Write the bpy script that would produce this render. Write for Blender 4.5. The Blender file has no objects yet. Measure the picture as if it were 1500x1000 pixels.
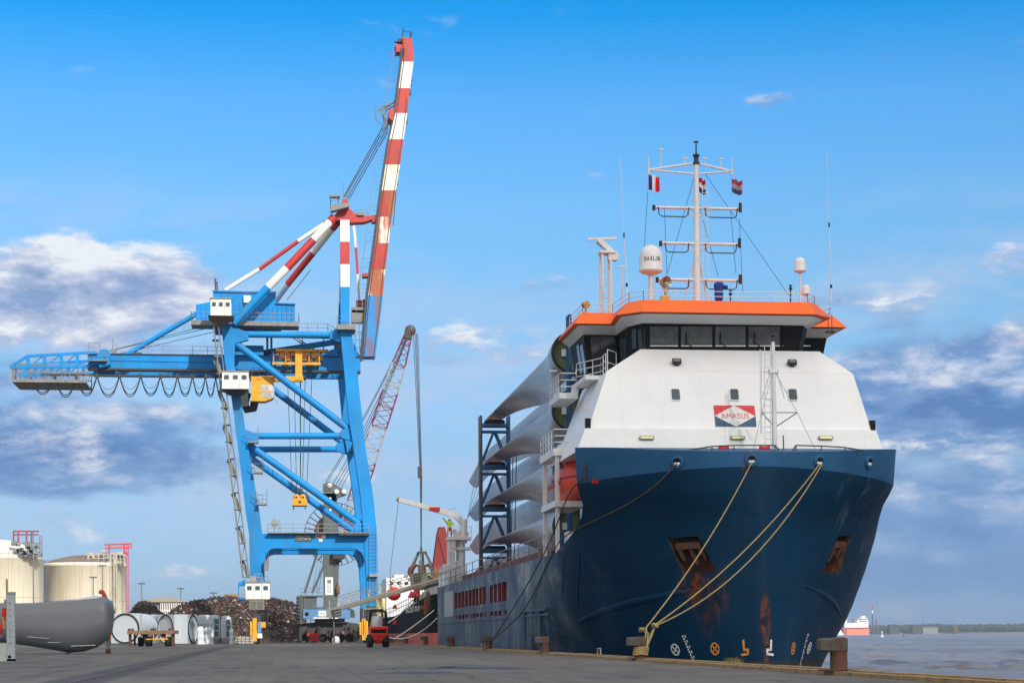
import bpy, bmesh, math, random
from mathutils import Vector, Matrix
from mathutils.bvhtree import BVHTree
from mathutils import noise as mnoise

random.seed(7)
SC = bpy.context.scene
COL = SC.collection
R = math.radians

# ------------------------------------------------------------------ camera, sky, sun, exposure
FPX, CX, HY, ROLL, EYE = 2800.0, 750.0, 928.0, 0.006, 1.0
TH = math.atan(350.0 / FPX)                     # the quay runs along +Y; the camera looks this much to its right
RIGHT = Vector((math.cos(TH), -math.sin(TH), 0)); FWD = Vector((math.sin(TH), math.cos(TH), 0)); CAM = Vector((0, 0, EYE))
cd = bpy.data.cameras.new("camera"); cam = bpy.data.objects.new("camera", cd); COL.objects.link(cam)
cd.sensor_width = 36.0; cd.lens = 36.0 * FPX / 1500.0; cd.shift_y = (HY - 500.0) / 1500.0
cd.clip_start = 0.1; cd.clip_end = 30000.0
cam.matrix_world = Matrix.Translation(CAM) @ Matrix.Rotation(-TH, 4, 'Z') @ Matrix.Rotation(R(90), 4, 'X') @ Matrix.Rotation(-ROLL, 4, 'Z')
SC.camera = cam
SC.render.engine = 'CYCLES'
SC.view_settings.view_transform = 'Standard'; SC.view_settings.look = 'None'; SC.view_settings.gamma = 1
SC.view_settings.use_curve_mapping = False
SC.view_settings.exposure = 0.0

def lin(r, g, b):
    f = lambda c: (c / 255.0) / 12.92 if c <= 10 else (((c / 255.0) + 0.055) / 1.055) ** 2.4
    return (f(r), f(g), f(b), 1.0)

class NT:
    """short-hand for building node trees"""
    def __init__(s, tree): s.t = tree; s.n = tree.nodes; s.l = tree.links
    def put(s, sock, v):
        if v is None: return
        if hasattr(v, 'is_output') or isinstance(v, bpy.types.NodeSocket): s.l.new(v, sock)
        else:
            if sock.type == 'RGBA' and hasattr(v, '__len__') and len(v) == 3: v = (*v, 1)
            sock.default_value = v
    def math(s, op, a, b=None, c=None, clamp=False):
        n = s.n.new('ShaderNodeMath'); n.operation = op; n.use_clamp = clamp
        for i, v in enumerate((a, b, c)): s.put(n.inputs[i], v)
        return n.outputs[0]
    def vmath(s, op, a, b=None):
        n = s.n.new('ShaderNodeVectorMath'); n.operation = op
        s.put(n.inputs[0], a); s.put(n.inputs[1], b)
        return n.outputs['Value'] if op in ('LENGTH', 'DOT_PRODUCT') else n.outputs[0]
    def mix(s, f, a, b, blend='MIX'):
        n = s.n.new('ShaderNodeMix'); n.data_type = 'RGBA'; n.blend_type = blend
        s.put(n.inputs[0], f); s.put(n.inputs[6], a); s.put(n.inputs[7], b)
        return n.outputs[2]
    def noise(s, vec, scale, detail=5, rough=0.55, dist=0.0):
        n = s.n.new('ShaderNodeTexNoise'); s.put(n.inputs['Vector'], vec)
        n.inputs['Scale'].default_value = scale; n.inputs['Detail'].default_value = detail
        n.inputs['Roughness'].default_value = rough; n.inputs['Distortion'].default_value = dist
        return n.outputs['Fac']
    def ramp(s, f, stops, interp='LINEAR'):
        n = s.n.new('ShaderNodeValToRGB'); s.put(n.inputs[0], f); e = n.color_ramp; e.interpolation = interp
        while len(e.elements) < len(stops): e.elements.new(0.5)
        for i, (p, c) in enumerate(stops):
            e.elements[i].position = p
            e.elements[i].color = c if hasattr(c, '__len__') else (c, c, c, 1)
        return n.outputs[0]
    def step(s, v, a, b):
        n = s.n.new('ShaderNodeMapRange'); n.interpolation_type = 'SMOOTHSTEP'; s.put(n.inputs[0], v)
        n.inputs[1].default_value = a; n.inputs[2].default_value = b
        return n.outputs[0]
    def mapping(s, vec, scale=(1, 1, 1), loc=(0, 0, 0)):
        n = s.n.new('ShaderNodeMapping'); s.put(n.inputs[0], vec)
        n.inputs['Scale'].default_value = scale; n.inputs['Location'].default_value = loc
        return n.outputs[0]
    def xyz(s, v):
        n = s.n.new('ShaderNodeSeparateXYZ'); s.put(n.inputs[0], v); return n.outputs
    def comb(s, x, y, z):
        n = s.n.new('ShaderNodeCombineXYZ')
        for i, v in enumerate((x, y, z)): s.put(n.inputs[i], v)
        return n.outputs[0]

SUN = Vector((0.30, -0.78, 0.55)).normalized()   # towards the sun
SUN_EL = math.asin(SUN.z); SUN_AZ = math.atan2(SUN.x, SUN.y)
sl = bpy.data.lights.new("sun", 'SUN'); so = bpy.data.objects.new("sun", sl); COL.objects.link(so)
sl.energy = 4.6; sl.angle = R(1.0); sl.color = (1.0, 0.95, 0.86)
so.rotation_euler = (-SUN).to_track_quat('-Z', 'Y').to_euler()

world = bpy.data.worlds.new("World"); SC.world = world; world.use_nodes = True
def make_sky():
    t = NT(world.node_tree); t.n.clear()
    out = t.n.new('ShaderNodeOutputWorld'); bg = t.n.new('ShaderNodeBackground'); t.l.new(bg.outputs[0], out.inputs[0])
    sky = t.n.new('ShaderNodeTexSky'); sky.sky_type = 'NISHITA'; sky.sun_disc = False
    sky.sun_elevation = SUN_EL; sky.sun_rotation = SUN_AZ
    sky.air_density = 1.0; sky.dust_density = 0.6; sky.ozone_density = 2.0
    bg.inputs['Strength'].default_value = 0.1
    tc = t.n.new('ShaderNodeTexCoord').outputs['Generated']
    x, y, z = t.xyz(tc)[0:3]
    xr = t.math('SUBTRACT', t.math('MULTIPLY', x, math.cos(TH)), t.math('MULTIPLY', y, math.sin(TH)))
    yr = t.math('ADD', t.math('MULTIPLY', x, math.sin(TH)), t.math('MULTIPLY', y, math.cos(TH)))
    az = t.math('ARCTAN2', xr, yr)
    el = t.math('ARCSINE', z)
    # air colour by height above the horizon, on top of the sky texture
    tint = t.vmath('MULTIPLY', t.ramp(t.math('MULTIPLY', el, 1.25), SKY_TINT), (3, 3, 3))
    col = t.mix(1.0, sky.outputs[0], tint, 'MULTIPLY')
    # clouds: fractal noise in azimuth and elevation, gathered in banks
    v = t.comb(az, el, 0.0)
    n1 = t.noise(t.mapping(v, (1.0, 2.3, 1)), 19, 11, 0.62, 0.2)
    n1b = t.noise(t.mapping(v, (1.0, 2.3, 1), (0.012, 0.034, 0)), 19, 11, 0.62, 0.2)
    n2 = t.noise(t.mapping(v, (1.0, 3.4, 1), (3, 1, 0)), 11, 8, 0.6, 0.2)
    def banks(lst):
        tot = None; wsum = 0.0001; hsum = 0.0
        for (px, py, rx, ry, w) in lst:
            a, e = (px - CX) / FPX, (HY - py) / FPX
            dx = t.math('DIVIDE', t.math('SUBTRACT', az, a), rx / FPX)
            dy = t.math('DIVIDE', t.math('SUBTRACT', el, e), ry / FPX)
            d = t.math('ADD', t.math('MULTIPLY', dx, dx), t.math('MULTIPLY', dy, dy))
            b = t.math('MULTIPLY', t.math('SUBTRACT', 1.0, d), w)
            b = t.math('MAXIMUM', b, 0.0)
            tot = b if tot is None else t.math('MAXIMUM', tot, b)
            wsum = t.math('ADD', wsum, b); hsum = t.math('ADD', hsum, t.math('MULTIPLY', b, dy))
        banks.high = t.math('DIVIDE', hsum, wsum)         # how high inside its bank: the tops catch the sun
        return tot
    K = lambda c: tuple(10 * q for q in c[:3]) + (1,)
    # a thin pale veil low in the sky
    veil = t.math('MULTIPLY', t.step(n2, 0.36, 0.66), t.step(banks(VEIL), 0.0, 0.9))
    col = t.mix(t.math('MULTIPLY', veil, 0.5), col, K(lin(196, 208, 234)))
    # blue-grey banks
    nd = t.math('ADD', t.math('MULTIPLY', n1, 0.6), t.math('MULTIPLY', n2, 0.4))
    d = t.math('ADD', banks(DARK), t.math('MULTIPLY', t.math('SUBTRACT', nd, 0.5), 2.6))
    a = t.math('MULTIPLY', t.step(d, 0.2, 0.74), 0.9)
    shade = t.math('ADD', t.math('ADD', 0.42, t.math('MULTIPLY', banks.high, 0.3)), t.math('MULTIPLY', t.math('MULTIPLY', t.math('SUBTRACT', n1, n1b), 2.6), t.math('ADD', 0.25, t.math('MULTIPLY', t.step(el, 0.03, 0.1), 0.75))), clamp=True)
    col = t.mix(a, col, t.ramp(shade, [(0.0, K(lin(76, 122, 184))), (0.45, K(lin(112, 152, 204))), (0.75, K(lin(168, 188, 222))), (1.0, K(lin(212, 220, 236)))]))
    # white and mauve banks
    wb = banks(WHITE)
    d = t.math('ADD', wb, t.math('MULTIPLY', t.math('SUBTRACT', n1, 0.5), 2.4))
    a = t.math('MULTIPLY', t.math('MULTIPLY', t.step(d, 0.28, 0.80), 0.9), t.step(wb, 0.0, 0.25))
    shade = t.math('ADD', t.math('ADD', 0.47, t.math('MULTIPLY', banks.high, 0.36)), t.math('MULTIPLY', t.math('SUBTRACT', n1, n1b), 3.2), clamp=True)
    col = t.mix(a, col, t.ramp(shade, [(0.0, K(lin(134, 158, 202))), (0.4, K(lin(178, 190, 220))), (0.72, K(lin(218, 222, 236))), (1.0, K(lin(246, 247, 250)))]))
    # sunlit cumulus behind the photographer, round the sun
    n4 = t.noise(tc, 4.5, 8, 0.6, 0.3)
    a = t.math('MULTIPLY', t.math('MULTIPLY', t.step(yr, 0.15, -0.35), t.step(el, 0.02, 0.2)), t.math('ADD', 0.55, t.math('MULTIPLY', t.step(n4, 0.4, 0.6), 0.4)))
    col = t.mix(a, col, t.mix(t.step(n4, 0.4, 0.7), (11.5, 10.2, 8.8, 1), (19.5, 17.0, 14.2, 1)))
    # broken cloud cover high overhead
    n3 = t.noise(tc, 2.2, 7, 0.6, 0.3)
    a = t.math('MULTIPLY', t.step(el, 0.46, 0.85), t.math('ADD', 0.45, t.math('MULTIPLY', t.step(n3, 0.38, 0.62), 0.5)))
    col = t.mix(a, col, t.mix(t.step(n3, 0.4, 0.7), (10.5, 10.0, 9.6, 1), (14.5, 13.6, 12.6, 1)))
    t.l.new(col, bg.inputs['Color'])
SKY_TINT = [(0.0, (0.165, 0.237, 0.434, 1)), (0.0348, (0.170, 0.249, 0.437, 1)), (0.1018, (0.215, 0.272, 0.375, 1)), (0.1457, (0.244, 0.326, 0.416, 1)), (0.2113, (0.258, 0.382, 0.453, 1)),
            (0.2758, (0.244, 0.430, 0.529, 1)), (0.3388, (0.170, 0.432, 0.592, 1)), (0.392, (0.020, 0.372, 0.594, 1)), (0.47, (0.012, 0.34, 0.58, 1)), (0.8, (0.3, 0.36, 0.42, 1))]
VEIL = [(100, 560, 900, 330, 1.0), (750, 640, 700, 260, 1.0), (1450, 560, 500, 300, 1.0)]
DARK = [(1440, 810, 460, 190, 0.95), (90, 655, 370, 100, 0.95), (20, 560, 200, 60, 0.6), (1400, 590, 300, 135, 1.05), (1330, 470, 260, 60, 0.3), (250, 520, 200, 40, .35), (-1800, 650, 1200, 200, .7), (3400, 650, 1300, 200, .7)]
WHITE = [(140, 440, 280, 100, 1.1), (60, 480, 260, 60, 0.8), (230, 395, 90, 45, 0.6), (110, 660, 170, 40, 0.65), (730, 512, 250, 55, 0.42), (520, 700, 130, 34, .25), (1480, 510, 80, 32, 0.7),
         (1470, 405, 70, 36, 0.55), (1350, 470, 160, 30, 0.42), (1140, 178, 62, 20, 0.52), (870, 270, 30, 10, .35), (1380, 665, 150, 40, 0.4), (60, 770, 200, 40, 0.4), (250, 835, 120, 22, .35), (-1500, 450, 900, 150, .7), (3300, 500, 1000, 160, .7)]
make_sky()

# ------------------------------------------------------------------ pixel of the photograph -> point of the place
def ray(px, py):
    dx, dy = px - CX, py - HY; c, s = math.cos(ROLL), math.sin(ROLL)
    u = (dx * c - dy * s) / FPX; v = (dx * s + dy * c) / FPX
    return FWD + RIGHT * u + Vector((0, 0, -v))
def V(px, py, Y):                                                      # 0 stands for 'does not matter'
    d = ray(px or 450, py or 700)
    return CAM + d * (Y / d.y)          # on the plane across the quay at distance Y
def VX(px, py, X): d = ray(px, py); return CAM + d * (X / d.x)         # on the plane along the quay at X
def VG(px, py, z=0.0): d = ray(px, py); return CAM + d * ((z - EYE) / d.z)   # on the level z

# ------------------------------------------------------------------ materials
MATS = {}
def pm(name, col, rough=0.5, metal=0.0, var=0.12, vs=0.8, stain=None, sa=0.0, ss=1.0, sz=1.0, bump=0.0, bs=8.0, spec=None, lo=0.5, hi=0.72):
    """paint / steel / stone: a base colour that varies, an optional stain of its own colour (sz < 1 runs it downwards), a fine bump"""
    if name in MATS: return MATS[name]
    m = bpy.data.materials.new(name); m.use_nodes = True; t = NT(m.node_tree)
    b = t.n['Principled BSDF']
    tc = t.n.new('ShaderNodeTexCoord').outputs['Object']
    n = t.noise(tc, vs, 6, 0.6)
    c = Vector(col[:3])
    d = t.mix(t.step(n, 0.3, 0.7), (*(c * (1 - var)), 1), (*(c * (1 + var * 0.6)), 1))
    if stain is not None:
        k = t.noise(t.mapping(tc, (1, 1, sz)), ss, 8, 0.65, 0.3)
        k = t.math('MULTIPLY', t.step(k, lo, hi), sa)
        d = t.mix(k, d, stain)
    t.l.new(d, b.inputs['Base Color'])
    b.inputs['Metallic'].default_value = metal
    t.l.new(t.math('ADD', rough - 0.08, t.math('MULTIPLY', n, 0.16)), b.inputs['Roughness'])
    if spec is not None: b.inputs['Specular IOR Level'].default_value = spec
    if bump:
        bn = t.n.new('ShaderNodeBump'); bn.inputs['Strength'].default_value = bump; bn.inputs['Distance'].default_value = 0.02
        t.l.new(t.noise(tc, bs, 6, 0.65), bn.inputs['Height']); t.l.new(bn.outputs[0], b.inputs['Normal'])
    MATS[name] = m
    return m

RUST = lin(120, 62, 30)
DIRT = lin(95, 88, 78)
M_white = pm('ship_white', lin(226, 227, 226), 0.4, var=0.03, vs=0.3, stain=lin(196, 192, 184), sa=0.25, ss=0.7, sz=0.12)
M_white2 = pm('white_fittings', lin(225, 226, 226), 0.45, var=0.06, vs=2, stain=lin(150, 140, 128), sa=0.35, ss=2.0, sz=0.3)
M_orange = pm('orange_paint', lin(246, 106, 26), 0.5, var=0.04, vs=0.5)
M_black = pm('black_frame', lin(20, 23, 25), 0.6, var=0.2, spec=0.2)
M_dark = pm('dark_steel', lin(48, 50, 52), 0.55, var=0.3, vs=2)
M_grey = pm('grey_steel', lin(120, 122, 122), 0.55, var=0.2, vs=1.5, stain=lin(92, 74, 58), sa=0.5, ss=2.5)
M_rail = pm('galvanised_rail', lin(135, 138, 140), 0.5, var=0.15)
M_crane = pm('crane_blue', lin(8, 130, 200), 0.55, spec=0.25, var=0.16, vs=0.3, stain=lin(66, 104, 128), sa=0.6, ss=0.55, sz=0.12)
M_cred = pm('crane_red', lin(176, 44, 36), 0.5, var=0.12, vs=0.4, stain=lin(110, 50, 34), sa=0.5, ss=0.6, sz=0.3)
M_cwhite = pm('crane_white', lin(226, 222, 212), 0.5, var=0.06, vs=0.4, stain=lin(176, 160, 138), sa=0.35, ss=0.5, sz=0.2)
M_crust = pm('crane_white_rusty', lin(222, 212, 196), 0.6, var=0.08, vs=0.4, stain=lin(156, 74, 26), sa=0.95, ss=0.5, sz=0.16, lo=0.41, hi=0.51)
M_credrust = pm('crane_red_rusty', lin(168, 46, 34), 0.6, var=0.12, vs=0.4, stain=lin(150, 92, 46), sa=0.85, ss=0.5, sz=0.16, lo=0.45, hi=0.58)
M_cbluerust = pm('crane_blue_rusty', lin(8, 130, 200), 0.55, var=0.12, vs=0.4, stain=lin(120, 84, 60), sa=0.75, ss=0.5, sz=0.16, lo=0.5, hi=0.6)
M_yellow = pm('crane_yellow', lin(226, 158, 22), 0.5, var=0.15, vs=1.2, stain=lin(110, 74, 30), sa=0.6, ss=1.6)
M_cream = pm('cab_white', lin(226, 222, 214), 0.5, var=0.06, vs=1, stain=lin(150, 138, 122), sa=0.4, ss=1.5, sz=0.3)
M_glass = pm('dark_glass', lin(40, 46, 50), 0.08, var=0.1, spec=0.8)
M_glass2 = pm('blue_glass', lin(58, 78, 88), 0.1, var=0.15, spec=0.7)
M_blade = pm('blade_grey', lin(150, 154, 158), 0.26, var=0.07, vs=0.12)
M_bladein = pm('blade_inside_green', lin(108, 120, 86), 0.8, var=0.15, vs=1.5)
M_frame = pm('frame_blue', lin(24, 82, 124), 0.5, var=0.2, vs=1.2, stain=lin(70, 62, 54), sa=0.4, ss=1.8)
M_deckred = pm('deck_red', lin(110, 52, 46), 0.65, var=0.2, vs=0.6)
M_lifeboat = pm('lifeboat_orange', lin(226, 78, 34), 0.4, var=0.08, vs=1)
M_red = pm('signal_red', lin(196, 30, 24), 0.45, var=0.12, vs=1.5)
M_rope = pm('old_rope', lin(170, 146, 92), 0.9, var=0.25, vs=14)
M_ropedark = pm('dark_rope', lin(88, 70, 50), 0.9, var=0.25, vs=14)
M_wire = pm('steel_wire', lin(66, 70, 74), 0.5, var=0.1)
M_rustiron = pm('rusty_iron', lin(92, 58, 40), 0.85, var=0.3, vs=3, stain=lin(58, 48, 44), sa=0.8, ss=4, bump=0.5, bs=20)
M_timber = pm('kerb_timber', lin(158, 128, 84), 0.85, var=0.3, vs=2.5, stain=lin(88, 66, 46), sa=0.7, ss=1.4)
M_gmach = pm('machine_grey', lin(84, 92, 92), 0.5, var=0.15, vs=0.8, stain=lin(60, 56, 52), sa=0.4, ss=1)
M_mblue = pm('machine_blue', lin(86, 132, 176), 0.5, var=0.12, vs=0.8)
M_rubber = pm('rubber', lin(26, 26, 27), 0.8, var=0.3, vs=4)
M_tower = pm('tower_white', lin(176, 184, 190), 0.4, var=0.05, vs=0.4, stain=lin(160, 162, 160), sa=0.3, ss=0.9)
M_film = pm('plastic_film', lin(200, 206, 212), 0.35, var=0.08, vs=2, bump=0.6, bs=2.5)
M_green = pm('hopper_green', lin(72, 92, 76), 0.6, var=0.15, vs=0.8, stain=lin(70, 56, 42), sa=0.5, ss=1.2)
M_hblack = pm('hull_black', lin(14, 15, 17), 0.7, var=0.25, vs=0.3, spec=0.1)
M_boot = pm('boot_red', lin(206, 96, 78), 0.6, var=0.1, vs=0.6, stain=lin(150, 84, 66), sa=0.6, ss=1, sz=0.3)
M_gold = pm('searchlight_gold', lin(206, 158, 70), 0.4, metal=0.4, var=0.15)
M_navy = pm('blue_cover', lin(24, 62, 142), 0.8, var=0.2, vs=5)
M_paintw = pm('mark_white', lin(228, 228, 224), 0.6, var=0.1, vs=4)
M_painto = pm('mark_orange', lin(232, 150, 50), 0.6, var=0.1, vs=4)

# ------------------------------------------------------------------ mesh builder
OFF = {}
class MB:
    def __init__(s): s.v = []; s.f = []; s.m = []; s.sm = []; s.mi = 0
    def add(s, vs, fs, smooth=False):
        b = len(s.v); s.v += [Vector(p) for p in vs]
        for f in fs: s.f.append([b + i for i in f]); s.m.append(s.mi); s.sm.append(smooth)
    def box(s, c, size, rot=None):
        c = Vector(c); a, b, d = (q / 2 for q in size)
        P = [Vector(p) for p in ((-a, -b, -d), (a, -b, -d), (a, b, -d), (-a, b, -d), (-a, -b, d), (a, -b, d), (a, b, d), (-a, b, d))]
        if rot is not None: P = [rot @ p for p in P]
        s.add([c + p for p in P], [(3, 2, 1, 0), (4, 5, 6, 7), (0, 1, 5, 4), (1, 2, 6, 5), (2, 3, 7, 6), (3, 0, 4, 7)])
        return s
    def box2(s, lo, hi):
        lo, hi = Vector(lo), Vector(hi); return s.box((lo + hi) / 2, [abs(q) for q in (hi - lo)])
    def pbox(s, x0, y0, x1, y1, Y0, Y1):
        Y = min(Y0, Y1); a, c = V(min(x0, x1), max(y0, y1), Y), V(max(x0, x1), min(y0, y1), Y)
        return s.box2((a.x, Y, a.z), (c.x, max(Y0, Y1), c.z))
    def beam(s, p, q, w, h, up=(0, 0, 1), w2=None, h2=None):
        p, q = Vector(p), Vector(q); d = (q - p).normalized(); u = Vector(up)
        if abs(d.dot(u)) > 0.98: u = Vector((0, 1, 0)) if abs(d.y) < 0.9 else Vector((1, 0, 0))
        x = d.cross(u).normalized(); y = x.cross(d).normalized()
        w2 = w if w2 is None else w2; h2 = h if h2 is None else h2
        A = [p + x * a * w / 2 + y * b * h / 2 for a, b in ((-1, -1), (1, -1), (1, 1), (-1, 1))]
        B = [q + x * a * w2 / 2 + y * b * h2 / 2 for a, b in ((-1, -1), (1, -1), (1, 1), (-1, 1))]
        s.add(A + B, [(0, 1, 2, 3), (7, 6, 5, 4), (1, 0, 4, 5), (2, 1, 5, 6), (3, 2, 6, 7), (0, 3, 7, 4)])
        return s
    def tube(s, p, q, r, r2=None, n=8):
        p, q = Vector(p), Vector(q); d = (q - p)
        if d.length < 1e-6: return s
        d.normalize(); u = Vector((0, 0, 1)) if abs(d.z) < 0.9 else Vector((1, 0, 0))
        x = d.cross(u).normalized(); y = x.cross(d); r2 = r if r2 is None else r2
        A = [p + (x * math.cos(i * 2 * math.pi / n) + y * math.sin(i * 2 * math.pi / n)) * r for i in range(n)]
        B = [q + (x * math.cos(i * 2 * math.pi / n) + y * math.sin(i * 2 * math.pi / n)) * r2 for i in range(n)]
        s.add(A + B, [(i, (i + 1) % n, n + (i + 1) % n, n + i) for i in range(n)], True)
        s.add(A, [tuple(reversed(range(n)))]); s.add(B, [tuple(range(n))])
        return s
    def path(s, pts, r, n=6, closed=False):
        P = [Vector(p) for p in pts]; m = len(P); rings = []
        u = Vector((0, 0, 1))
        for i, p in enumerate(P):
            a = P[i - 1] if (i > 0 or closed) else P[i]; b = P[(i + 1) % m] if (i < m - 1 or closed) else P[i]
            d = (b - a).normalized()
            if i == 0: u = Vector((0, 0, 1)) if abs(d.z) < 0.85 else Vector((0, 1, 0))
            x = d.cross(u).normalized(); u = x.cross(d).normalized()
            rr = r[i] if hasattr(r, '__len__') else r
            rings.append([p + (x * math.cos(k * 2 * math.pi / n) + u * math.sin(k * 2 * math.pi / n)) * rr for k in range(n)])
        vs = [v for g in rings for v in g]; fs = []
        for i in range(m if closed else m - 1):
            j = (i + 1) % m
            for k in range(n): fs.append((i * n + k, i * n + (k + 1) % n, j * n + (k + 1) % n, j * n + k))
        s.add(vs, fs, True)
        if not closed: s.add(rings[0], [tuple(reversed(range(n)))]); s.add(rings[-1], [tuple(range(n))])
        return s
    def lathe(s, prof, c=(0, 0, 0), n=16, rot=None, smooth=True, arc=2 * math.pi):
        c = Vector(c); rows = []
        full = abs(arc - 2 * math.pi) < 1e-6; k = n if full else n + 1
        for r, z in prof:
            row = [Vector((r * math.cos(i * arc / n), r * math.sin(i * arc / n), z)) for i in range(k)]
            if rot is not None: row = [rot @ p for p in row]
            rows.append([c + p for p in row])
        vs = [p for row in rows for p in row]; fs = []
        for j in range(len(prof) - 1):
            for i in range(n): fs.append((j * k + i, j * k + (i + 1) % k, (j + 1) * k + (i + 1) % k, (j + 1) * k + i))
        s.add(vs, fs, smooth)
        return s
    def disc(s, c, r, nrm, n=20):
        c = Vector(c); nrm = Vector(nrm).normalized(); u = Vector((0, 0, 1)) if abs(nrm.z) < 0.9 else Vector((1, 0, 0))
        x = u.cross(nrm).normalized(); y = nrm.cross(x)
        s.add([c + (x * math.cos(i * 2 * math.pi / n) + y * math.sin(i * 2 * math.pi / n)) * r for i in range(n)], [tuple(range(n))]); return s
    def prism(s, poly, ext):
        P = [Vector(p) for p in poly]; e = Vector(ext); n = len(P)
        nrm = Vector((0, 0, 0))
        for i in range(n): nrm += P[i].cross(P[(i + 1) % n])
        if nrm.dot(e) > 0: P = P[::-1]
        s.add(P + [p + e for p in P], [tuple(range(n)), tuple(reversed(range(n, 2 * n)))] + [(i, i + n, (i + 1) % n + n, (i + 1) % n) for i in range(n)])
        return s
    def grid(s, rows, smooth=True, closed=False):
        m = len(rows[0]); vs = [p for r in rows for p in r]; fs = []
        for j in range(len(rows) - 1):
            for i in range(m if closed else m - 1):
                k = (i + 1) % m; fs.append((j * m + i, j * m + k, (j + 1) * m + k, (j + 1) * m + i))
        s.add(vs, fs, smooth); return s
    def loft(s, rings, caps=True, smooth=False):
        s.grid(rings, smooth, True)
        if caps: s.add(rings[0], [tuple(reversed(range(len(rings[0]))))]); s.add(rings[-1], [tuple(range(len(rings[-1])))])
        return s
    def rail(s, pts, h=1.0, levels=(1.0, 0.55), step=1.5, r=0.025, n=5):
        P = [Vector(p) for p in pts]
        for lv in levels:
            for a, b in zip(P, P[1:]): s.tube(a + Vector((0, 0, h * lv)), b + Vector((0, 0, h * lv)), r, n=n)
        for a, b in zip(P, P[1:]):
            k = max(1, int(round((b - a).length / step)))
            for i in range(k + 1):
                q = a.lerp(b, i / k); s.tube(q, q + Vector((0, 0, h)), r, n=n)
        return s
    def ladder(s, p, q, w, side=(1, 0, 0), step=0.35, r=0.025, cage=False):
        p, q = Vector(p), Vector(q); sd = Vector(side).normalized() * w / 2
        s.tube(p - sd, q - sd, r, n=5); s.tube(p + sd, q + sd, r, n=5)
        k = max(2, int((q - p).length / step))
        for i in range(1, k): c = p.lerp(q, i / k); s.tube(c - sd, c + sd, r * 0.7, n=4)
        return s
    def build(s, name, mats, parent=None, origin=None):
        off = OFF.get(parent, Vector((0, 0, 0))) if parent is not None else Vector(origin or (0, 0, 0))
        me = bpy.data.meshes.new(name)
        me.from_pydata([tuple(p - off) for p in s.v], [], s.f)
        for m in (mats if isinstance(mats, (list, tuple)) else [mats]): me.materials.append(m)
        me.polygons.foreach_set('material_index', s.m); me.polygons.foreach_set('use_smooth', s.sm)
        me.update()
        o = bpy.data.objects.new(name, me); COL.objects.link(o)
        if parent is not None: o.parent = parent
        else: o.location = off
        OFF[o] = off
        return o

def tag(o, label=None, cat=None, group=None, kind=None):
    for k, v in (('label', label), ('category', cat), ('group', group), ('kind', kind)):
        if v: o[k] = v
    return o
def thing(name, label, cat, loc=(0, 0, 0), group=None):
    o = bpy.data.objects.new(name, None); COL.objects.link(o); o.location = loc; o.empty_display_size = 0.3
    OFF[o] = Vector(loc); return tag(o, label, cat, group)
def copy_tree(o, parent=None):
    c = o.copy(); COL.objects.link(c)
    if parent is not None: c.parent = parent
    for ch in list(o.children): copy_tree(ch, c)
    return c
def text_part(txt, center, xdir, updir, width, height, mat, parent, name='lettering', thick=0.004):
    cu = bpy.data.curves.new('t', 'FONT'); cu.body = txt; cu.align_x = 'CENTER'; cu.align_y = 'CENTER'; cu.size = 1.0; cu.extrude = 0.001
    ob = bpy.data.objects.new('t', cu); COL.objects.link(ob)
    dg = bpy.context.evaluated_depsgraph_get(); dg.update()
    me = bpy.data.meshes.new_from_object(ob.evaluated_get(dg)); bpy.data.objects.remove(ob)
    xs = [v.co.x for v in me.vertices]; ys = [v.co.y for v in me.vertices]
    kx = width / (max(xs) - min(xs)); ky = height / (max(ys) - min(ys)); mx = (max(xs) + min(xs)) / 2; my = (max(ys) + min(ys)) / 2
    X = Vector(xdir).normalized(); U = Vector(updir).normalized(); Nn = X.cross(U)
    off = OFF.get(parent, Vector((0, 0, 0)))
    for v in me.vertices:
        v.co = Vector(center) + X * (v.co.x - mx) * kx + U * (v.co.y - my) * ky + Nn * (thick * (1 if v.co.z > 0 else 0.2)) - off
    me.materials.clear(); me.materials.append(mat)
    o = bpy.data.objects.new(name, me); COL.objects.link(o); o.parent = parent; OFF[o] = off
    return o
def sag(p, q, d, n=16):
    p, q = Vector(p), Vector(q)
    return [p.lerp(q, i / n) - Vector((0, 0, d * 4 * (i / n) * (1 - i / n))) for i in range(n + 1)]
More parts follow.
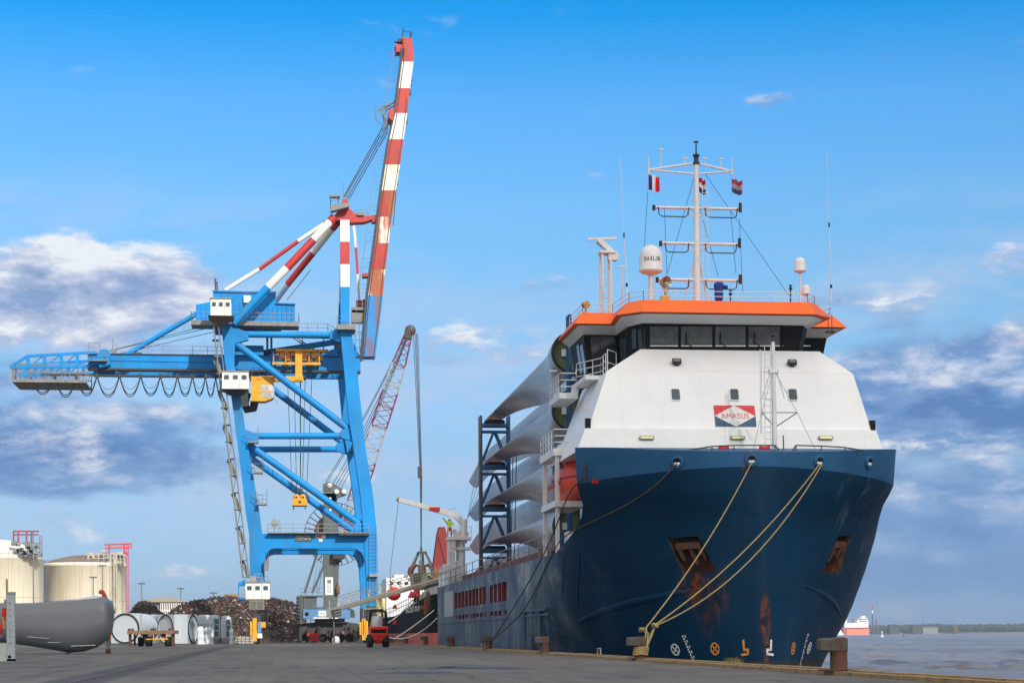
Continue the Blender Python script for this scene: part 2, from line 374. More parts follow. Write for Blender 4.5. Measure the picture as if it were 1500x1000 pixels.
# ------------------------------------------------------------------ setting: quay, water
QX = 13.5           # the quay's edge
WZ = -3.2           # water level
def make_quay():
    m = bpy.data.materials.new('quay_concrete'); m.use_nodes = True; t = NT(m.node_tree); b = t.n['Principled BSDF']
    p = t.n.new('ShaderNodeTexCoord').outputs['Object']
    n = t.noise(p, 0.22, 8, 0.62, 0.3); n2 = t.noise(t.mapping(p, (1, 0.25, 1)), 0.9, 7, 0.65); n3 = t.noise(p, 14, 4, 0.7)
    c = t.ramp(n, [(0.25, lin(84, 81, 77)), (0.5, lin(106, 102, 95)), (0.75, lin(124, 119, 110))])
    c = t.mix(t.math('MULTIPLY', t.step(n2, 0.5, 0.66), 0.75), c, lin(68, 66, 65))
    c = t.mix(0.35, c, t.ramp(n3, [(0.3, lin(72, 71, 69)), (0.7, lin(128, 125, 119))]))
    x, y, z = t.xyz(p)[0:3]
    def joint(v, size, w):      # slab joints
        f = t.math('ABSOLUTE', t.math('SUBTRACT', t.math('FRACT', t.math('DIVIDE', v, size)), 0.5))
        return t.step(f, w / size, 0.0)
    j = t.math('MAXIMUM', joint(x, 4.1, 0.05), joint(y, 5.3, 0.09))
    c = t.mix(t.math('MULTIPLY', j, 0.6), c, lin(66, 64, 62))
    # tyre tracks along the quay, oil spots, cracks
    ty = t.noise(t.mapping(p, (1.5, 0.012, 1)), 1.0, 5, 0.6, 0.2)
    c = t.mix(t.math('MULTIPLY', t.step(ty, 0.55, 0.68), 0.45), c, lin(58, 56, 55))
    oi = t.noise(t.mapping(p, (1, 0.5, 1), (9, 4, 0)), 0.55, 4, 0.5)
    c = t.mix(t.math('MULTIPLY', t.step(oi, 0.66, 0.72), 0.6), c, lin(48, 46, 45))
    vo = t.n.new('ShaderNodeTexVoronoi'); vo.feature = 'DISTANCE_TO_EDGE'; vo.inputs['Scale'].default_value = 0.16
    wob = t.vmath('ADD', p, t.vmath('SCALE', t.comb(n2, n, 0), None)) if False else t.vmath('ADD', p, t.comb(t.math('MULTIPLY', n2, 2.5), t.math('MULTIPLY', n, 3.0), 0))
    t.l.new(wob, vo.inputs['Vector'])
    c = t.mix(t.math('MULTIPLY', t.step(vo.outputs['Distance'], 0.012, 0.0), 0.55), c, lin(52, 50, 48))
    # paler patched slabs
    pa = t.n.new('ShaderNodeTexWhiteNoise'); pa.noise_dimensions = '3D'
    t.l.new(t.vmath('FLOOR', t.vmath('DIVIDE', p, (8.2, 15.9, 50.0))), pa.inputs['Vector'])
    c = t.mix(t.math('MULTIPLY', t.step(pa.outputs['Value'], 0.6, 0.9), 0.22), c, lin(138, 134, 126))
    # darker asphalt strip along the cable trench
    d = t.math('ABSOLUTE', t.math('SUBTRACT', x, -4.35))
    c = t.mix(t.math('MULTIPLY', t.step(t.math('ADD', d, t.math('MULTIPLY', n2, 0.5)), 1.05, 0.8), 0.72), c, lin(70, 70, 73))
    # dust and rust brown towards the scrap yard
    c = t.mix(t.math('MULTIPLY', t.step(y, 150, 260), 0.8), c, lin(74, 66, 60))
    t.l.new(c, b.inputs['Base Color'])
    t.l.new(t.math('ADD', 0.62, t.math('MULTIPLY', n2, 0.3)), b.inputs['Roughness']); b.inputs['Specular IOR Level'].default_value = 0.2
    bn = t.n.new('ShaderNodeBump'); bn.inputs['Strength'].default_value = 0.4; bn.inputs['Distance'].default_value = 0.03
    t.l.new(t.math('ADD', n3, t.math('MULTIPLY', j, -1.0)), bn.inputs['Height']); t.l.new(bn.outputs[0], b.inputs['Normal'])
    q = MB(); q.add([(-5000, -200, 0), (QX, -200, 0), (QX, 1500, 0), (-5000, 1500, 0)], [(0, 1, 2, 3)])
    q.add([(-5000, 1500, 0), (QX, 1500, 0), (-60, 2600, 0), (-600, 6500, 0), (-5000, 6500, 0)], [(0, 1, 2, 3, 4)])
    q.mi = 1
    q.add([(QX, -200, 0), (QX, -200, -8), (QX, 1500, -8), (QX, 1500, 0)], [(0, 1, 2, 3)])
    tag(q.build('quay', [m, pm('quay_wall', lin(92, 88, 82), 0.9, var=0.3, vs=0.5, stain=lin(60, 60, 50), sa=0.8, ss=0.6)]), kind='structure')
    k = MB()
    y = 5.0
    while y < 420:                # squared timbers bolted along the edge
        L = 5.6; g = random.uniform(-0.012, 0.012)
        k.box2((QX - 0.62, y, 0.0), (QX - 0.30, y + L - 0.05, 0.10 + g)); k.box2((QX - 0.285, y + 0.3, 0.0), (QX + 0.06, y + L + 0.22, 0.13 + g))
        y += L
    tag(k.build('kerb_strip', M_timber), kind='structure')
    g = MB(); g.box2((-4.29, 2, -0.05), (-4.235, 330, 0.006)); g.mi = 1; g.box2((-4.40, 2, -0.05), (-4.35, 330, 0.012)); g.box2((-4.17, 2, -0.05), (-4.13, 330, 0.012))
    tag(g.build('cable_trench', [pm('trench_iron', lin(34, 32, 30), 0.8, var=0.3, vs=3), pm('trench_edge', lin(112, 106, 98), 0.8, var=0.3, vs=1.5, stain=lin(64, 60, 56), sa=.7, ss=1.2)]), kind='structure')
    # oily puddles on the concrete
    pu = MB()
    for (px, py, rx, ry) in ((690, 977, 1.7, 0.75), (612, 984, 1.1, 0.8), (655, 976, 0.6, 0.4), (745, 979, 0.4, 0.3)):
        c = VG(px, py, 0.004); pts = []
        for i in range(26):
            a = i / 26 * 2 * math.pi; f = 0.75 + 0.45 * mnoise.noise(Vector((math.cos(a) * 1.3 + px, math.sin(a) * 1.3, 0)))
            pts.append((c.x + math.cos(a) * rx * f, c.y + math.sin(a) * ry * f * 3.2, 0.004))
        pu.add(pts, [tuple(range(26))])
    tag(pu.build('puddle', pm('wet_patch', lin(42, 42, 43), 0.5, var=0.3, vs=2)), kind='structure')
    w = bpy.data.materials.new('river_water'); w.use_nodes = True; t = NT(w.node_tree); b = t.n['Principled BSDF']
    p = t.n.new('ShaderNodeTexCoord').outputs['Object']
    a = t.noise(t.mapping(p, (1.0, 0.30, 1)), 0.11, 6, 0.6, 0.4); c2 = t.noise(t.mapping(p, (0.35, 0.08, 1), (7, 3, 0)), 0.05, 5, 0.6)
    c3 = t.noise(t.mapping(p, (1.0, 0.5, 1)), 0.9, 6, 0.62)
    t.l.new(t.mix(t.step(c2, 0.35, 0.65), lin(86, 76, 64), lin(116, 104, 90)), b.inputs['Base Color'])
    b.inputs['Roughness'].default_value = 0.22; b.inputs['IOR'].default_value = 1.33
    bn = t.n.new('ShaderNodeBump'); bn.inputs['Strength'].default_value = 1.0; bn.inputs['Distance'].default_value = 1.0
    t.l.new(t.math('ADD', t.math('MULTIPLY', a, 1.2), t.math('ADD', t.math('MULTIPLY', c3, 0.5), t.math('MULTIPLY', c2, 2.0))), bn.inputs['Height']); t.l.new(bn.outputs[0], b.inputs['Normal'])
    s = MB(); z = WZ - 0.8; s.add([(QX - 30, -400, z), (6200, -400, z), (6200, 6500, z), (QX - 1500, 6500, z)], [(0, 1, 2, 3)])
    rows = []; Y = 105.0                 # the river's chop, out to where it is too fine to see
    while Y < 3400:
        row = []; am = 0.95 / (1 + (Y / 900.0) ** 2)
        for i in range(221):
            x = Y * (0.2 + 0.36 * i / 220); p = Vector((x * .05 + Y * .012, Y * .16, 0)); q = Vector((x * .16, Y * .33, 7))
            g = mnoise.noise(Vector((x * .012, Y * .02, 3)))
            row.append(Vector((x, Y, WZ + am * (.8 + g) * (1.0 - abs(mnoise.noise(p)) * 2.0 + .55 * mnoise.noise(q) + .3 * mnoise.noise(q * 2.7)) - .45 * am)))
        rows.append(row); Y *= 1.0105
    s.grid(rows, True)
    tag(s.build('water', w), kind='structure')
make_quay()
def make_cloud():
    """the low cloud behind the photographer that shades the near quay and the ship, while the crane and the tanks stand in the sun"""
    m = bpy.data.materials.new('cloud_vapour'); m.use_nodes = True; t = NT(m.node_tree); t.n.clear()
    out = t.n.new('ShaderNodeOutputMaterial'); mx = t.n.new('ShaderNodeMixShader'); tr = t.n.new('ShaderNodeBsdfTransparent'); df = t.n.new('ShaderNodeBsdfTranslucent'); df.inputs[0].default_value = (.95, .95, .96, 1)
    mx.inputs[0].default_value = 0.6; t.l.new(tr.outputs[0], mx.inputs[1]); t.l.new(df.outputs[0], mx.inputs[2]); t.l.new(mx.outputs[0], out.inputs[0])
    c = Vector((4, 55, 0)) + SUN * (420 / SUN.z); b = MB(); rows = []
    for j in range(29):
        th = math.pi * j / 28; row = []
        for i in range(56):
            ph = 2 * math.pi * i / 56; d = Vector((math.sin(th) * math.cos(ph), math.sin(th) * math.sin(ph), math.cos(th)))
            f = 1 + .22 * mnoise.noise(d * 2.3) + .12 * mnoise.noise(d * 6) + .05 * mnoise.noise(d * 14)
            row.append(c + Vector((d.x * 95 * f, d.y * 118 * f, d.z * (34 if d.z > 0 else 14) * f)))
        rows.append(row)
    b.grid(rows, True, True); tag(b.build('cloud', m, None, c), kind='structure')
make_cloud()

# ------------------------------------------------------------------ the cargo ship in front
SXC, HB, YSTERN = 22.95, 8.3, 171.0
def interp(tab, z):
    if z <= tab[0][0]: return tab[0][1]
    for (a, va), (b, vb) in zip(tab, tab[1:]):
        if z <= b: return va + (vb - va) * (z - a) / (b - a)
    return tab[-1][1]
T_L = [(-5, 32), (-1, 25), (1.8, 16.5), (4, 12.4), (5.7, 10), (7.4, 7.8), (8.2, 6.3), (8.8, 5.8), (12, 5.6)]
T_M = [(-5, 1.0), (6.5, 1.02), (8.2, 1.35), (9, 1.55), (12, 1.55)]
T_S = [(-5, 87.3), (0, 87.8), (5, 88.1), (10, 88.3)]
T_E = [(5.2, 98.6), (5.5, 96.9), (6.0, 95.4), (6.6, 94.3), (7.5, 93.4), (8.3, 93.0), (12, 92.9)]
def half(s, z):
    q = min(1.0, max(0.0, s / interp(T_L, z))); m = interp(T_M, z)
    b = HB * (1 - (1 - q) ** 2.05) ** (1 / m)
    return min(HB, math.sqrt(b * b + 0.8 * max(0, min(s, 1.2))))       # a rounded stem
HULL_MATS = []
def hull_paint(name, base, side, rustw=1.0):
    """blue ship's paint: scuffed grey along the parallel side, rust running from the anchor pockets and down the stem"""
    m = bpy.data.materials.new(name); m.use_nodes = True; t = NT(m.node_tree); b = t.n['Principled BSDF']
    p = t.n.new('ShaderNodeNewGeometry').outputs['Position']; x, y, z = t.xyz(p)[0:3]
    n = t.noise(p, 0.35, 7, 0.6); ns = t.noise(t.mapping(p, (1, 1, 0.09)), 1.6, 8, 0.65, 0.2); nb = t.noise(t.mapping(p, (0.3, 0.3, 0.3)), 1.0, 6, 0.7, 0.5)
    c = t.mix(t.step(n, 0.3, 0.7), tuple(q * 0.86 for q in base[:3]), tuple(q * 1.12 for q in base[:3]))
    # plate seams
    f = t.math('ABSOLUTE', t.math('SUBTRACT', t.math('FRACT', t.math('DIVIDE', z, 1.9)), 0.5))
    g = t.math('ABSOLUTE', t.math('SUBTRACT', t.math('FRACT', t.math('DIVIDE', y, 6.4)), 0.5))
    seam = t.math('MAXIMUM', t.step(f, 0.016, 0.0), t.step(g, 0.006, 0.0))
    # scuffed parallel side
    k = t.math('MULTIPLY', t.step(t.math('ADD', y, t.math('MULTIPLY', nb, 8.0)), 98, 112), t.math('ADD', 0.45, t.math('MULTIPLY', t.step(ns, 0.38, 0.7), 0.55)))
    c = t.mix(t.math('MULTIPLY', k, side), c, t.mix(t.step(nb, 0.4, 0.62), lin(62, 78, 98), lin(124, 132, 138)))
    c = t.mix(t.math('MULTIPLY', t.math('MULTIPLY', t.step(z, 2.5, 3.4), t.step(nb, 0.55, 0.62)), t.math('MULTIPLY', k, 0.5)), c, lin(186, 186, 178))
    c = t.mix(t.math('MULTIPLY', seam, 0.28), c, lin(24, 36, 50))
    # paler grey streaks on the port bow
    c = t.mix(t.math('MULTIPLY', t.math('MULTIPLY', t.step(x, 25.5, 29.0), t.step(ns, 0.5, 0.74)), 0.4 * rustw), c, lin(120, 132, 142))
    rust = None
    for (cx, cy, cz, rx, ry, rz, w) in RUST_SPOTS:
        dv = t.vmath('DIVIDE', t.vmath('SUBTRACT', p, (cx, cy, cz)), (rx, ry, rz))
        dd = t.step(t.vmath('LENGTH', dv), 1.0, 0.25)
        e = t.math('MULTIPLY', t.math('MULTIPLY', dd, t.step(t.math('ADD', ns, t.math('MULTIPLY', dd, 0.10 if w < 1.2 else 0.24)), 0.52, 0.64)), min(w, 1.0))
        rust = e if rust is None else t.math('MAXIMUM', rust, e)
    rc = t.mix(t.step(t.noise(p, 2.6, 5), 0.38, 0.62), lin(40, 27, 20), lin(112, 62, 28))
    c = t.mix(t.math('MULTIPLY', rust, rustw), c, rc)
    t.l.new(c, b.inputs['Base Color'])
    t.l.new(t.math('ADD', 0.36, t.math('MULTIPLY', n, 0.22)), b.inputs['Roughness']); b.inputs['Specular IOR Level'].default_value = 0.14
    bn = t.n.new('ShaderNodeBump'); bn.inputs['Strength'].default_value = 0.5; bn.inputs['Distance'].default_value = 0.06
    t.l.new(t.math('ADD', t.math('MULTIPLY', t.noise(p, 0.6, 3), 1.0), t.math('MULTIPLY', seam, 0.25)), bn.inputs['Height']); t.l.new(bn.outputs[0], b.inputs['Normal'])
    return m
a0 = V(1020, 850, 90.5); a1 = V(1044, 880, 90); a2 = V(1120.5, 905, 88.0); a3 = V(1222, 815, 92.5); a4 = V(1095, 670, 88.3); a5 = V(905, 800, 92)
RUST_SPOTS = [(a0.x, a0.y, a0.z, 1.1, 3, 1.9, 1.0), (a1.x, a1.y, a1.z, 0.9, 3, 2.4, 0.55), (a2.x, a2.y, a2.z, 0.42, 2.5, 2.2, 1.3), (a3.x, a3.y, a3.z, 0.8, 3, 1.7, 1.0),
              (a4.x, a4.y, a4.z, 0.7, 2, 1.2, 0.6), (a2.x + 0.05, a2.y, a2.z - 1.6, 0.24, 2.5, 2.4, 1.5)]
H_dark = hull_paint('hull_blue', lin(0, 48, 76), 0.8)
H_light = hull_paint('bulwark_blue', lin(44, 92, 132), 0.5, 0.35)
M_bootk = pm('boot_topping_black', lin(30, 34, 38), 0.6, var=0.3, vs=0.6, stain=lin(60, 66, 60), sa=0.5, ss=1)

ship = thing('cargo_ship', 'blue cargo ship with white bridge under an orange roof, moored bow on to the quay', 'ship', (SXC, 120, WZ))
def make_hull():
    N = 26
    ws = [(i / N) for i in range(N, -1, -1)]
    def bow_row(z, yend, kind=None):
        out = []
        for side in (-1, 1):
            seq = ws if side < 0 else ws[::-1][1:]
            for w in seq:
                ys = interp(T_S, z); s = (yend - ys) * w ** 1.9
                b = half(s, z); zz = z
                if kind == 'k': zz = 8.85 - 0.55 * (b / HB) ** 2
                if kind == 't': zz = 9.55 + 0.6 * (b / HB) ** 2
                out.append(Vector((SXC + side * b, ys + s, zz)))
        return out
    flat = [YSTERN - (YSTERN - 98.6) * i / 12 for i in range(12)]
    hb = MB(); rows = []
    for z in (-5, -4, -3, -2, -1, -0.35, 0.6, 1.5, 2.4, 3.4, 4.3, 5.2):
        b = bow_row(z, 98.6)
        hs = [Vector((SXC - half(y - interp(T_S, z), z), y, z)) for y in flat]; hp = [Vector((SXC + half(y - interp(T_S, z), z), y, z)) for y in flat[::-1]]
        rows.append(hs + b + hp)
    n = len(rows[0])
    vs = [p for r in rows for p in r]; base = 0
    hb.mi = 1; hb.add(vs, [])
    for j in range(len(rows) - 1):
        mi = 1 if rows[j + 1][0].z <= -0.34 else 0
        for i in range(n - 1):
            hb.f.append([j * n + i, j * n + i + 1, (j + 1) * n + i + 1, (j + 1) * n + i]); hb.m.append(mi); hb.sm.append(True)
        hb.f.append([j * n + n - 1, j * n, (j + 1) * n, (j + 1) * n + n - 1]); hb.m.append(mi); hb.sm.append(False)     # transom
    for i in range(n // 2): hb.f.append([n - 1 - i, n - 2 - i, i + 1, i] if i < n // 2 - 1 or n % 2 == 0 else [n - 1 - i, i + 1, i]); hb.m.append(1); hb.sm.append(False)
    J = (len(rows) - 1) * n; K = len(flat)
    for i in range(K):           # main deck behind the forecastle
        hb.f.append([J + i, J + i + 1, J + n - 2 - i, J + n - 1 - i]); hb.m.append(3); hb.sm.append(False)
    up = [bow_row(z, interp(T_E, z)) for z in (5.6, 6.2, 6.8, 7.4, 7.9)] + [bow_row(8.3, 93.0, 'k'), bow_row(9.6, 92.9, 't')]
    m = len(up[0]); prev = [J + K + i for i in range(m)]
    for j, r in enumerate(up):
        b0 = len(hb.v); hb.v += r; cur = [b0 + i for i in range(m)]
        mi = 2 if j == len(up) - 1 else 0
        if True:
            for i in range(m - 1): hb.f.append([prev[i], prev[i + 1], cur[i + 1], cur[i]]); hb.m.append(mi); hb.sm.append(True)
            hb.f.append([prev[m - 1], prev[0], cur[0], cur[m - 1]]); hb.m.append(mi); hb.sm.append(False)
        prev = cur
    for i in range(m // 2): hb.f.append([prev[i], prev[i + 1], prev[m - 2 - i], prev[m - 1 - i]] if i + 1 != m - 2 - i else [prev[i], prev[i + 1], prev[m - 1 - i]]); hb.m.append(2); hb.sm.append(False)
    return hb
hullmb = make_hull()
def bvh_of(mb): return BVHTree.FromPolygons([tuple(p) for p in mb.v], mb.f)
HULL = bvh_of(hullmb)
def hit(bvh, px, py):
    loc, nrm, _, _ = bvh.ray_cast(CAM, ray(px, py).normalized())
    if loc is None: return None, None
    if nrm.dot(ray(px, py)) > 0: nrm = -nrm
    return loc, nrm
def on(bvh, px, py, d=0.02):
    l, n = hit(bvh, px, py)
    return l + n * d if l is not None else None
# openings cut into the hull: anchor pockets, and the row of freeing ports along the side
hullmb.mi = 0
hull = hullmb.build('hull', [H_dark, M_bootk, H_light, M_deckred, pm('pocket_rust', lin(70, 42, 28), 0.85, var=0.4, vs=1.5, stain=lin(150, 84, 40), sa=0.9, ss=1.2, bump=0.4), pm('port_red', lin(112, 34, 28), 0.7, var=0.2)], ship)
cut = MB(); cut.mi = 4
POCKETS = []
for quad in (((977, 786), (1022, 783), (1050, 836), (1000, 838)), ((1229, 783), (1247, 783), (1224, 836), (1204, 838))):
    c, n = hit(HULL, sum(q[0] for q in quad) / 4, sum(q[1] for q in quad) / 4)
    P = [hit(HULL, *q)[0] for q in quad]
    nn = (n + Vector((0, 0, 0.35))).normalized()
    cut.loft([[p + n * 0.35 for p in P], [p - n * 0.25 - nn * 0.45 for p in P]])
    POCKETS.append((c, n, P))
cut.mi = 5
SIDE_X = SXC - HB
ports = [(735, 742), (729.5, 734), (723.5, 728), (717.5, 722)] + [(707.2 - i * 5.15, 711.4 - i * 5.15) for i in range(9)]
for i, (xa, xb) in enumerate(ports):
    ya = VX(xb, 880, SIDE_X).y; yb = VX(xa, 880, SIDE_X).y
    cut.box2((SIDE_X - 0.3, ya, 3.1), (SIDE_X + 0.55, yb, 4.32))
    cut.box2((SIDE_X - 0.3, ya, 2.2 if i % 3 else 2.25), (SIDE_X + 0.5, ya + (yb - ya) * (0.9 if i % 4 else 0.5), 2.52))
cutter = cut.build('cutter', list(hull.data.materials))
for me_ in (hull.data, cutter.data):
    bm_ = bmesh.new(); bm_.from_mesh(me_); bmesh.ops.remove_doubles(bm_, verts=bm_.verts, dist=1e-4); bmesh.ops.recalc_face_normals(bm_, faces=bm_.faces); bm_.to_mesh(me_); bm_.free()
md = hull.modifiers.new('cut', 'BOOLEAN'); md.operation = 'DIFFERENCE'; md.solver = 'EXACT'; md.object = cutter
SC.view_layers.update() if hasattr(SC.view_layers, 'update') else None
dg = bpy.context.evaluated_depsgraph_get(); dg.update()
off = OFF[ship]; cutter.location = cutter.location
new = bpy.data.meshes.new_from_object(hull.evaluated_get(dg)); hull.modifiers.clear(); hull.data = new; new.set_sharp_from_angle(angle=R(24))
bpy.data.objects.remove(cutter)
print('HULL faces', len(new.polygons))

# anchors in their pockets
for (c, n, P) in POCKETS:
    t = (P[1] - P[0]).normalized(); up = (P[0] - P[3]).normalized(); o = c - n * 0.12
    a = MB(); w = (P[1] - P[0]).length
    top = P[0].lerp(P[1], 0.5) * 0.72 + P[2].lerp(P[3], 0.5) * 0.28 - n * 0.22
    a.beam(top - t * w * 0.40, top + t * w * 0.40, 0.3, 0.34, n)
    for s in (-1, 1): a.beam(top + t * w * 0.33 * s, top + t * w * 0.36 * s - up * 0.75 + n * 0.03, 0.26, 0.3, n, 0.08, 0.12)
    a.beam(top, top - up * 1.0 - n * 0.1, 0.18, 0.2, n)
    a.build('anchor', M_rustiron, ship)
# the round-bilge crease: its shading shaped as a faired ridge sweeping round the bow
def crease_path(pts, r, mat, name):
    P = [hit(HULL, *q) for q in pts]
    b = MB(); b.path([l - n * k * .78 for (l, n), k in zip(P, r)], r, 10); return b.build(name, mat, ship)
crease_path([(818, 946), (832, 924), (853, 908), (880, 896), (909, 887), (932, 881), (956, 876), (985, 869), (1025, 862)], [0.1, .22, .3, .36, .38, .38, .36, .3, .1], H_dark, 'crease_ridge')
crease_path([(1172, 857), (1188, 861), (1203, 869), (1214, 876), (1222, 884), (1228, 893), (1232, 902)], [0.1, .2, .32, .36, .36, .26, .12], H_dark, 'crease_ridge')
# fender bars on the side
for px in (770, 780.5, 792):
    y = VX(px, 900, SIDE_X).y; b = MB(); b.box2((SIDE_X - 0.09, y - 0.12, -2.5), (SIDE_X + 0.02, y + 0.12, 2.25)); b.build('fender_bar', H_dark, ship)
b = MB(); ya, yb = VX(763, 893, SIDE_X).y, VX(801, 891, SIDE_X).y; b.box2((SIDE_X - 0.14, yb, 2.25), (SIDE_X + 0.02, ya, 2.37)); b.build('fender_bar', H_dark, ship)
for x0, x1 in ((826.5, 823), (849, 845.5)):
    b = MB(); P = [hit(HULL, x0 + (x1 - x0) * i / 9, 812 + 74 * i / 9) for i in range(10)]
    b.path([l - n * .03 for l, n in P if l], .085, 6); b.build('fender_bar', H_dark, ship)
b = MB(); ya, yb = 170.5, 101.0
b.beam((SIDE_X - 0.03, ya, 1.95), (SIDE_X - 0.03, yb, 2.05), 0.08, 0.1); b.build('side_rail', H_dark, ship)
# light overpainted patches by the stern
b = MB(); ya, yb = VX(651, 880, SIDE_X).y, VX(664, 880, SIDE_X).y
for i in range(5): b.box2((SIDE_X - 0.012, yb + (ya - yb) * (i + .06) / 5, 2.5), (SIDE_X + 0.01, yb + (ya - yb) * (i + .9) / 5, 4.6))
b.build('paint_patch', pm('pale_paint', lin(170, 172, 170), 0.6, var=0.15, vs=1, stain=lin(110, 112, 112), sa=0.6, ss=1.5, sz=0.2), ship)

# marks on the bow
def mark_frame(px, py):
    l, n = hit(HULL, px, py); u = Vector((0, 0, 1)); x = u.cross(n).normalized(); u = n.cross(x).normalized()
    return l + n * 0.03, x, u, n
def ring_mark(px, py, rad, mat, name):
    c, x, u, n = mark_frame(px, py); b = MB(); k = 24
    for i in range(k):
        a0, a1 = i * 2 * math.pi / k, (i + 1) * 2 * math.pi / k
        q = [c + (x * math.cos(a) + u * math.sin(a)) * r_ for a, r_ in ((a0, rad), (a1, rad), (a1, rad * .76), (a0, rad * .76))]
        b.prism(q, n * 0.01)
    for s in (-1, 1):
        d = (x + u * s).normalized(); e = n.cross(d)
        b.prism([c + d * rad * .8 + e * rad * .11, c - d * rad * .8 + e * rad * .11, c - d * rad * .8 - e * rad * .11, c + d * rad * .8 - e * rad * .11], n * 0.009)
    b.build(name, mat, ship)
for px, py, m in ((990, 950.5, M_paintw), (1048, 949.5, M_painto), (1161, 949, M_painto), (1184.5, 948, M_paintw)): ring_mark(px, py, 0.31, m, 'thruster_mark')
for px, py, sgn, m in ((1092, 949, -1, M_painto), (1127, 949, 1, M_paintw)):     # bulbous bow marks
    c, x, u, n = mark_frame(px, py); b = MB(); x = x * (1 if sgn < 0 else -1)
    for (ax, ay, bx, by) in ((-0.10, 0.36, -0.06, -0.06), (-0.06, -0.06, 0.16, -0.06), (0.16, -0.06, 0.16, -0.27), (0.16, -0.27, -0.16, -0.30)):
        p, q = c + x * ax + u * ay, c + x * bx + u * by; d = (q - p).normalized(); e = n.cross(d) * 0.055
        b.prism([p + e - d * .05, q + e + d * .05, q - e + d * .05, p - e - d * .05], n * 0.01)
    b.build('bulb_mark', m, ship)
for (xa, ya_, xb, yb_) in ((1001, 931, 1017, 969), (1182, 929, 1171, 972)):      # draught marks
    b = MB()
    for i in range(11):
        f = i / 10; c, x, u, n = mark_frame(xa + (xb - xa) * f, ya_ + (yb_ - ya_) * f)
        b.prism([c + x * a + u * d for a, d in ((-.05, -.045), (.05, -.045), (.05, .045), (-.05, .045))], n * 0.008)
        if i % 2 == 0:
            c = c + x * 0.16; b.prism([c + x * a + u * d for a, d in ((-.03, -.07), (.03, -.07), (.03, .07), (-.03, .07))], n * 0.008)
    b.build('draught_marks', M_paintw, ship)
# fairleads in the bulwark
for px, py in ((992, 677), (1101, 674), (1200, 676), (1273, 677)):
    c, n = hit(HULL, px, py); q = n.to_track_quat('Z', 'Y').to_matrix()
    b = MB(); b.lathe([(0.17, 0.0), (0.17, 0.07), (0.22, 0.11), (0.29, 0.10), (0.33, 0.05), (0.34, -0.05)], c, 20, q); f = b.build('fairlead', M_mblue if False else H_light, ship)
    b = MB(); b.disc(c + n * 0.012 - Vector((0, 0, .0)), 0.17, n); b.mi = 1
    b.prism([c + n * 0.02 + q @ Vector((0.15 * math.cos(a), 0.15 * math.sin(a), 0)) for a in [math.pi + i * math.pi / 10 for i in range(11)]] if False else
            [c + n * 0.02 + (Vector((0, 0, 1)).cross(n).normalized() * 0.15 * math.cos(a) + Vector((0, 0, 1)) * (0.15 * math.sin(a) * 0.9)) for a in [math.pi + i * math.pi / 10 for i in range(11)]], n * 0.03)
    b.build('hawse_hole', [M_black, M_white2], f)
# mooring recess in the starboard bulwark
b = MB(); P = [on(HULL, *q, 0.01) for q in ((870, 702), (877, 701), (877, 707), (866, 708))]; c, n = hit(HULL, 872, 704)
b.prism(P, n * 0.02); b.build('mooring_recess', M_red, ship)
b = MB(); c, n = hit(HULL, 859, 690); b.beam(c + n * .05 + Vector((0, 0, .3)), c + n * .05 - Vector((0, 0, .4)), 0.12, 0.1, n); b.beam(c + n * .05 + Vector((-.15, 0, .3)), c + n * .05 + Vector((.15, 0, .3)), 0.08, 0.1); b.build('cleat', M_dark, ship)

# ------------------------------------------------------------------ superstructure and bridge
def make_house():
    h = MB()
    def lv(yl, xl, xr, Y):
        a, c = V(xl, yl, Y), V(xr, yl, Y); z = (a.z + c.z) / 2
        return [Vector((a.x, Y, z)), Vector((c.x, Y, z))]
    def body(levels, yback):
        rows = []
        for a in levels: l, r = a; rows.append([l, r, Vector((r.x, yback, r.z)), Vector((l.x, yback, l.z))])
        h.loft(rows)
    A = lv(662, 845, 1296, 93.5); B = lv(628.5, 857, 1284, 93.75)
    body([A, B], 103)
    C = lv(628.4, 862, 1277, 94.05); D = lv(545.5, 889, 1250, 95.2)
    body([C, D], 103)
    E = lv(513, 938, 1201, 96.35)
    rows = [[D[0] + Vector((.0, .0, .003)), D[1] + Vector((0, 0, .003)), D[1] + Vector((0, 1.6, .003)), D[0] + Vector((0, 1.6, .003))],
            [E[0], E[1], E[1] + Vector((0, 0.5, 0)), E[0] + Vector((0, 0.5, 0))]]
    h.loft(rows)
    return h, D
housemb, DLV = make_house()
HOUSE = bvh_of(housemb)
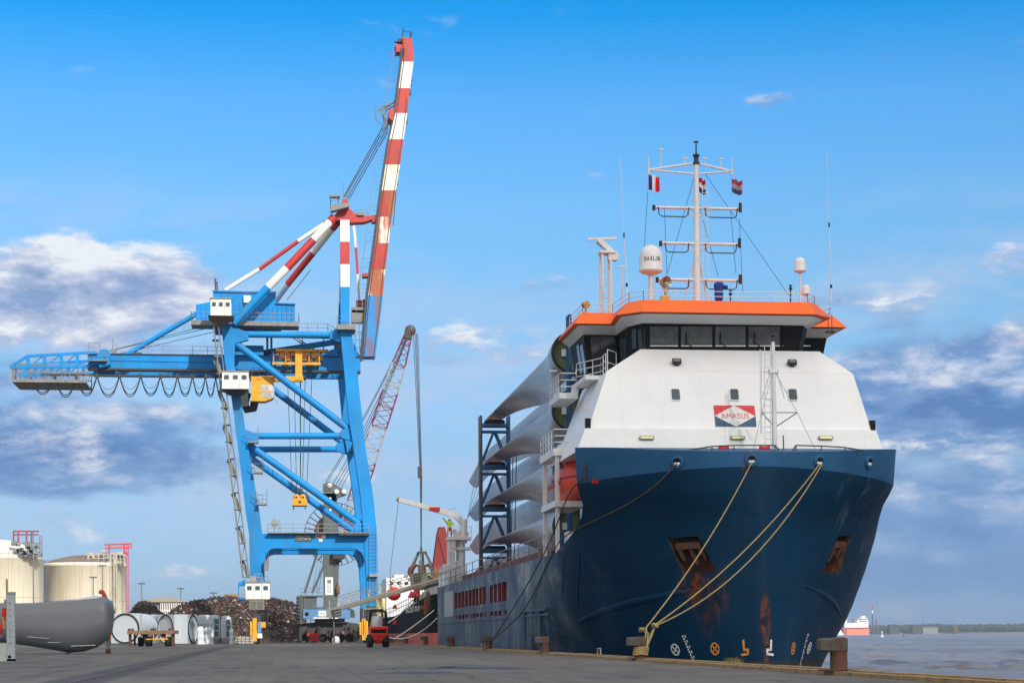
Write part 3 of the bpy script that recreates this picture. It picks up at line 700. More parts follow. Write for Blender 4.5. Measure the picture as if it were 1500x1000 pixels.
def house_paint():
    m = bpy.data.materials.new('bridge_white'); m.use_nodes = True; t = NT(m.node_tree); b = t.n['Principled BSDF']
    p = t.n.new('ShaderNodeNewGeometry').outputs['Position']; x, y, z = t.xyz(p)[0:3]
    n = t.noise(p, 0.5, 6, 0.6); ns = t.noise(t.mapping(p, (1, 1, 0.07)), 2.4, 8, 0.6)
    c = t.mix(t.step(n, 0.3, 0.7), lin(229, 230, 229), lin(236, 237, 236))
    f = t.math('ABSOLUTE', t.math('SUBTRACT', t.math('FRACT', t.math('DIVIDE', x, 2.05)), 0.5)); g = t.math('ABSOLUTE', t.math('SUBTRACT', t.math('FRACT', t.math('DIVIDE', t.math('ADD', z, 0.35), 1.72)), 0.5))
    seam = t.math('MAXIMUM', t.step(f, 0.010, 0.0), t.step(g, 0.012, 0.0))
    c = t.mix(t.math('MULTIPLY', seam, 0.16), c, lin(150, 150, 148))
    c = t.mix(t.math('MULTIPLY', t.step(ns, 0.6, 0.76), 0.10), c, lin(190, 184, 172))
    t.l.new(c, b.inputs['Base Color']); b.inputs['Roughness'].default_value = 0.42; b.inputs['Specular IOR Level'].default_value = 0.35
    h = t.math('ADD', t.noise(t.mapping(p, (1, 1, .8)), 0.9, 2), t.math('MULTIPLY', seam, -0.12))
    bn = t.n.new('ShaderNodeBump'); bn.inputs['Strength'].default_value = 0.2; bn.inputs['Distance'].default_value = 0.08; t.l.new(h, bn.inputs['Height']); t.l.new(bn.outputs[0], b.inputs['Normal'])
    return m
house = housemb.build('superstructure', house_paint(), ship)
bev = house.modifiers.new('edges', 'BEVEL'); bev.width = 0.04; bev.segments = 2; bev.limit_method = 'ANGLE'
def mir(r): return r + [(2 * 23.02 - x, y) for x, y in r[::-1]]
Z3 = lambda r, z: [Vector((x, y, z)) for x, y in r]
R_win0 = Z3(mir([(16.8, 104.5), (16.8, 100.5), (18.5, 100.5), (18.65, 98.0), (19.1, 96.75)]), 14.3)
R_win1 = Z3(mir([(16.4, 104.5), (16.4, 99.9), (18.15, 99.9), (18.25, 97.2), (18.8, 95.95)]), 16.78)
R_sof = Z3(mir([(15.7, 104.5), (15.7, 98.5), (17.6, 98.5), (17.4, 95.7), (18.5, 94.6)]), 17.16)
R_sof2 = Z3(mir([(15.95, 104.5), (15.95, 98.8), (17.85, 98.8), (17.7, 96.0), (18.6, 94.95)]), 17.12)
R_win2 = Z3(mir([(16.35, 104.5), (16.35, 99.84), (18.12, 99.84), (18.22, 97.15), (18.78, 95.9)]), 16.8)
R_top = Z3(mir([(16.2, 104.5), (16.2, 99.3), (17.95, 99.3), (18.05, 96.0), (18.7, 95.2)]), 17.87)
wh = MB(); wh.loft([R_win0, R_win1]); WHEEL = bvh_of(wh)
wheel = wh.build('wheelhouse', M_black, ship)
b = MB(); b.loft([R_win2, R_sof2]); b.build('window_header', M_white, wheel)
b = MB(); b.loft([R_sof, R_top]); b.build('roof', [M_orange], ship)
def pane(bvh, quad, mat, name, parent, th=0.03):
    c, n = hit(bvh, sum(q[0] for q in quad) / 4, sum(q[1] for q in quad) / 4)
    P = [hit(bvh, *q)[0] for q in quad]
    if c is None or any(p is None for p in P): print('PANE MISS', name, quad); return None
    m = MB(); m.prism([p + n * 0.004 for p in P], n * th); return m.build(name, mat, parent)
M_blind = pm('tinted_window', lin(86, 92, 92), 0.12, var=0.22, vs=2.2, spec=0.6, stain=lin(62, 68, 68), sa=0.5, ss=2.5)
for xa, xb in ((952, 993), (997.5, 1043), (1047.5, 1092), (1096.5, 1142), (1146, 1187)):
    w = pane(WHEEL, ((xa, 478), (xb, 478), (xb, 507), (xa, 507)), M_blind, 'window', wheel)
    b = MB(); P = [on(WHEEL, *q, 0.045) for q in ((xa, 505.5), (xb, 505.5), (xb, 507), (xa, 507))]; b.prism(P, hit(WHEEL, xa, 506)[1] * 0.015); b.build('sill', M_white2, w)
for xa, xb in ((926, 932), (935, 944)): pane(WHEEL, ((xa, 482), (xb, 481), (xb + 1, 510), (xa + 1, 511)), M_glass2, 'window', wheel)
for xa, xb in ((1191.5, 1196), (1197.5, 1201)): pane(WHEEL, ((xa, 481), (xb, 482), (xb - 1, 508), (xa - 1, 508)), M_glass2, 'window', wheel)
pane(WHEEL, ((864, 493), (902, 493), (904, 545), (869, 545)), M_glass, 'window', wheel)
for xa, xb in ((911.5, 914), (916, 919)): pane(WHEEL, ((xa - 3, 497), (xb - 2, 493), (xb, 530), (xa - 1, 533)), M_glass2, 'window', wheel)
for xa, xb in ((845, 848), (850, 854)): pane(WHEEL, ((xa, 507), (xb, 503), (xb + 6, 545), (xa + 6, 547)), M_glass2, 'window', wheel)
pane(WHEEL, ((1208, 495), (1226, 495), (1222, 528), (1205, 524)), M_glass2, 'window', wheel)
for px in (1003, 1053, 1103):                # wipers
    b = MB(); p = on(WHEEL, px + 1.5, 500, 0.09); q = on(WHEEL, px + 13, 510, 0.09); t = on(WHEEL, px + 2, 487, 0.09); b.tube(p, q, 0.022, n=5); b.tube(p + Vector((0, 0, -.15)), t, 0.03, n=5); b.build('wiper', M_black, wheel)
# lower windows, company board, flood lights
def rrect(c, x, u, w, h, r, k=5):
    P = []
    for sx, sy, a0 in ((1, 1, 0), (-1, 1, 90), (-1, -1, 180), (1, -1, 270)):
        for i in range(k + 1):
            a = R(a0 + 90 * i / k); P.append(c + x * (sx * (w / 2 - r) + r * math.cos(a)) + u * (sy * (h / 2 - r) + r * math.sin(a)))
    return P
def hframe(px, py):
    c, n = hit(HOUSE, px, py); x = Vector((0, 0, 1)).cross(n).normalized(); return c, x, n.cross(x).normalized(), n
for px in (989.5, 1075.5, 1161):
    c, x, u, n = hframe(px, 578); k = c.y / 2800 * 1.03
    b = MB(); b.prism(rrect(c + n * 0.003, x, u, 15 * k, 20.5 * k, 0.1), n * 0.045); w = b.build('window', M_white2, ship)
    b = MB(); b.prism(rrect(c + n * 0.049, x, u, 12 * k, 17.5 * k, 0.09), n * 0.008); b.build('pane', M_glass2, w)
for px, py in ((990.5, 533), (1159.5, 534.5)):
    c, x, u, n = hframe(px, py); b = MB(); b.prism(rrect(c + n * 0.10, x, u, 0.46, 0.30, 0.06), n * 0.16); b.beam(c - u * .15, c + n * 0.2 - u * .17, 0.2, 0.05)
    f = b.build('floodlight', M_dark, ship); b = MB(); b.prism(rrect(c + n * 0.262, x, u, 0.36, 0.2, 0.04), n * 0.01); b.build('lens', M_grey, f)
for px in (947, 1080, 1209):
    c, x, u, n = hframe(px, 641.5); b = MB(); b.prism(rrect(c + n * 0.003, x, u, 0.76, 0.2, 0.09), n * 0.1); f = b.build('bulkhead_lamp', M_grey, ship)
    b = MB(); b.prism(rrect(c + n * 0.104, x, u, 0.66, 0.13, 0.06), n * 0.03); b.build('lamp_cover', pm('lamp_cover', lin(226, 220, 150), 0.3, var=0.1), f)
c, x, u, n = hframe(1076.5, 609.5); k = 1.03 * c.y / 2800; w, hgt = 61 * k, 34.5 * k; c = c + n * 0.012
b = MB(); b.prism([c + x * a * w / 2 + u * d * hgt / 2 for a, d in ((-1, -1), (1, -1), (1, 1), (-1, 1))], n * 0.02); b.mi = 1
c2 = c + n * 0.0225
for s in (-1, 1):
    b.mi = 1; b.prism([c2 + x * s * w / 2 + u * hgt / 2, c2 + x * s * w / 2, c2 + u * hgt / 2], n * 0.004)
    b.mi = 2; b.prism([c2 + x * s * w / 2 - u * hgt / 2, c2 + x * s * w / 2, c2 - u * hgt / 2], n * 0.004)
board = b.build('company_board', [M_white2, pm('board_red', lin(214, 40, 50), 0.5, var=0.05), pm('board_blue', lin(36, 78, 112), 0.5, var=0.05)], ship)
text_part('AMASUS', c + n * 0.026, x, u, w * 0.68, hgt * 0.25, pm('board_letter', lin(226, 84, 56), 0.5, var=0.05), board)
# dark inset grilles at the ends of the deck edge
for px, py in ((861, 620), (1277.5, 623)):
    p = V(px, py, 94.2); b = MB(); b.box(p, (0.25, 0.3, 0.5)); b.build('ventilator', M_black, ship)

# rails on the forecastle
for pts in (((995, 661), (1043, 653.5), (1075, 652), (1135, 652), (1143, 661)), ((1160, 661), (1166, 652), (1203, 653), (1238, 655), (1267, 660))):
    b = MB(); P = [V(px, py, 89.6) for px, py in pts]
    for p, q in zip(P, P[1:]): b.tube(p, q, 0.035, n=6)
    for px in [p for p, _ in pts[1:-1]]:
        p = V(px, dict(pts)[px], 89.6); b.tube(p, (p.x, p.y, 9.4), 0.03, n=5)
    b.build('deck_rail', M_dark, ship)
for px in (1060, 1120):
    p = V(px, 657, 90.3); b = MB(); rot = Matrix.Rotation(R(90), 3, 'Y')
    b.lathe([(0.0, -.24), (.16, -.24), (.16, -.18), (.12, -.16), (.12, .14), (.16, .16), (.16, .24), (0, .24)], p, 14, rot); b.box(p - Vector((0, 0, .3)), (.34, .3, .4)); b.build('mooring_winch', M_red, ship)
b = MB(); p = V(1148, 660, 90.4); b.tube(p, p + Vector((-.02, 0, .75)), 0.03, n=6); b.box(p, (.3, .2, .12)); b.build('vent_pipe', M_dark, ship)

# foremast with ladder and lantern
b = MB(); p0 = V(1135, 662, 91.0); zt = V(1130.5, 500, 91.0).z; top = Vector((p0.x - 0.06, 91.0, zt))
b.tube(p0, p0.lerp(top, .66), 0.125, 0.11, 14); b.tube(p0.lerp(top, .66), top, 0.1, 0.085, 14)
y = p0.lerp(top, .75)
for dx in (-1, 1): b.tube(y + Vector((dx * .12, 0, 0)), y + Vector((dx * 0.55, 0.05, -1.4)), 0.03, n=5)
b.box(y + Vector((0, 0, -.1)), (0.5, .25, .18))
fm = b.build('foremast', M_white2, ship)
b = MB(); b.ladder(p0 + Vector((-.36, -.1, 0)), Vector((p0.x - .36, 90.9, zt - .3)), 0.3, (1, 0, 0), 0.3, 0.022)
for zz in (1.2, 2.6, 3.9):
    b.tube(p0 + Vector((-.75, -.15, zz)), p0 + Vector((-.1, 0, zz)), 0.02, n=4)
b.tube(p0 + Vector((-.75, -.15, .9)), p0 + Vector((-.75, -.15, 5.0)), 0.018, n=4); b.tube(p0 + Vector((-.62, .1, .9)), p0 + Vector((-.62, .1, 5.0)), 0.018, n=4)
b.build('ladder', M_white2, fm)
b = MB(); l = V(1104 + 12, 604, 91.0); r_ = V(1168, 604, 91.0); m_ = Vector((p0.x, 91, V(1135, 626, 91).z))
b.tube(l, r_, 0.025, n=5); b.tube(l, m_, 0.03, n=5); b.tube(r_, m_, 0.03, n=5); b.build('spreader', M_grey, fm)
b = MB(); t2 = p0.lerp(top, .75)
b.tube(t2, r_, 0.012, n=4); b.tube(r_, V(1195, 660, 91), 0.012, n=4); b.tube(t2, l, 0.012, n=4); b.tube(l, V(1103, 660, 91), 0.012, n=4); b.build('stay', M_rail, fm)
b = MB(); b.lathe([(0, 0), (.13, 0), (.13, .06), (.09, .08), (.09, .25), (.13, .27), (.13, .32), (.09, .34), (.09, .5), (.12, .52), (0, .58)], top, 12); b.build('lantern', M_dark, fm)

# ------------------------------------------------------------------ roof gear
ZR = 17.87
b = MB()
P = [V(851, 470, 103), V(868, 447, 99.6)]; P = [Vector((16.3, 104, ZR)), Vector((16.3, 99.5, ZR)), Vector((17.9, 99.5, ZR)), Vector((18.15, 96.2, ZR)), Vector((18.75, 95.4, ZR)), Vector((27.3, 95.4, ZR)), Vector((27.9, 96.2, ZR)), Vector((28.1, 99.5, ZR)), Vector((29.7, 99.5, ZR)), Vector((29.7, 104, ZR))]
b.rail(P, 0.5, (1.0, 0.5), 1.6, 0.02); b.build('roof_rail', M_white2, ship)
YM = 101.5
def at(px, py, Y=YM): return V(px, py, Y)
mast = MB(); mx = at(1021, 437).x; zt = at(1020, 238).z
mast.tube((mx, YM, ZR - .1), (mx, YM, at(1020, 340).z), 0.2, 0.17, 14); mast.tube((mx, YM, at(1020, 340).z), (mx, YM, zt), 0.165, 0.13, 14)
for dx in (-1, 1): mast.tube((mx, YM, at(0, 355).z), (mx + dx * 0.9, YM + .4, ZR), 0.05, n=6)
mo = mast.build('mast', M_white2, ship)
lad = MB(); lad.ladder((mx + .45, YM - .15, ZR), (mx + .45, YM - .15, at(0, 260).z), 0.3, (1, 0, 0), 0.35, 0.02); lad.build('ladder', M_white2, mo)
for (py, xa, xb) in ((305, 957, 1086), (357, 967, 1085), (410, 962, 1086)):
    z = at(1020, py).z; b = MB(); l, r_ = at(xa, py), at(xb, py)
    b.tube((l.x, YM, z), (r_.x, YM, z), 0.085, n=8)
    for e in (l.x + .5, r_.x - .5): b.tube((mx + (e - mx) * .45, YM, z), (mx, YM, z - .55), 0.04, n=5)
    yd = b.build('yard', M_white2, mo)
    g = MB()
    for a0_, a1_ in (((l.x + .25, mx - .45)), ((mx + .45, r_.x - .25))):
        zz = z - .5
        g.path([(a0_, YM - .1, z), (a0_ + .05, YM - .1, zz + .1), (a0_ + .2, YM - .1, zz), (a1_ - .2, YM - .1, zz), (a1_ - .05, YM - .1, zz + .1), (a1_, YM - .1, z)], 0.032, 6)
    g.build('lamp_guard', M_dark, yd)
    g = MB()
    for e, h_ in ((l.x, .28), (r_.x - .1, .5)): g = MB(); g.tube((e, YM - .15, z - .2), (e, YM - .15, z - .2 + h_), 0.09, n=8); g.build('navigation_lamp', pm('lamp_housing', lin(44, 26, 26), 0.4, var=0.2), yd)
b = MB(); z0 = at(1020, 243).z
for xe, ye in ((950, 249), (1072, 251)):
    e = at(xe, ye); b.tube(e, (mx, YM, z0 + .15), 0.06, n=6); b.tube(e, (mx, YM, z0 - .45), 0.05, n=6)
    b.tube(e, e + Vector((0, 0, .75)), 0.03, n=5); b.tube(e + Vector((0, -.05, -.25)), e + Vector((0, -.05, .2)), 0.06, n=6)
for xe, ya in ((968, 219), (1056, 233), (1003, 232), (1032, 232)):
    p = at(xe, 245); b.tube(p, (p.x, YM, at(xe, ya).z), 0.025, n=5); b.box((p.x, YM, at(xe, ya).z), (.28, .1, .06))
b.build('top_yard', M_white2, mo)
b = MB(); b.lathe([(0, -.1), (.2, -.1), (.2, 0), (.13, .03), (.13, .3), (.19, .33), (.19, .42), (.05, .45), (.03, 1.05), (0.14, 1.08), (0.14, 1.12), (0, 1.12)], (mx, YM, zt), 12); b.build('lantern', M_dark, mo)
b = MB()
for (xa, ya, xb, yb) in ((1018, 255, 975, 410), (1033, 255, 1155, 432), (1024, 300, 1052, 405), (949, 280, 944, 360), (973, 300, 977, 400), (1070, 305, 1078, 400), (1083, 320, 1088, 430)):
    b.tube(at(xa, ya), at(xb, yb), 0.014, n=4)
b.build('stay_wire', M_wire, mo)

def dome(px, ytop, ybot, rad, Y, name, txt=None, pole_to=ZR, offx=0):
    c = V(px, ybot, Y); zt_ = V(px, ytop, Y).z; H = zt_ - c.z
    b = MB(); b.tube((c.x, Y, pole_to - .05), (c.x, Y, c.z), rad * .22 if rad > .4 else .05, n=10)
    d = b.build(name, M_white2, ship)
    b = MB(); prof = [(rad * .25, -rad * .3), (rad * .8, -rad * .12), (rad * 1.02, .02), (rad * 1.02, rad * .12), (rad, rad * .16), (rad * .99, H * .55)] + [(rad * .99 * math.cos(a), H * .55 + H * .45 * math.sin(a)) for a in [R(q) for q in range(12, 91, 13)]]
    b.lathe(prof, (c.x, Y, c.z), 24); k = b.build('radome', M_white, d)
    if txt:
        p = Vector((c.x, Y, c.z + H * .42)); dv = (CAM - p); dv.z = 0; dv.normalize(); dv = Matrix.Rotation(offx, 3, 'Z') @ dv
        for i, ch in enumerate(txt):
            a = (i - (len(txt) - 1) / 2) * .235 * (0.66 / rad); e = Matrix.Rotation(a, 3, 'Z') @ dv
            text_part(ch, p + e * (rad * .995), Vector((0, 0, 1)).cross(e), (0, 0, 1), 0.13 if ch != 'I' else .045, 0.21, M_black, k, thick=0.012)
    return d
dome(953.5, 359, 398, 0.62, 98.6, 'satellite_dome', 'SAILOR', offx=R(9))
dome(1172, 377, 397.5, 0.32, 98.0, 'satellite_dome')
b = MB()
dome(1180.5, 417, 431, 0.24, 99.5, 'satellite_dome')
# radar tower
b = MB(); Yr = 103.2; p = V(888, 452, Yr); ptop = V(888, 372, Yr).z; q = V(897, 452, Yr)
for (xx, yy) in ((p.x - .25, Yr - .3), (p.x - .25, Yr + .3), (p.x + .22, Yr + .3), (p.x + .22, Yr - .3)): b.tube((xx, yy, ZR - 1.5), (xx, yy, ptop), 0.07, n=6)
zz = ZR - 1
while zz < ptop: b.tube((p.x - .25, Yr - .3, zz), (p.x + .22, Yr - .3, zz), 0.025, n=4); zz += .35
b.box((p.x + .05, Yr, ptop + .05), (.85, .9, .12)); b.box((p.x + .35, Yr - .1, ptop - .18), (.5, .5, .4))
b.beam(V(876, 352, Yr), V(905, 378, Yr), .5, .26)
rt = b.build('radar_tower', M_white2, ship)
b = MB(); a_, c_ = V(860, 350.5, Yr), V(903, 349, Yr); b.beam(a_, c_, .14, .13); m_ = a_.lerp(c_, .5); b.tube(m_, m_ - Vector((0, 0, .3)), .16, n=10); b.build('scanner', M_white2, rt)
b = MB(); p = V(911, 420, 101); b.tube((p.x, 101, ZR), (p.x, 101, V(911, 390, 101).z), .04, n=6); b.box(V(913, 390, 101), (.45, .08, .08)); b.build('antenna_post', M_white2, ship)
for (xb, yb, xm, ym, xt, yt, Y) in ((918, 428, 914, 345, 908.5, 232, 98.5), (1217.5, 430, 1214.5, 330, 1211, 222, 99.0)):
    b = MB(); b.tube(V(xb, yb + 12, Y), V(xb, yb - 12, Y), .05, n=6); b.tube(V(xb, yb - 12, Y), V(xm, ym, Y), .028, n=5); b.tube(V(xm, ym, Y), V(xt, yt, Y), .014, n=5); b.mi = 1
    b.tube(V(xm, ym + 3, Y), V(xm, ym - 4, Y), .04, n=6); b.tube(V(xb, yb - 8, Y), V(xb, yb - 13, Y), .06, n=6); b.build('whip_antenna', [M_white2, M_black], ship)
# search light, covered compass and small lamps
p = V(975, 413, 98.2); b = MB(); rot = (Vector((.45, -1, -.05))).to_track_quat('Z', 'Y').to_matrix()
b.lathe([(0, -.3), (.2, -.28), (.27, -.1), (.29, .14)], p, 18, rot); b.tube(p - Vector((0, 0, .3)), (p.x, p.y, ZR), .09, n=8); b.box((p.x - .04, p.y, V(0, 429, 98.2).z), (.46, .4, .3))
for s in (-1, 1): b.tube(p + Vector((.28 * s, 0, 0)), p + Vector((.12 * s, 0, -.42)), .025, n=5)
sb = b.build('searchlight', M_gold, ship)
b = MB(); b.lathe([(.29, .14), (.25, .13), (.14, .02), (0, -.04)], p, 18, rot); b.build('reflector', pm('mirror', lin(150, 150, 144), 0.15, metal=0.9, var=0.1), sb)
p = V(1053, 438, 97.6); b = MB(); prof = [(.2, 0), (.23, .2), (.24, .55), (.27, .7), (.26, .85), (.15, .95), (0, .98)]
b.lathe([(r_ * (1 + .06 * math.sin(i * 2.1)), z) for i, (r_, z) in enumerate(prof)], (p.x, p.y, ZR + .45), 12); b.tube((p.x, p.y, ZR), (p.x, p.y, ZR + .5), .1, n=8); b.lathe([(0, 0), (.12, 0), (.12, .16), (0, .16)], (p.x + .36, p.y, ZR + 1.07), 10, Matrix.Rotation(R(20), 3, 'X')); b.build('covered_compass', M_navy, ship)
for px, py, Y in ((1070, 432, 97.4), (1158, 424, 97.6)):
    p = V(px, py, Y); b = MB(); b.tube((p.x, Y, ZR), (p.x, Y, p.z), .04, n=6); b.lathe([(0, 0), (.1, 0), (.1, .08), (.06, .1), (.06, .2), (.11, .22), (0, .26)], p, 10); b.build('signal_lamp', M_dark, ship)
p = V(858, 451, 99.6); b = MB(); b.tube((p.x, p.y, ZR), (p.x, p.y, ZR + .3), .06, n=6); b.lathe([(0, -.18), (.18, -.15), (.2, .12), (.16, .14), (0, .05)], (p.x, p.y, ZR + .45), 14, rot); b.build('searchlight', M_gold, ship)
# port bridge wing gear seen behind the roof corner
b = MB(); q = V(1216, 486, 97.2); b.lathe([(.25 + .03 * math.cos(a), .03 * math.sin(a)) for a in [i * math.pi / 4 for i in range(9)]], q, 18); b.tube(q + Vector((-.1, 0, 0)), q + Vector((-.1, 0, .9)), .02, n=4); b.tube(q + Vector((.1, 0, 0)), q + Vector((.1, 0, .9)), .02, n=4); b.build('life_ring', M_dark, ship)

# ------------------------------------------------------------------ starboard side platforms, columns
zd = DLV[0].z
b = MB(); f1 = []
w1 = V(847, 560, 100.3); w2 = V(872, 560, 100.3); xin = V(887, 560, 97.5).x
b.box2((w1.x - .1, 97.4, w1.z - .22), (xin, 101, w1.z)); lo = V(816, 578, 101.5)
b.box2((lo.x, 100.6, lo.z - .3), (lo.x + 1.0, 104.5, lo.z)); n_ = 6
for i in range(n_): f = (i + .5) / n_; c = Vector((lo.x + .9 + (w1.x - lo.x - .9) * f, 101.2, lo.z + (w1.z - lo.z) * f)); b.box(c, (.3, .9, .06))
b.beam((lo.x + .8, 100.7, lo.z - .1), (w1.x, 100.7, w1.z - .1), .06, .28)
b.build('bridge_platform', M_white2, ship)
b = MB()
b.rail([(lo.x + .05, 104.4, lo.z), (lo.x + .05, 100.7, lo.z), (lo.x + .9, 100.7, lo.z), (w1.x, 100.7, w1.z), (w2.x, 98.6, w1.z), (V(887, 545, 97).x, 96.9, w1.z + .0)], 1.05, (1, .66, .33), .8, .028)
b.rail([(V(890, 540, 96.6).x, 96.6, DLV[0].z + .0), (V(905, 530, 96.6).x + .1, 97.6, DLV[0].z)], 1.3, (1, .5), 1, .025)
b.tube(V(805, 543, 101), V(816, 543, 101), .03, n=5)
b.build('platform_rail', M_white2, ship)
b = MB(); l2 = V(811, 656, 99.2); b.box2((l2.x, 99.2, l2.z - .38), (V(850, 656, 99.2).x, 104.5, l2.z)); b.build('side_platform', M_white2, ship)
b = MB(); b.rail([(l2.x + .05, 104.4, l2.z), (l2.x + .05, 99.3, l2.z), (V(849, 650, 99.3).x, 99.3, l2.z)], 1.0, (1, .66, .33), 1.0, .028); b.build('platform_rail', M_white2, ship)
b = MB(); px0 = l2.x + .12
for yy in (99.4, 104.0): b.box2((px0, yy, 5.1), (px0 + .2, yy + .2, l2.z - .38))
b.box2((px0, 99.41, 5.1), (px0 + .8, 99.6, 5.4)); zc = V(812, 736, 99.4).z
b.box2((px0 - .08, 99.2, zc - .22), (px0 + 1.6, 104.3, zc + .1))
b.beam((px0 + .28, 99.5, l2.z - .5), (px0 + 1.2, 99.5, l2.z - 1.9), .07, .07); b.beam((px0 + .45, 99.5, l2.z - .5), (px0 + 1.35, 99.5, l2.z - 1.9), .07, .07)
b.build('support_column', M_white2, ship)
b = MB(); p = V(840, 787, 98); b.box2((p.x - .15, 98.9, 5.2), (p.x + .3, 100.2, 6.35)); b.build('deck_locker', M_white2, ship)
b = MB(); p = V(826, 793, 100); b.box2((p.x - .25, 100.4, 5.2), (p.x + .35, 101.2, 6.35)); b.build('deck_locker', M_frame, ship)
b = MB(); b.rail([(SIDE_X + .08, 168, 5.2), (SIDE_X + .08, 101, 5.2)], 1.15, (1, .5), 4.5, .03); b.build('deck_rail', M_rail, ship)
b = MB(); b.box2((SIDE_X + .9, 107, 5.2), (SXC + HB - .9, 168, 5.7)); b.box2((SIDE_X + 1.3, 106.5, 5.7), (SXC + HB - 1.3, 168.5, 5.95)); b.build('hatch_cover', M_deckred, ship)
b = MB(); b.box2((SIDE_X + 2.5, 103.2, 5.2), (SXC + HB - 1.5, 106, 14.2)); b.build('deckhouse_back', M_white, ship)

# stern crane of the same ship: white post, jib with a hook rope
b = MB(); Yc = 166.0; p = V(675, 835, Yc); zt = V(675, 760, Yc).z
b.tube((p.x, Yc, 5.2), (p.x, Yc, V(0, 790, Yc).z), .42, .38, 12); b.tube((p.x + .2, Yc, V(0, 795, Yc).z), (p.x + .3, Yc, zt), .36, .3, 12)
b.beam((p.x + .2, Yc, V(0, 805, Yc).z), (p.x - .6, Yc, V(0, 775, Yc).z), .5, .4)
b.pbox(657.5, 833, 667, 787, Yc - .8, Yc + .8); b.pbox(656, 790, 691, 785.5, Yc - 1.0, Yc + 1.0); b.pbox(668, 805, 690, 801, Yc - .6, Yc + .6)
cr = b.build('deck_crane', M_white2, ship)
b = MB(); b.rail([V(656.5, 786, Yc - .9), V(672, 786, Yc - .9)], .9, (1, .5), .6, .03); b.rail([V(680, 786, Yc - .9), V(690.5, 786, Yc - .9)], .9, (1, .5), .6, .03); b.ladder(V(662, 833, Yc - .9), V(662, 789, Yc - .9), .4, (1, 0, 0), .35, .03); b.build('platform_rail', M_white2, cr)
b = MB(); tip = V(584, 731.5, Yc); kn = V(668, 754, Yc); pv = V(677, 765, Yc)
b.beam(kn, tip, .5, .52, (0, 0, 1), .4, .36); b.beam(pv, kn, .5, .5); b.build('jib', M_white2, cr)
b = MB(); m_ = kn.lerp(tip, .38); b.box(m_ + Vector((0, -.34, -.02)), (.9, .04, .36), Matrix.Rotation(math.atan2((tip - kn).z, (tip - kn).x) + math.pi, 3, 'Y').inverted() if False else None); b.build('jib_plate', M_red, cr)
b = MB(); b.lathe([(.0, -.2), (.2, -.2), (.2, .2), (0, .2)], tip, 12, Matrix.Rotation(R(90), 3, 'X')); b.build('sheave', pm('ochre_paint', lin(160, 122, 50), .5), cr)
b = MB(); b.tube(tip, V(571, 842, Yc), .02, n=4); b.path(sag(kn + Vector((0, 0, .6)), tip + Vector((0, 0, .2)), .5), .016, 4)
for k in range(3): b.tube((p.x + .6, Yc, zt), V(705 + k * 6, 655 + k * 14, Yc - 8), .018, n=4)
b.build('hoist_rope', M_wire, cr)
b = MB()
for i in range(7):
    z0 = 5.3 + i * .35
b.box2((SIDE_X + .1, 162.5, 5.2), (SIDE_X + .2, 170.8, 6.2)); b.rail([(SIDE_X + .15, 171, 5.2), (SIDE_X + .15, 150, 5.2)], 1.7, (1, .8, .6, .4), 1.0, .03); b.build('stern_rail', M_white2, ship)
b = MB(); q = V(663, 800, 168.5); b.box2((q.x - .8, 167.8, 5.2), (q.x + .9, 169.5, V(0, 826, 168.5).z)); b.build('stern_locker', M_white2, ship)

# ------------------------------------------------------------------ the cargo: turbine blades in their racks
def make_blade(mb, Y0, Y1, X, Z, chord, phase, droop=0.0):
    """root ring near the bridge, tip aft; the section turns from a ring into a thin leaf"""
    L = Y1 - Y0; rows = []
    for i in range(41):
        f = i / 40; s = min(1.0, f / 0.24); s = s * s * (3 - 2 * s)
        c_ = 1.15 * 2 * (1 - s) + s * chord * (1 - 0.62 * ((f - .24) / .76 if f > .24 else 0) ** 0.8) * (1 - max(0, (f - .93) / .07) ** 2 * .93)
        th = 2.3 * (1 - s) + s * max(.05, .95 * (1 - f) ** 1.1)
        q_ = min(1, max(0, (f - .05) / .9)); tw = R(phase[0] + (phase[1] - phase[0]) * q_ * q_ * (3 - 2 * q_))
        row = []
        for k in range(24):
            a = k / 24 * 2 * math.pi; x = math.cos(a); y = math.sin(a)
            tk = (1 - s) + s * (0.5 + 0.5 * x) ** 0.6 if s > 0 else 1
            lx, lz = x * c_ / 2 + s * (1.15 - c_ / 2), y * th / 2 * tk
            lx -= 1.15; wx = lx * math.cos(tw) - lz * math.sin(tw); wz = lx * math.sin(tw) + lz * math.cos(tw)
            dz = droop * max(0, (f - .74) / .26) ** 1.7
            row.append(Vector((X - wz, Y0 + L * f, Z + wx + 1.15 - dz)))
        rows.append(row)
    mb.grid(rows, True, True); mb.add(rows[-1], [tuple(range(24))])
    return rows[0]
LAYZ = []
Yroot = 108.5
for i, yy in enumerate((516, 601, 686, 770)): LAYZ.append(V(838, yy, Yroot).z)
LAYZ.append(LAYZ[-1] - 3.0)
names = ['topmost', 'second', 'third', 'fourth', 'lowest']
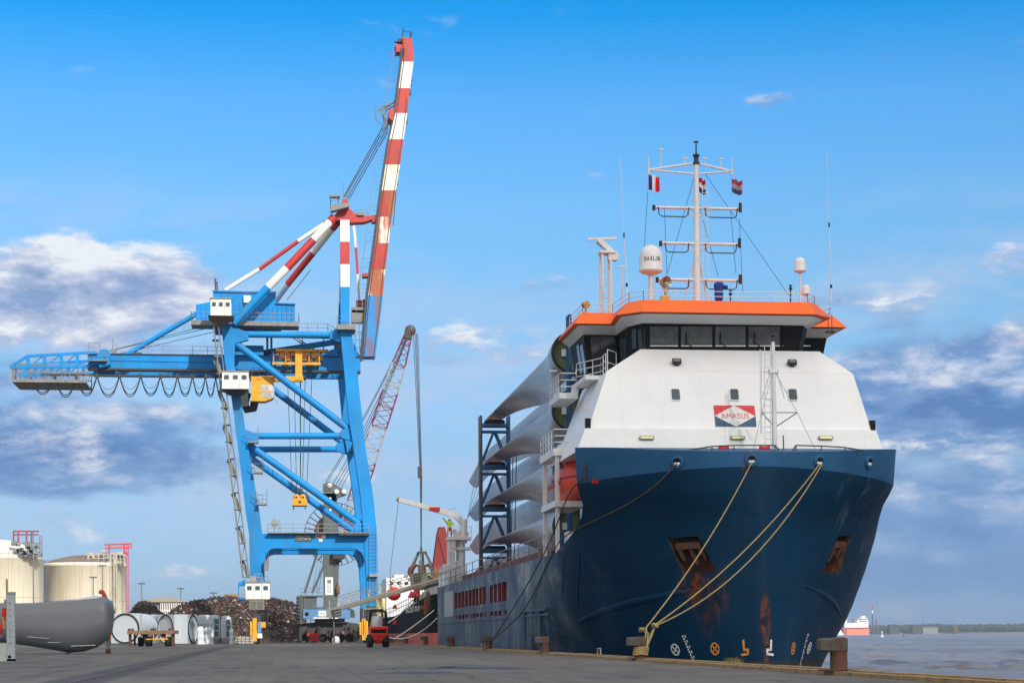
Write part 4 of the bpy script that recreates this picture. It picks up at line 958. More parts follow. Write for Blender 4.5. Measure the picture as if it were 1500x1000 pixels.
for col, (X, Y0, Y1, chord, ph) in enumerate(((17.1, Yroot, 154, 2.6, (0, 78, 78)), (19.9, 116, 194, 3.9, (0, 14, 4)))):
    for i, z in enumerate(LAYZ):
        lab = ('%s grey turbine blade of the near stack, its open root beside the bridge' if col == 0 else '%s grey turbine blade of the far stack, hanging edge down behind the blue rack') % names[i]
        t = thing('turbine_blade', lab, 'turbine blade', (X, Y0, z), 'turbine blades stacked on the ship')
        b = MB(); ring = make_blade(b, Y0, Y1, X, z - (0 if col == 0 else .2), chord, ph, 0 if col == 0 else 1.5); b.build('shell', M_blade, t)
        b = MB(); rot = Matrix.Rotation(R(90), 3, 'X')
        b.lathe([(1.16, -.12), (1.18, .03), (1.03, .05), (1.0, -.3)], (X, Y0 + .02, z), 40, rot)
        for k in range(48): a = k * math.pi / 24; b.tube((X + 1.09 * math.cos(a), Y0, z + 1.09 * math.sin(a)), (X + 1.09 * math.cos(a), Y0 - .16, z + 1.09 * math.sin(a)), .03, n=5)
        b.build('root_ring', M_dark, t)
        b = MB(); b.disc((X, Y0 + .35, z), 1.04, (0, -1, 0), 32); b.mi = 1; b.box((X - .35, Y0 + .2, z), (.4, .1, .4)); b.build('root_bulkhead', [M_bladein, M_white2], t)
def rack(Y, xa, xb, zlev, label, dy=1.0, diag=True, ladder=False):
    t = thing('blade_rack', label, 'steel rack', ((xa + xb) / 2, Y, 5.2), 'racks holding the turbine blades'); zt = max(zlev) + .35
    for yy in (Y, Y + dy):
        for xx in (xa, xb): b = MB(); b.box2((xx - .1, yy - .1, 5.9), (xx + .1, yy + .1, zt)); b.build('post', M_frame, t)
    zs = sorted(zlev)
    for i, z in enumerate(zs):
        b = MB()
        for yy in (Y, Y + dy): b.box2((xa + .1, yy - .09, z - .5), (xb - .1, yy + .09, z - .26)); b.box2((xa + .1, yy - .07, z - .95), (xb - .1, yy + .07, z - .82))
        for xx in (xa, xb): b.box2((xx - .1, Y + .12, z - .5), (xx + .1, Y + dy - .12, z - .3))
        b.build('cross_beam', M_frame, t)
        if diag:
            b = MB(); b.path([(xa + .35, Y + dy / 2, z - .05), (xa + .6, Y + dy / 2, z - .22), (xb - .6, Y + dy / 2, z - .22), (xb - .3, Y + dy / 2, z + .0)], .14, 8); b.box2((xa + .55, Y + .1, z - .25), (xb - .5, Y + dy - .1, z + .06)); b.build('saddle', M_rubber, t)
            if i + 1 < len(zs):
                b = MB()
                for yy in (Y, Y + dy): xm = (xa + xb) / 2; b.beam((xb - .12, yy - .02, z + .1), (xm + .05, yy - .02, zs[i + 1] - .9), .13, .13, (0, 1, 0)); b.beam((xa + .12, yy + .02, z + .1), (xm - .05, yy + .02, zs[i + 1] - .9), .13, .13, (0, 1, 0)); b.box2((xa + .1, yy - .06, z - .3), (xb - .1, yy + .06, z - .2))
                b.build('brace', M_frame, t)
    if ladder:
        b = MB(); b.ladder((xb + .25, Y - .3, 6.6), (xb + .25, Y - .3, zt - .3), .45, (1, 0, 0), .45, .045); b.build('ladder', M_yellow, t)
    return t
zf = [z + .75 for z in LAYZ]
rack(150, V(705, 700, 150).x, V(746, 700, 150).x, zf, 'blue lattice rack under the blade ends, standing on the ship amidships')
rack(107.0, V(835, 600, 107).x, V(853, 600, 107).x, [z - 1.0 for z in LAYZ] + [V(835, 462, 107).z - .3], 'blue rack with yellow ladder against the open blade roots behind the bridge', .6, False, True)
# lashing chains on the ship side
b = MB(); b.tube(V(703, 842, 148.6), V(702.5, 612, 148.6), .09, n=7); tag(b.build('lashing_pole', pm('brown_pole', lin(128, 104, 80), .7, var=.25), None, V(703, 842, 148.6)), 'thin brown pole standing against the left side of the blue rack', 'pole')
b = MB()
for px in (752, 757): b.tube(V(px, 640, 149), V(px - 4, 842, 149), .035, n=4)
b.tube(V(750, 842, 149), V(758, 842, 149), .05, n=4)
tag(b.build('lashing_rope', M_ropedark, None, (16, 149, 5.2)), 'dark slack lashing ropes hanging beside the blades above the ship side', 'rope')

# lifeboat on its cradle behind the starboard bulwark
def lifeboat():
    c = V(846, 704, 101.0); c.x = max(c.x, 16.0)
    t = thing('lifeboat', 'orange enclosed lifeboat hanging by the white column under the bridge', 'lifeboat', c); rows = []
    for i in range(17):
        f = i / 16; e = math.sin(math.pi * min(1, max(0, .03 + f * .94))) ** .55; y = c.y - 3.4 + 6.8 * f; row = []
        for k in range(20):
            a = k / 20 * 2 * math.pi; x, z = math.cos(a), math.sin(a)
            hx = 1.25 * e * abs(x) ** .8 * (1 if x > 0 else -1); hz = (1.35 if z > 0 else 1.25) * (e * .85 + .15) * abs(z) ** .85 * (1 if z > 0 else -1)
            row.append(Vector((c.x + hx, y, c.z + hz - .25 * (1 - e))))
        rows.append(row)
    b = MB(); b.grid(rows, True, True); b.add(rows[0], [tuple(range(20))]); b.add(rows[-1], [tuple(range(20))]); h = b.build('hull', M_lifeboat, t)
    b = MB(); b.path([(c.x + 1.27 * s * math.sin(math.pi * (.03 + .94 * f)) ** .55 * (1 if True else 1), c.y - 3.4 + 6.8 * f, c.z + .02) for s, fs in ((-1, range(17)),) for f in [q / 16 for q in fs]], .06, 6); b.build('fender_rail', M_red, t)
    pts = [(c.x - 1.28, c.y - 2.4 + 4.8 * i / 24, c.z - .1 - .28 * abs(math.sin(i * math.pi / 4))) for i in range(25)]
    b = MB(); b.path(pts, .025, 5); b.build('grab_line', M_red, t)
    b = MB()
    for i in range(4): b.box((c.x - 1.14, c.y - 1.2 + i * .8, c.z + .7), (.06, .38, .28))
    b.build('window', M_glass, t)
lifeboat()

# flags
def flag(px0, py0, px1, py1, Y, cols, label, vertical=True, tilt=0.0, ph=0.0):
    a = V(px0, py0, Y); c = V(px1, py1, Y); W_, H_ = c.x - a.x, a.z - c.z; b = MB(); n = 12
    mats = [pm(k, v, .8, var=.1, vs=5) for k, v in cols]
    rows = [[Vector((a.x + W_ * i / n, Y + .12 * math.sin(i * .75 + j * .2 + ph), a.z - H_ * j / 9 - tilt * (i / n) ** 1.3 * H_ + .04 * math.sin(i * 1.1 + ph))) for i in range(n + 1)] for j in range(10)]
    off_ = Vector((0, .012, 0))
    for j in range(9):
        for i in range(n):
            b.mi = min(2, (i * 3) // n) if vertical else min(2, (j * 3) // 9)
            q = [rows[j][i], rows[j][i + 1], rows[j + 1][i + 1], rows[j + 1][i]]; b.add(q, [(0, 1, 2, 3)], True)
    b.mi = 1; b.tube(a + Vector((0, 0, .1)), (a.x, Y, c.z - .1), .012, n=4)
    tag(b.build('flag', mats, None, a), label, 'flag', 'flags on the bridge mast')
flag(949.5, 256, 966, 279, YM - .3, (('flag_blue', lin(20, 60, 150)), ('flag_white', lin(240, 240, 240)), ('flag_red', lin(226, 24, 36))), 'blue, white and red upright striped flag flying left of the mast', tilt=.1)
flag(1022, 259, 1033, 281, YM + .5, (('flag_red', lin(200, 40, 50)), ('flag_white', lin(230, 230, 230)), ('flag_navy', lin(40, 54, 110))), 'red, white and blue flag half hidden behind the mast', False, .25, 1)
flag(1072, 262, 1087, 283, YM - .3, (('flag_maroon', lin(170, 60, 70)), ('flag_pale', lin(170, 150, 170)), ('flag_slate', lin(50, 70, 110))), 'faded maroon and slate flag flying right of the mast', False, .2, 2)

# ------------------------------------------------------------------ bollards and mooring lines
BY = [43.4 + 24.35 * i for i in range(9)]
BX = 13.12
names_b = ['nearest rusty bollard standing before open water right of the bow', 'grey headed bollard holding three tan ropes below the bow', 'rusty bollard with pale worn head beside the fender bars', 'dark bollard holding the two long ropes from the bow', 'brown bollard under the row of red ports',
           'brown bollard at the stern of the blue ship', 'dark bollard before the red boot topping, nearest the blue stern', 'dark bollard before the red boot topping, middle of three', 'dark bollard before the red boot topping, nearest the forklift']
def bollard():
    t = thing('bollard', names_b[0], 'bollard', (0, 0, 0), 'bollards along the quay edge')
    b = MB(); b.lathe([(.27, 0), (.27, .03), (.205, .035), (.2, .5), (.2, .74), (.17, .775), (0, .78)], (0, 0, 0), 24); b.build('post', M_rustiron, t)
    b = MB(); h = []
    for x, hh, w in ((-.5, .12, .13), (-.47, .155, .17), (-.2, .165, .19), (.05, .175, .2), (.17, .16, .17)):
        h.append([Vector((x, yy * w, .6 + zz * hh)) for yy, zz in ((-1, -.75), (-.7, -1), (.7, -1), (1, -.75), (1, .75), (.7, 1), (-.7, 1), (-1, .75))])
    b.loft(h); b.build('head', pm('bollard_head', lin(84, 74, 68), .75, var=.35, vs=4, stain=lin(62, 92, 88), sa=.7, ss=5, bump=.4, bs=18, lo=.56, hi=.66), t)
    b = MB(); b.box((0, 0, .012), (.8, .75, .024)); b.build('base_plate', M_rustiron, t)
    return t
b0 = bollard(); b0.location = (BX, BY[0], 0.1)
for y, n_ in zip(BY[1:], names_b[1:]):
    c = copy_tree(b0); c.location = (BX, y, .1); c['label'] = n_
def rope(pts, r, mat, label, grp):
    P = [Vector(p) for p in pts]
    if mat is M_ropedark:         # these two bear against the flare on their way aft
        def push(p):
            ys = interp(T_S, p.z)
            if p.y < ys or p.y > YSTERN or p.x < SXC - half(p.y - ys, p.z) - r * 1.5: return p
            dx = p.x - (SXC - half(p.y - ys, p.z)) + r * 1.6; yy = p.y
            while yy > ys - .3 and p.x > SXC - half(yy - ys, p.z) - r * 1.5: yy -= .04
            return Vector((p.x, yy - .03, p.z)) if (p.y - yy) * .55 < dx else Vector((p.x - dx, p.y, p.z))
        for _ in range(20):
            P = [push(p) for p in P]
            P = [P[0]] + [P[i] * .6 + (P[i - 1] + P[i + 1]) * .2 for i in range(1, len(P) - 1)] + [P[-1]]
        P = [push(p) for p in P]
    pts = P
    b = MB(); b.path(pts, r, 7); o = b.build('mooring_rope', mat, None, pts[0]); tag(o, label, 'rope', grp)
    return o
G = 'mooring ropes of the blue ship'
fl = [hit(HULL, *q) for q in ((991, 679), (1101, 677), (1199, 679), (1202, 680), (858, 698))]
fl = [l + n * .1 for l, n in fl]
def bol(i, a, z=.45, r=.23): return Vector((BX + r * math.cos(a), BY[i] + r * math.sin(a), .1 + z))
k1 = Vector((BX + .35, BY[1] + .6, 1.0))
r1 = rope(sag(fl[1], k1 + Vector((.0, 0, .22)), .4) + [bol(1, .6, .5), bol(1, -.8, .4)], .027, M_rope, 'tan mooring rope from the middle fairlead to the grey headed bollard', G)
r2 = rope(sag(fl[2], k1 + Vector((.42, .5, .3)), .55) + [bol(1, .5, .38), bol(1, -.9, .3)], .028, M_rope, 'upper of the two tan ropes from the right fairlead, nearly straight', G)
r3 = rope(sag(fl[3], k1 + Vector((.45, .5, .28)), 1.1) + [bol(1, .4, .28), bol(1, -1.0, .2)], .028, M_rope, 'lower of the two tan ropes from the right fairlead, slightly sagging', G)
rope(sag(fl[0], bol(3, 0.8, .5), .5, 24), .034, M_ropedark, 'long dark brown rope sagging from the left fairlead along the hull', G)
rope(sag(fl[4], bol(3, 1.0, .35), .4, 24), .034, M_ropedark, 'dark rope from the bulwark end down to the bollard by the fender bars', G)
b = MB()
for i in range(5):
    z = .14 + i * .06; b.path([(BX + .25 * math.cos(a) + .01 * i, BY[1] + .25 * math.sin(a), .1 + z + .015 * math.sin(3 * a)) for a in [q * math.pi / 9 for q in range(18)]], .036, 6, True)
for kx, kz in ((.25, 1.12), (.72, 1.28)):
    b.path([(k1.x - .35 + kx + .09 * math.cos(a), k1.y + .3 + .09 * math.sin(a), kz + .06 * math.sin(2 * a)) for a in [q * math.pi / 6 for q in range(12)]], .05, 6, True)
b.path([bol(1, -.4, .35), k1 + Vector((.1, .2, 0)), k1 + Vector((-.05, .1, .18))], .03, 6)
tag(b.build('rope_coil', M_rope, None, (BX, BY[1], .1)), 'coiled tan rope turns and knots round the grey headed bollard', 'rope')
b = MB(); e = bol(3, .9, .45)
b.path([e, e + Vector((-.25, -.2, -.25)), e + Vector((-.5, -.3, -.42))], .035, 6); b.path([(e.x + .08 * math.cos(a), e.y, e.z + .08 * math.sin(a)) for a in [q * math.pi / 5 for q in range(10)]], .05, 6, True)
tag(b.build('rope_tail', M_rope, None, e), 'knotted yellow rope tail hanging over the dark bollard head', 'rope')
# quay ladders' hoops and weeds
for px, py, lab in ((878, 962, 'white tubular ladder hoop on the quay edge before the bow'), (705, 951, 'small pale ladder hoop on the quay edge near the dark bollard')):
    p = VG(px, py, .1); p.x = QX - .12; p.y = VX(px, py, p.x).y; k = .3
    b = MB(); b.path([(p.x, p.y - k, .1), (p.x, p.y - k, .38), (p.x, p.y + k * 1.5, .38), (p.x, p.y + k * 1.5, .1)], .03, 6); tag(b.build('ladder_hoop', M_rail, None, p), lab, 'ladder hoop', 'ladder hoops on the quay edge')
b = MB(); p0 = VX(1075, 970, QX + .05)
for i in range(160):
    q = Vector((QX + .02 + random.uniform(-.12, .12), p0.y + random.gauss(0, .35), .1)); l = random.uniform(.08, .24); d = Vector((random.uniform(-.7, .7), random.uniform(-.7, .7), 1)).normalized()
    s_ = d.cross(Vector((random.random(), random.random(), .2))).normalized() * .012; b.add([q - s_, q + s_, q + d * l], [(0, 1, 2)])
tag(b.build('grass_tuft', pm('dry_grass', lin(130, 124, 60), .9, var=.3, vs=8), None, p0), 'dry yellowish grass tuft growing on the quay edge under the bow', 'plant')

# ------------------------------------------------------------------ second ship behind the stern
def ship2():
    X0 = 14.9; Yb, Ye = 173.5, 330.0; B = 24.0
    t = thing('bulk_carrier', 'black bulk carrier with red boot topping moored behind the blue stern', 'ship', (X0 + B / 2, 230, WZ))
    def top(y): return 5.4 - 2.1 * min(1, max(0, (y - Yb) / 60)) ** .8
    def plan(y, z):
        f = min(1, max(.0, (y - Yb) / 15)); return B / 2 * (.05 + .95 * (1 - (1 - f) ** 2.2) ** (.6 if z > 2 else .8))
    ys = [Yb + 15 * (i / 14) ** 1.4 for i in range(14)] + [Yb + 15 + i * 12 for i in range(12)]
    def rowz(fn): return [Vector((X0 + B / 2 - plan(y, fn(y)), y, fn(y))) for y in ys] + [Vector((X0 + B / 2 + plan(y, fn(y)), y, fn(y))) for y in ys[::-1]]
    zb = 1.15
    b = MB(); R0 = rowz(lambda y: -5.0); R1 = rowz(lambda y: zb); R2 = rowz(top)
    b.mi = 1; b.grid([R0, R1], True, True); b.mi = 0; b.grid([R1, [p.lerp(q, .5) for p, q in zip(R1, R2)], R2], True, True); b.mi = 2; n = len(ys)
    b.add(R2, [(i, i + 1, 2 * n - 2 - i, 2 * n - 1 - i) for i in range(n - 1)])
    bv = bvh_of(b); b.build('hull', [M_hblack, M_boot, M_deckred], t)
    def h2(px, py): return hit(bv, px, py)
    c, nn = h2(604, 887)
    if c and h2(596, 894)[0] and h2(617, 890)[0]:
        wl = (h2(596, 894)[0] - h2(617, 890)[0]).length; c = (h2(596, 894)[0] + h2(617, 890)[0]) / 2; text_part('AGISTRA', c + nn * .12, (h2(617, 890)[0] - h2(596, 894)[0]), (0, 0, 1), wl, .62, M_paintw, t, thick=.03)
    c, nn = h2(627, 880)
    if c:
        b = MB(); q = nn.to_track_quat('Z', 'Y').to_matrix(); b.lathe([(0, .1), (.75, .12), (1.0, .05), (1.05, -.1)], c, 18, q); b.build('anchor_pocket', M_rustiron, t)
        b = MB(); b.beam(c + nn * .2 + Vector((0, 0, .2)), c + nn * .25 - Vector((0, 0, 1.3)), .35, .3, nn); b.beam(c + nn * .25 + Vector((-.6, 0, -.6)), c + nn * .25 + Vector((.6, 0, -.6)), .3, .4, nn); b.build('anchor', pm('anchor_rust', lin(150, 88, 44), .85, var=.35, vs=2), t)
    b = MB(); zt2 = [ (VX(px, py, X0).y, 0) for px, py in ((637, 850),)]
    b.grid([[p + Vector((.05, 0, 0)) for p in R2[:n]], [p + Vector((.02, 0, .95 * max(0, 1 - (p.y - Yb) / 46))) for p in R2[:n]]], True); b.build('bulwark', pm('pale_bulwark', lin(186, 184, 176), .6, var=.12, stain=lin(120, 104, 88), sa=.5, ss=1, sz=.3), t)
    b = MB(); b.rail([p + Vector((.1, 0, 0)) for p in R2[7:n:3]], 1.1, (1, .5), 3, .04); b.build('deck_rail', M_rail, t)
    lo = V(566, 872, 262); hi = V(610, 846, 262); b = MB(); b.box2((lo.x, 262, 3), (hi.x + 3, 274, hi.z)); b.box2((lo.x + 1.2, 263, hi.z), (hi.x, 272, hi.z + .5)); h = b.build('deckhouse', M_white2, t)
    b = MB()
    for i in range(5): b.box2((lo.x + .5 + i * 1.0, 261.93, hi.z - .9), (lo.x + 1.0 + i * 1.0, 262.02, hi.z - .5))
    b.build('window', M_glass, h)
    b = MB(); p = V(647, 835, 205); zt = V(647, 772, 205).z
    b.loft([[Vector((p.x + a, 205 + c_, z)) for a, c_ in ((-w, -1), (w, -1), (w, 1), (-w, 1))] for w, z in ((1.0, 4), (.95, zt - 4), (.5, zt - .8), (.3, zt))]); b.beam((p.x - .3, 204, zt - 1.0), (p.x + .55, 204, zt - 4.2), .25, .3); b.beam(V(668, 800, 205), V(681, 778, 205), .8, 1.0)
    b.build('deck_crane', pm('crane_maroon', lin(122, 24, 22), .6, var=.2, vs=.8, stain=lin(90, 40, 30), sa=.6, ss=.8), t)
    b = MB(); q = V(626, 640, 200)
    return t
ship2()
# hopper and gear on the quay between the ships
def hopper():
    Y = 196.0; a, c = V(607, 860, Y), V(640, 838.5, Y); X0, X1 = a.x, V(684, 840, Y).x
    t = thing('hopper', 'green steel bulk hopper standing on the black bow under the hanging grab', 'hopper', ((X0 + X1) / 2, Y + 3, 4))
    b = MB(); z0, z1 = V(0, 864, Y).z, c.z
    b.loft([[Vector((x, y, z)) for x, y in ((X0 + i, Y + i), (X1 - i, Y + i), (X1 - i, Y + 5 - i), (X0 + i, Y + 5 - i))] for i, z in ((.25, z0 + .1), (0, z0 + .8), (0, z1))]); b.build('bin', M_green, t)
    b = MB()
    for x in (X0 + .4, X1 - .4):
        for y in (Y + .4, Y + 4.6): b.box2((x - .15, y - .15, 4.4), (x + .15, y + .15, z0 + .12))
    b.build('leg', M_dark, t)
    b = MB(); p, q, r_ = V(652, 862, Y - .2), V(641, 842, Y - .2), V(641, 836, Y - .2)
    b.beam(V(628, 841, Y - .2), V(640, 848, Y - .2), .14, .14); b.beam(V(640, 848, Y - .2), V(640, 835.5, Y - .2), .14, .14); b.beam(V(640, 836, Y - .2), V(652, 836.5, Y - .2), .14, .14); b.build('yellow_rail', M_yellow, t)
hopper()
def tube_thing(name, pts, r, mat, label, cat, grp=None):
    b = MB(); b.path(pts, r, 6); return tag(b.build(name, mat, None, pts[0]), label, cat, grp)
for (a, c, s_, lab) in (((607, 874, 196), (566, 913, 175), .3, 'pale twin rope from the red rat guard down to the forklift side'), ((636, 893, 175), (578, 935, 172), .1, 'pale rope crossing the red boot topping, highest of three'), ((640, 905, 174), (560, 929, 190), 1.0, 'pale rope sagging low over the black hull'), ((634, 886, 175), (545, 936, 210), 1.4, 'dark rope drooping in a long curve over the black bow')):
    tube_thing('mooring_rope', sag(V(*a), V(*c), s_), .05, M_paintw if 'pale' in lab else M_ropedark, lab, 'rope', 'mooring ropes of the black ship')
for px, py, Y, s_, lab in ((577, 869, 205, .75, 'large red mooring buoy ball under the gangway'), (578.5, 888, 205, .28, 'small red cone hanging on the black hull, upper one'), (579, 911.5, 205, .28, 'small red cone hanging on the black hull, lower one'), (603, 870.5, 192, .4, 'magenta rat guard on the rope, left one'), (609, 868.5, 191, .45, 'red rat guard on the rope, right one')):
    p = V(px, py, Y); b = MB()
    if s_ > .6: b.lathe([(s_ * math.sin(a) * (1 + .04 * math.sin(7 * a)), -s_ * math.cos(a)) for a in [i * math.pi / 10 for i in range(11)]], p, 14)
    else: b.lathe([(0, s_), (s_ * .35, s_ * .7), (s_, -.6 * s_), (s_ * .9, -.75 * s_), (0, -.7 * s_)], p, 12)
    tag(b.build('red_marker', M_red if 'magenta' not in lab else pm('magenta', lin(206, 50, 96), .6), None, p), lab, 'marker', 'red markers by the black bow')
p = V(557.5, 893, 200); b = MB(); b.lathe([(.28, V(0, 905, 200).z - p.z), (.5, 0), (.5, V(0, 876, 200).z - p.z - .1), (.4, V(0, 875, 200).z - p.z)], p, 14); tag(b.build('fender_post', pm('cream_paint', lin(236, 222, 160), .6, var=.1), None, p), 'tall cream coloured post beside the black ship behind the forklift', 'post')
# gangway up to the stern
def gangway():
    a, c = V(489, 893, 207), V(662, 843, 186)
    t = thing('gangway', 'long pale lattice gangway rising from the quay to the ship stern', 'gangway', a)
    d = (c - a); L = d.length; d.normalize(); s_ = d.cross(Vector((0, 0, 1))).normalized() * .55
    for k in (-1, 1):
        b = MB(); o = s_ * k; b.beam(a + o, c + o, .12, .22)
        up = Vector((0, 0, 1.15)); b.beam(a + o + up, c + o + up, .06, .06); b.beam(a + o + up * .5, c + o + up * .5, .04, .04); n = 11
        for i in range(n + 1): q = a.lerp(c, i / n) + o; b.beam(q, q + up, .06, .06, d)
        b.build('side_rail', pm('gangway_cream', lin(196, 186, 160), .6, var=.15, vs=1, stain=lin(120, 108, 90), sa=.5, ss=1), t)
    b = MB(); n = 40
    for i in range(n): q = a.lerp(c, (i + .5) / n); b.beam(q - s_, q + s_, .2, .05)
    b.build('tread', M_grey, t)
    b = MB(); b.box(a + Vector((0, 0, -.35)), (1.6, 1.2, .9)); b.beam(a + Vector((0, .3, -.6)), (a.x, a.y + .3, 0), .2, .2); b.build('turntable', M_grey, t)
    b = MB(); m = a.lerp(c, .56); tp = V(571, 845, m.y); b.tube(tp, m + s_, .03, n=4); b.tube(tp, m - s_ - d * 2.2, .03, n=4); b.tube(tp, m + s_ + d * 2.2, .03, n=4); b.build('sling', M_wire, t)
gangway()

def crew():
    Yp = 165.4; base = V(658.5, 786, Yp); base.z += .02
    t = thing('person', 'person in yellow green jacket reaching up on the white deck crane platform', 'person', base)
    J = {'pel': (0, 0, .55), 'che': (0, -.05, .95), 'neck': (0, -.06, 1.12), 'hd': (.02, -.1, 1.28), 'sl': (-.2, -.06, 1.05), 'el': (-.38, -.18, 1.2), 'wl': (-.5, -.3, 1.38), 'sr': (.2, -.06, 1.05), 'er': (.3, -.22, .86), 'wr': (.22, -.42, .85), 'hl': (-.1, 0, .5), 'kl': (-.12, -.08, .28), 'al': (-.12, 0, .05), 'fl': (-.12, -.16, .03), 'hr': (.1, 0, .5), 'kr': (.12, -.08, .28), 'ar': (.12, 0, .05), 'fr': (.12, -.16, .03)}
    rad = {'pel': .15, 'che': .17, 'neck': .07, 'hd': .11, 'sl': .09, 'el': .06, 'wl': .045, 'sr': .09, 'er': .06, 'wr': .045, 'hl': .1, 'kl': .075, 'al': .06, 'fl': .05, 'hr': .1, 'kr': .075, 'ar': .06, 'fr': .05}
    E = [('pel', 'che'), ('che', 'neck'), ('neck', 'hd'), ('che', 'sl'), ('sl', 'el'), ('el', 'wl'), ('che', 'sr'), ('sr', 'er'), ('er', 'wr'), ('pel', 'hl'), ('hl', 'kl'), ('kl', 'al'), ('al', 'fl'), ('pel', 'hr'), ('hr', 'kr'), ('kr', 'ar'), ('ar', 'fr')]
    bm = bmesh.new(); lay = bm.verts.layers.skin.verify(); vv = {}
    for k, c in J.items():
        v = bm.verts.new(Vector(c) * 1.2); v[lay].radius = (rad[k] * 1.15, rad[k] * 1.15); v[lay].use_root = k == 'pel'; vv[k] = v
    for a, c in E: bm.edges.new((vv[a], vv[c]))
    me = bpy.data.meshes.new('body'); bm.to_mesh(me); bm.free(); o = bpy.data.objects.new('body', me); COL.objects.link(o)
    o.modifiers.new('skin', 'SKIN'); m_ = o.modifiers.new('sub', 'SUBSURF'); m_.levels = m_.render_levels = 1
    d_ = bpy.context.evaluated_depsgraph_get(); d_.update(); me2 = bpy.data.meshes.new_from_object(o.evaluated_get(d_)); o.modifiers.clear(); o.data = me2; o.parent = t
    me2.materials.clear()
    for m in (pm('hi_vis', lin(170, 206, 60), .8, var=.15, vs=6), pm('orange_trousers', lin(210, 70, 40), .8, var=.15), pm('skin', lin(196, 146, 116), .6), pm('helmet', lin(200, 214, 90), .4)): me2.materials.append(m)
    for p in me2.polygons: z = p.center.z / 1.2; p.material_index = 1 if z < .66 else (2 if 1.16 < z < 1.27 or (p.center.x < -.53 and z > 1.25) else (3 if z >= 1.27 and abs(p.center.x) < .3 else 0)); p.use_smooth = True
crew()
# ------------------------------------------------------------------ the blue ship-to-shore crane
YF, YRr, YG = 222.0, 238.0, 230.0
K = 222.0 * 1.0 / 2800
crane = thing('gantry_crane', 'tall blue gantry crane with red and white raised boom, standing on the quay', 'crane', (V(460, 930, YG).x, YG, 0))
def F_(px, py): return V(px, py, YF)
def back(p, Y): return Vector((p.x, Y, p.z))
def leg(outline, name):
    """front and rear leg of one side, from rows of (left px, right px, py) seen on the front frame"""
    for Y, dy in ((YF, 1.9), (YRr, 1.9)):
        b = MB(); rows = []
        for xl, xr, y in outline:
            l, r_ = F_(xl, y), F_(xr, y); rows.append([Vector((l.x, Y, l.z)), Vector((r_.x, Y, r_.z)), Vector((r_.x, Y + dy, r_.z)), Vector((l.x, Y + dy, l.z))])
        b.loft(rows); b.build(name, M_crane, crane)
LEFT = [(366, 388, 852), (366, 387, 835), (365, 385, 800), (365, 384, 782), (360, 380.5, 752), (353, 370, 690), (346.5, 361, 640), (338.5, 352.5, 578), (329.5, 343, 532), (325, 345, 486), (324, 344, 474)]
RIGHTL = [(538, 553.5, 892), (537, 553.5, 850), (534, 553, 800), (532.5, 552, 776), (528, 546.5, 724), (517, 534.5, 648), (511, 531, 612), (503, 521.5, 530), (499, 515.5, 490), (499, 512, 476)]
leg(LEFT, 'leg'); leg(RIGHTL, 'leg')
# portal beams with rounded corners
for Y in (YF + .15, YRr + .15):
    b = MB(); pts = [(380, 781), (540, 781), (540, 803)]
    pts += [(534.5, 823), (533, 815), (529, 808), (523, 804), (516, 802.5), (402, 802.5), (396, 804), (391, 809), (388.5, 815), (387.5, 823), (380, 823)]
    P = [back(F_(*q), Y) for q in pts]; b.prism(P[::-1], (0, 1.6, 0)); b.build('portal_beam', M_crane, crane)
b = MB(); P = [back(F_(*q), YF + .05) for q in ((391, 830), (391, 818), (394, 811), (399, 807), (405, 805.5), (515, 805.5), (523, 807), (528, 811), (531, 818), (532, 830))]
b.path(P, .05, 6); b.build('portal_flange', M_black, crane)
b = MB()
for a, c in (((366, 800), (384, 783)), ((536, 800), (552, 783))):
    l, h = F_(*a), F_(*c); b.box2((l.x + .1, YF + 1.9, l.z), (h.x - .1, YRr, h.z))
b.build('sill_beam', M_crane, crane)
b = MB(); l, r_ = F_(392, 781), F_(540, 781); b.box2((l.x, YF - .7, l.z - .0), (r_.x, YF + 1.75, l.z + .12)); b.build('walkway', M_grey, crane)
b = MB(); l2 = F_(496, 781); b.box2((l2.x, YF - 1.0, l.z - .25), (r_.x, YF + .1, l.z)); b.build('walkway_bracket', M_dark, crane)
b = MB(); b.rail([(l.x, YF - .65, l.z + .12), (r_.x, YF - .65, l.z + .12)], .95, (1, .5), 1.4, .03)
q = F_(402, 779); b.box2((q.x - .35, YF - .5, q.z + .6), (q.x + .35, YF - .1, q.z + 1.4)); b.tube(q, q + Vector((0, 0, 1.6)), .04, n=5); b.tube(q + Vector((.5, 0, 0)), q + Vector((.5, 0, 1.5)), .04, n=5)
b.build('walkway_rail', M_rail, crane)
c_ = F_(444, 786.5); yb = YF + .12
sg = MB(); sg.box2((F_(432, 0).x, yb - .03, F_(0, 792.5).z), (F_(456.5, 0).x, yb + .03, F_(0, 782.5).z)); sgo = sg.build('name_plate', M_dark, crane)
text_part('ANSALDO', (c_.x, yb - .035, c_.z + .03), (1, 0, 0), (0, 0, 1), 1.8, .44, M_paintw, sgo)
sg = MB(); sg.box2((F_(433, 0).x, yb - .05, F_(0, 792).z), (F_(455.5, 0).x, yb - .031, F_(0, 789.6).z)); sg.build('plate_strip', M_gmach, sgo)
sg = MB(); sg.box2((F_(462, 0).x, yb - .03, F_(0, 788).z), (F_(476.5, 0).x, yb + .03, F_(0, 782.5).z)); sg.mi = 1; sg.box2((F_(463, 0).x, yb - .04, F_(0, 786.6).z), (F_(471, 0).x, yb - .031, F_(0, 784).z)); sg.mi = 0; sg.box2((F_(466.5, 0).x, yb - .03, F_(0, 792.5).z), (F_(472, 0).x, yb + .03, F_(0, 789).z)); sg.build('notice_plate', [M_paintw, M_cred], crane)
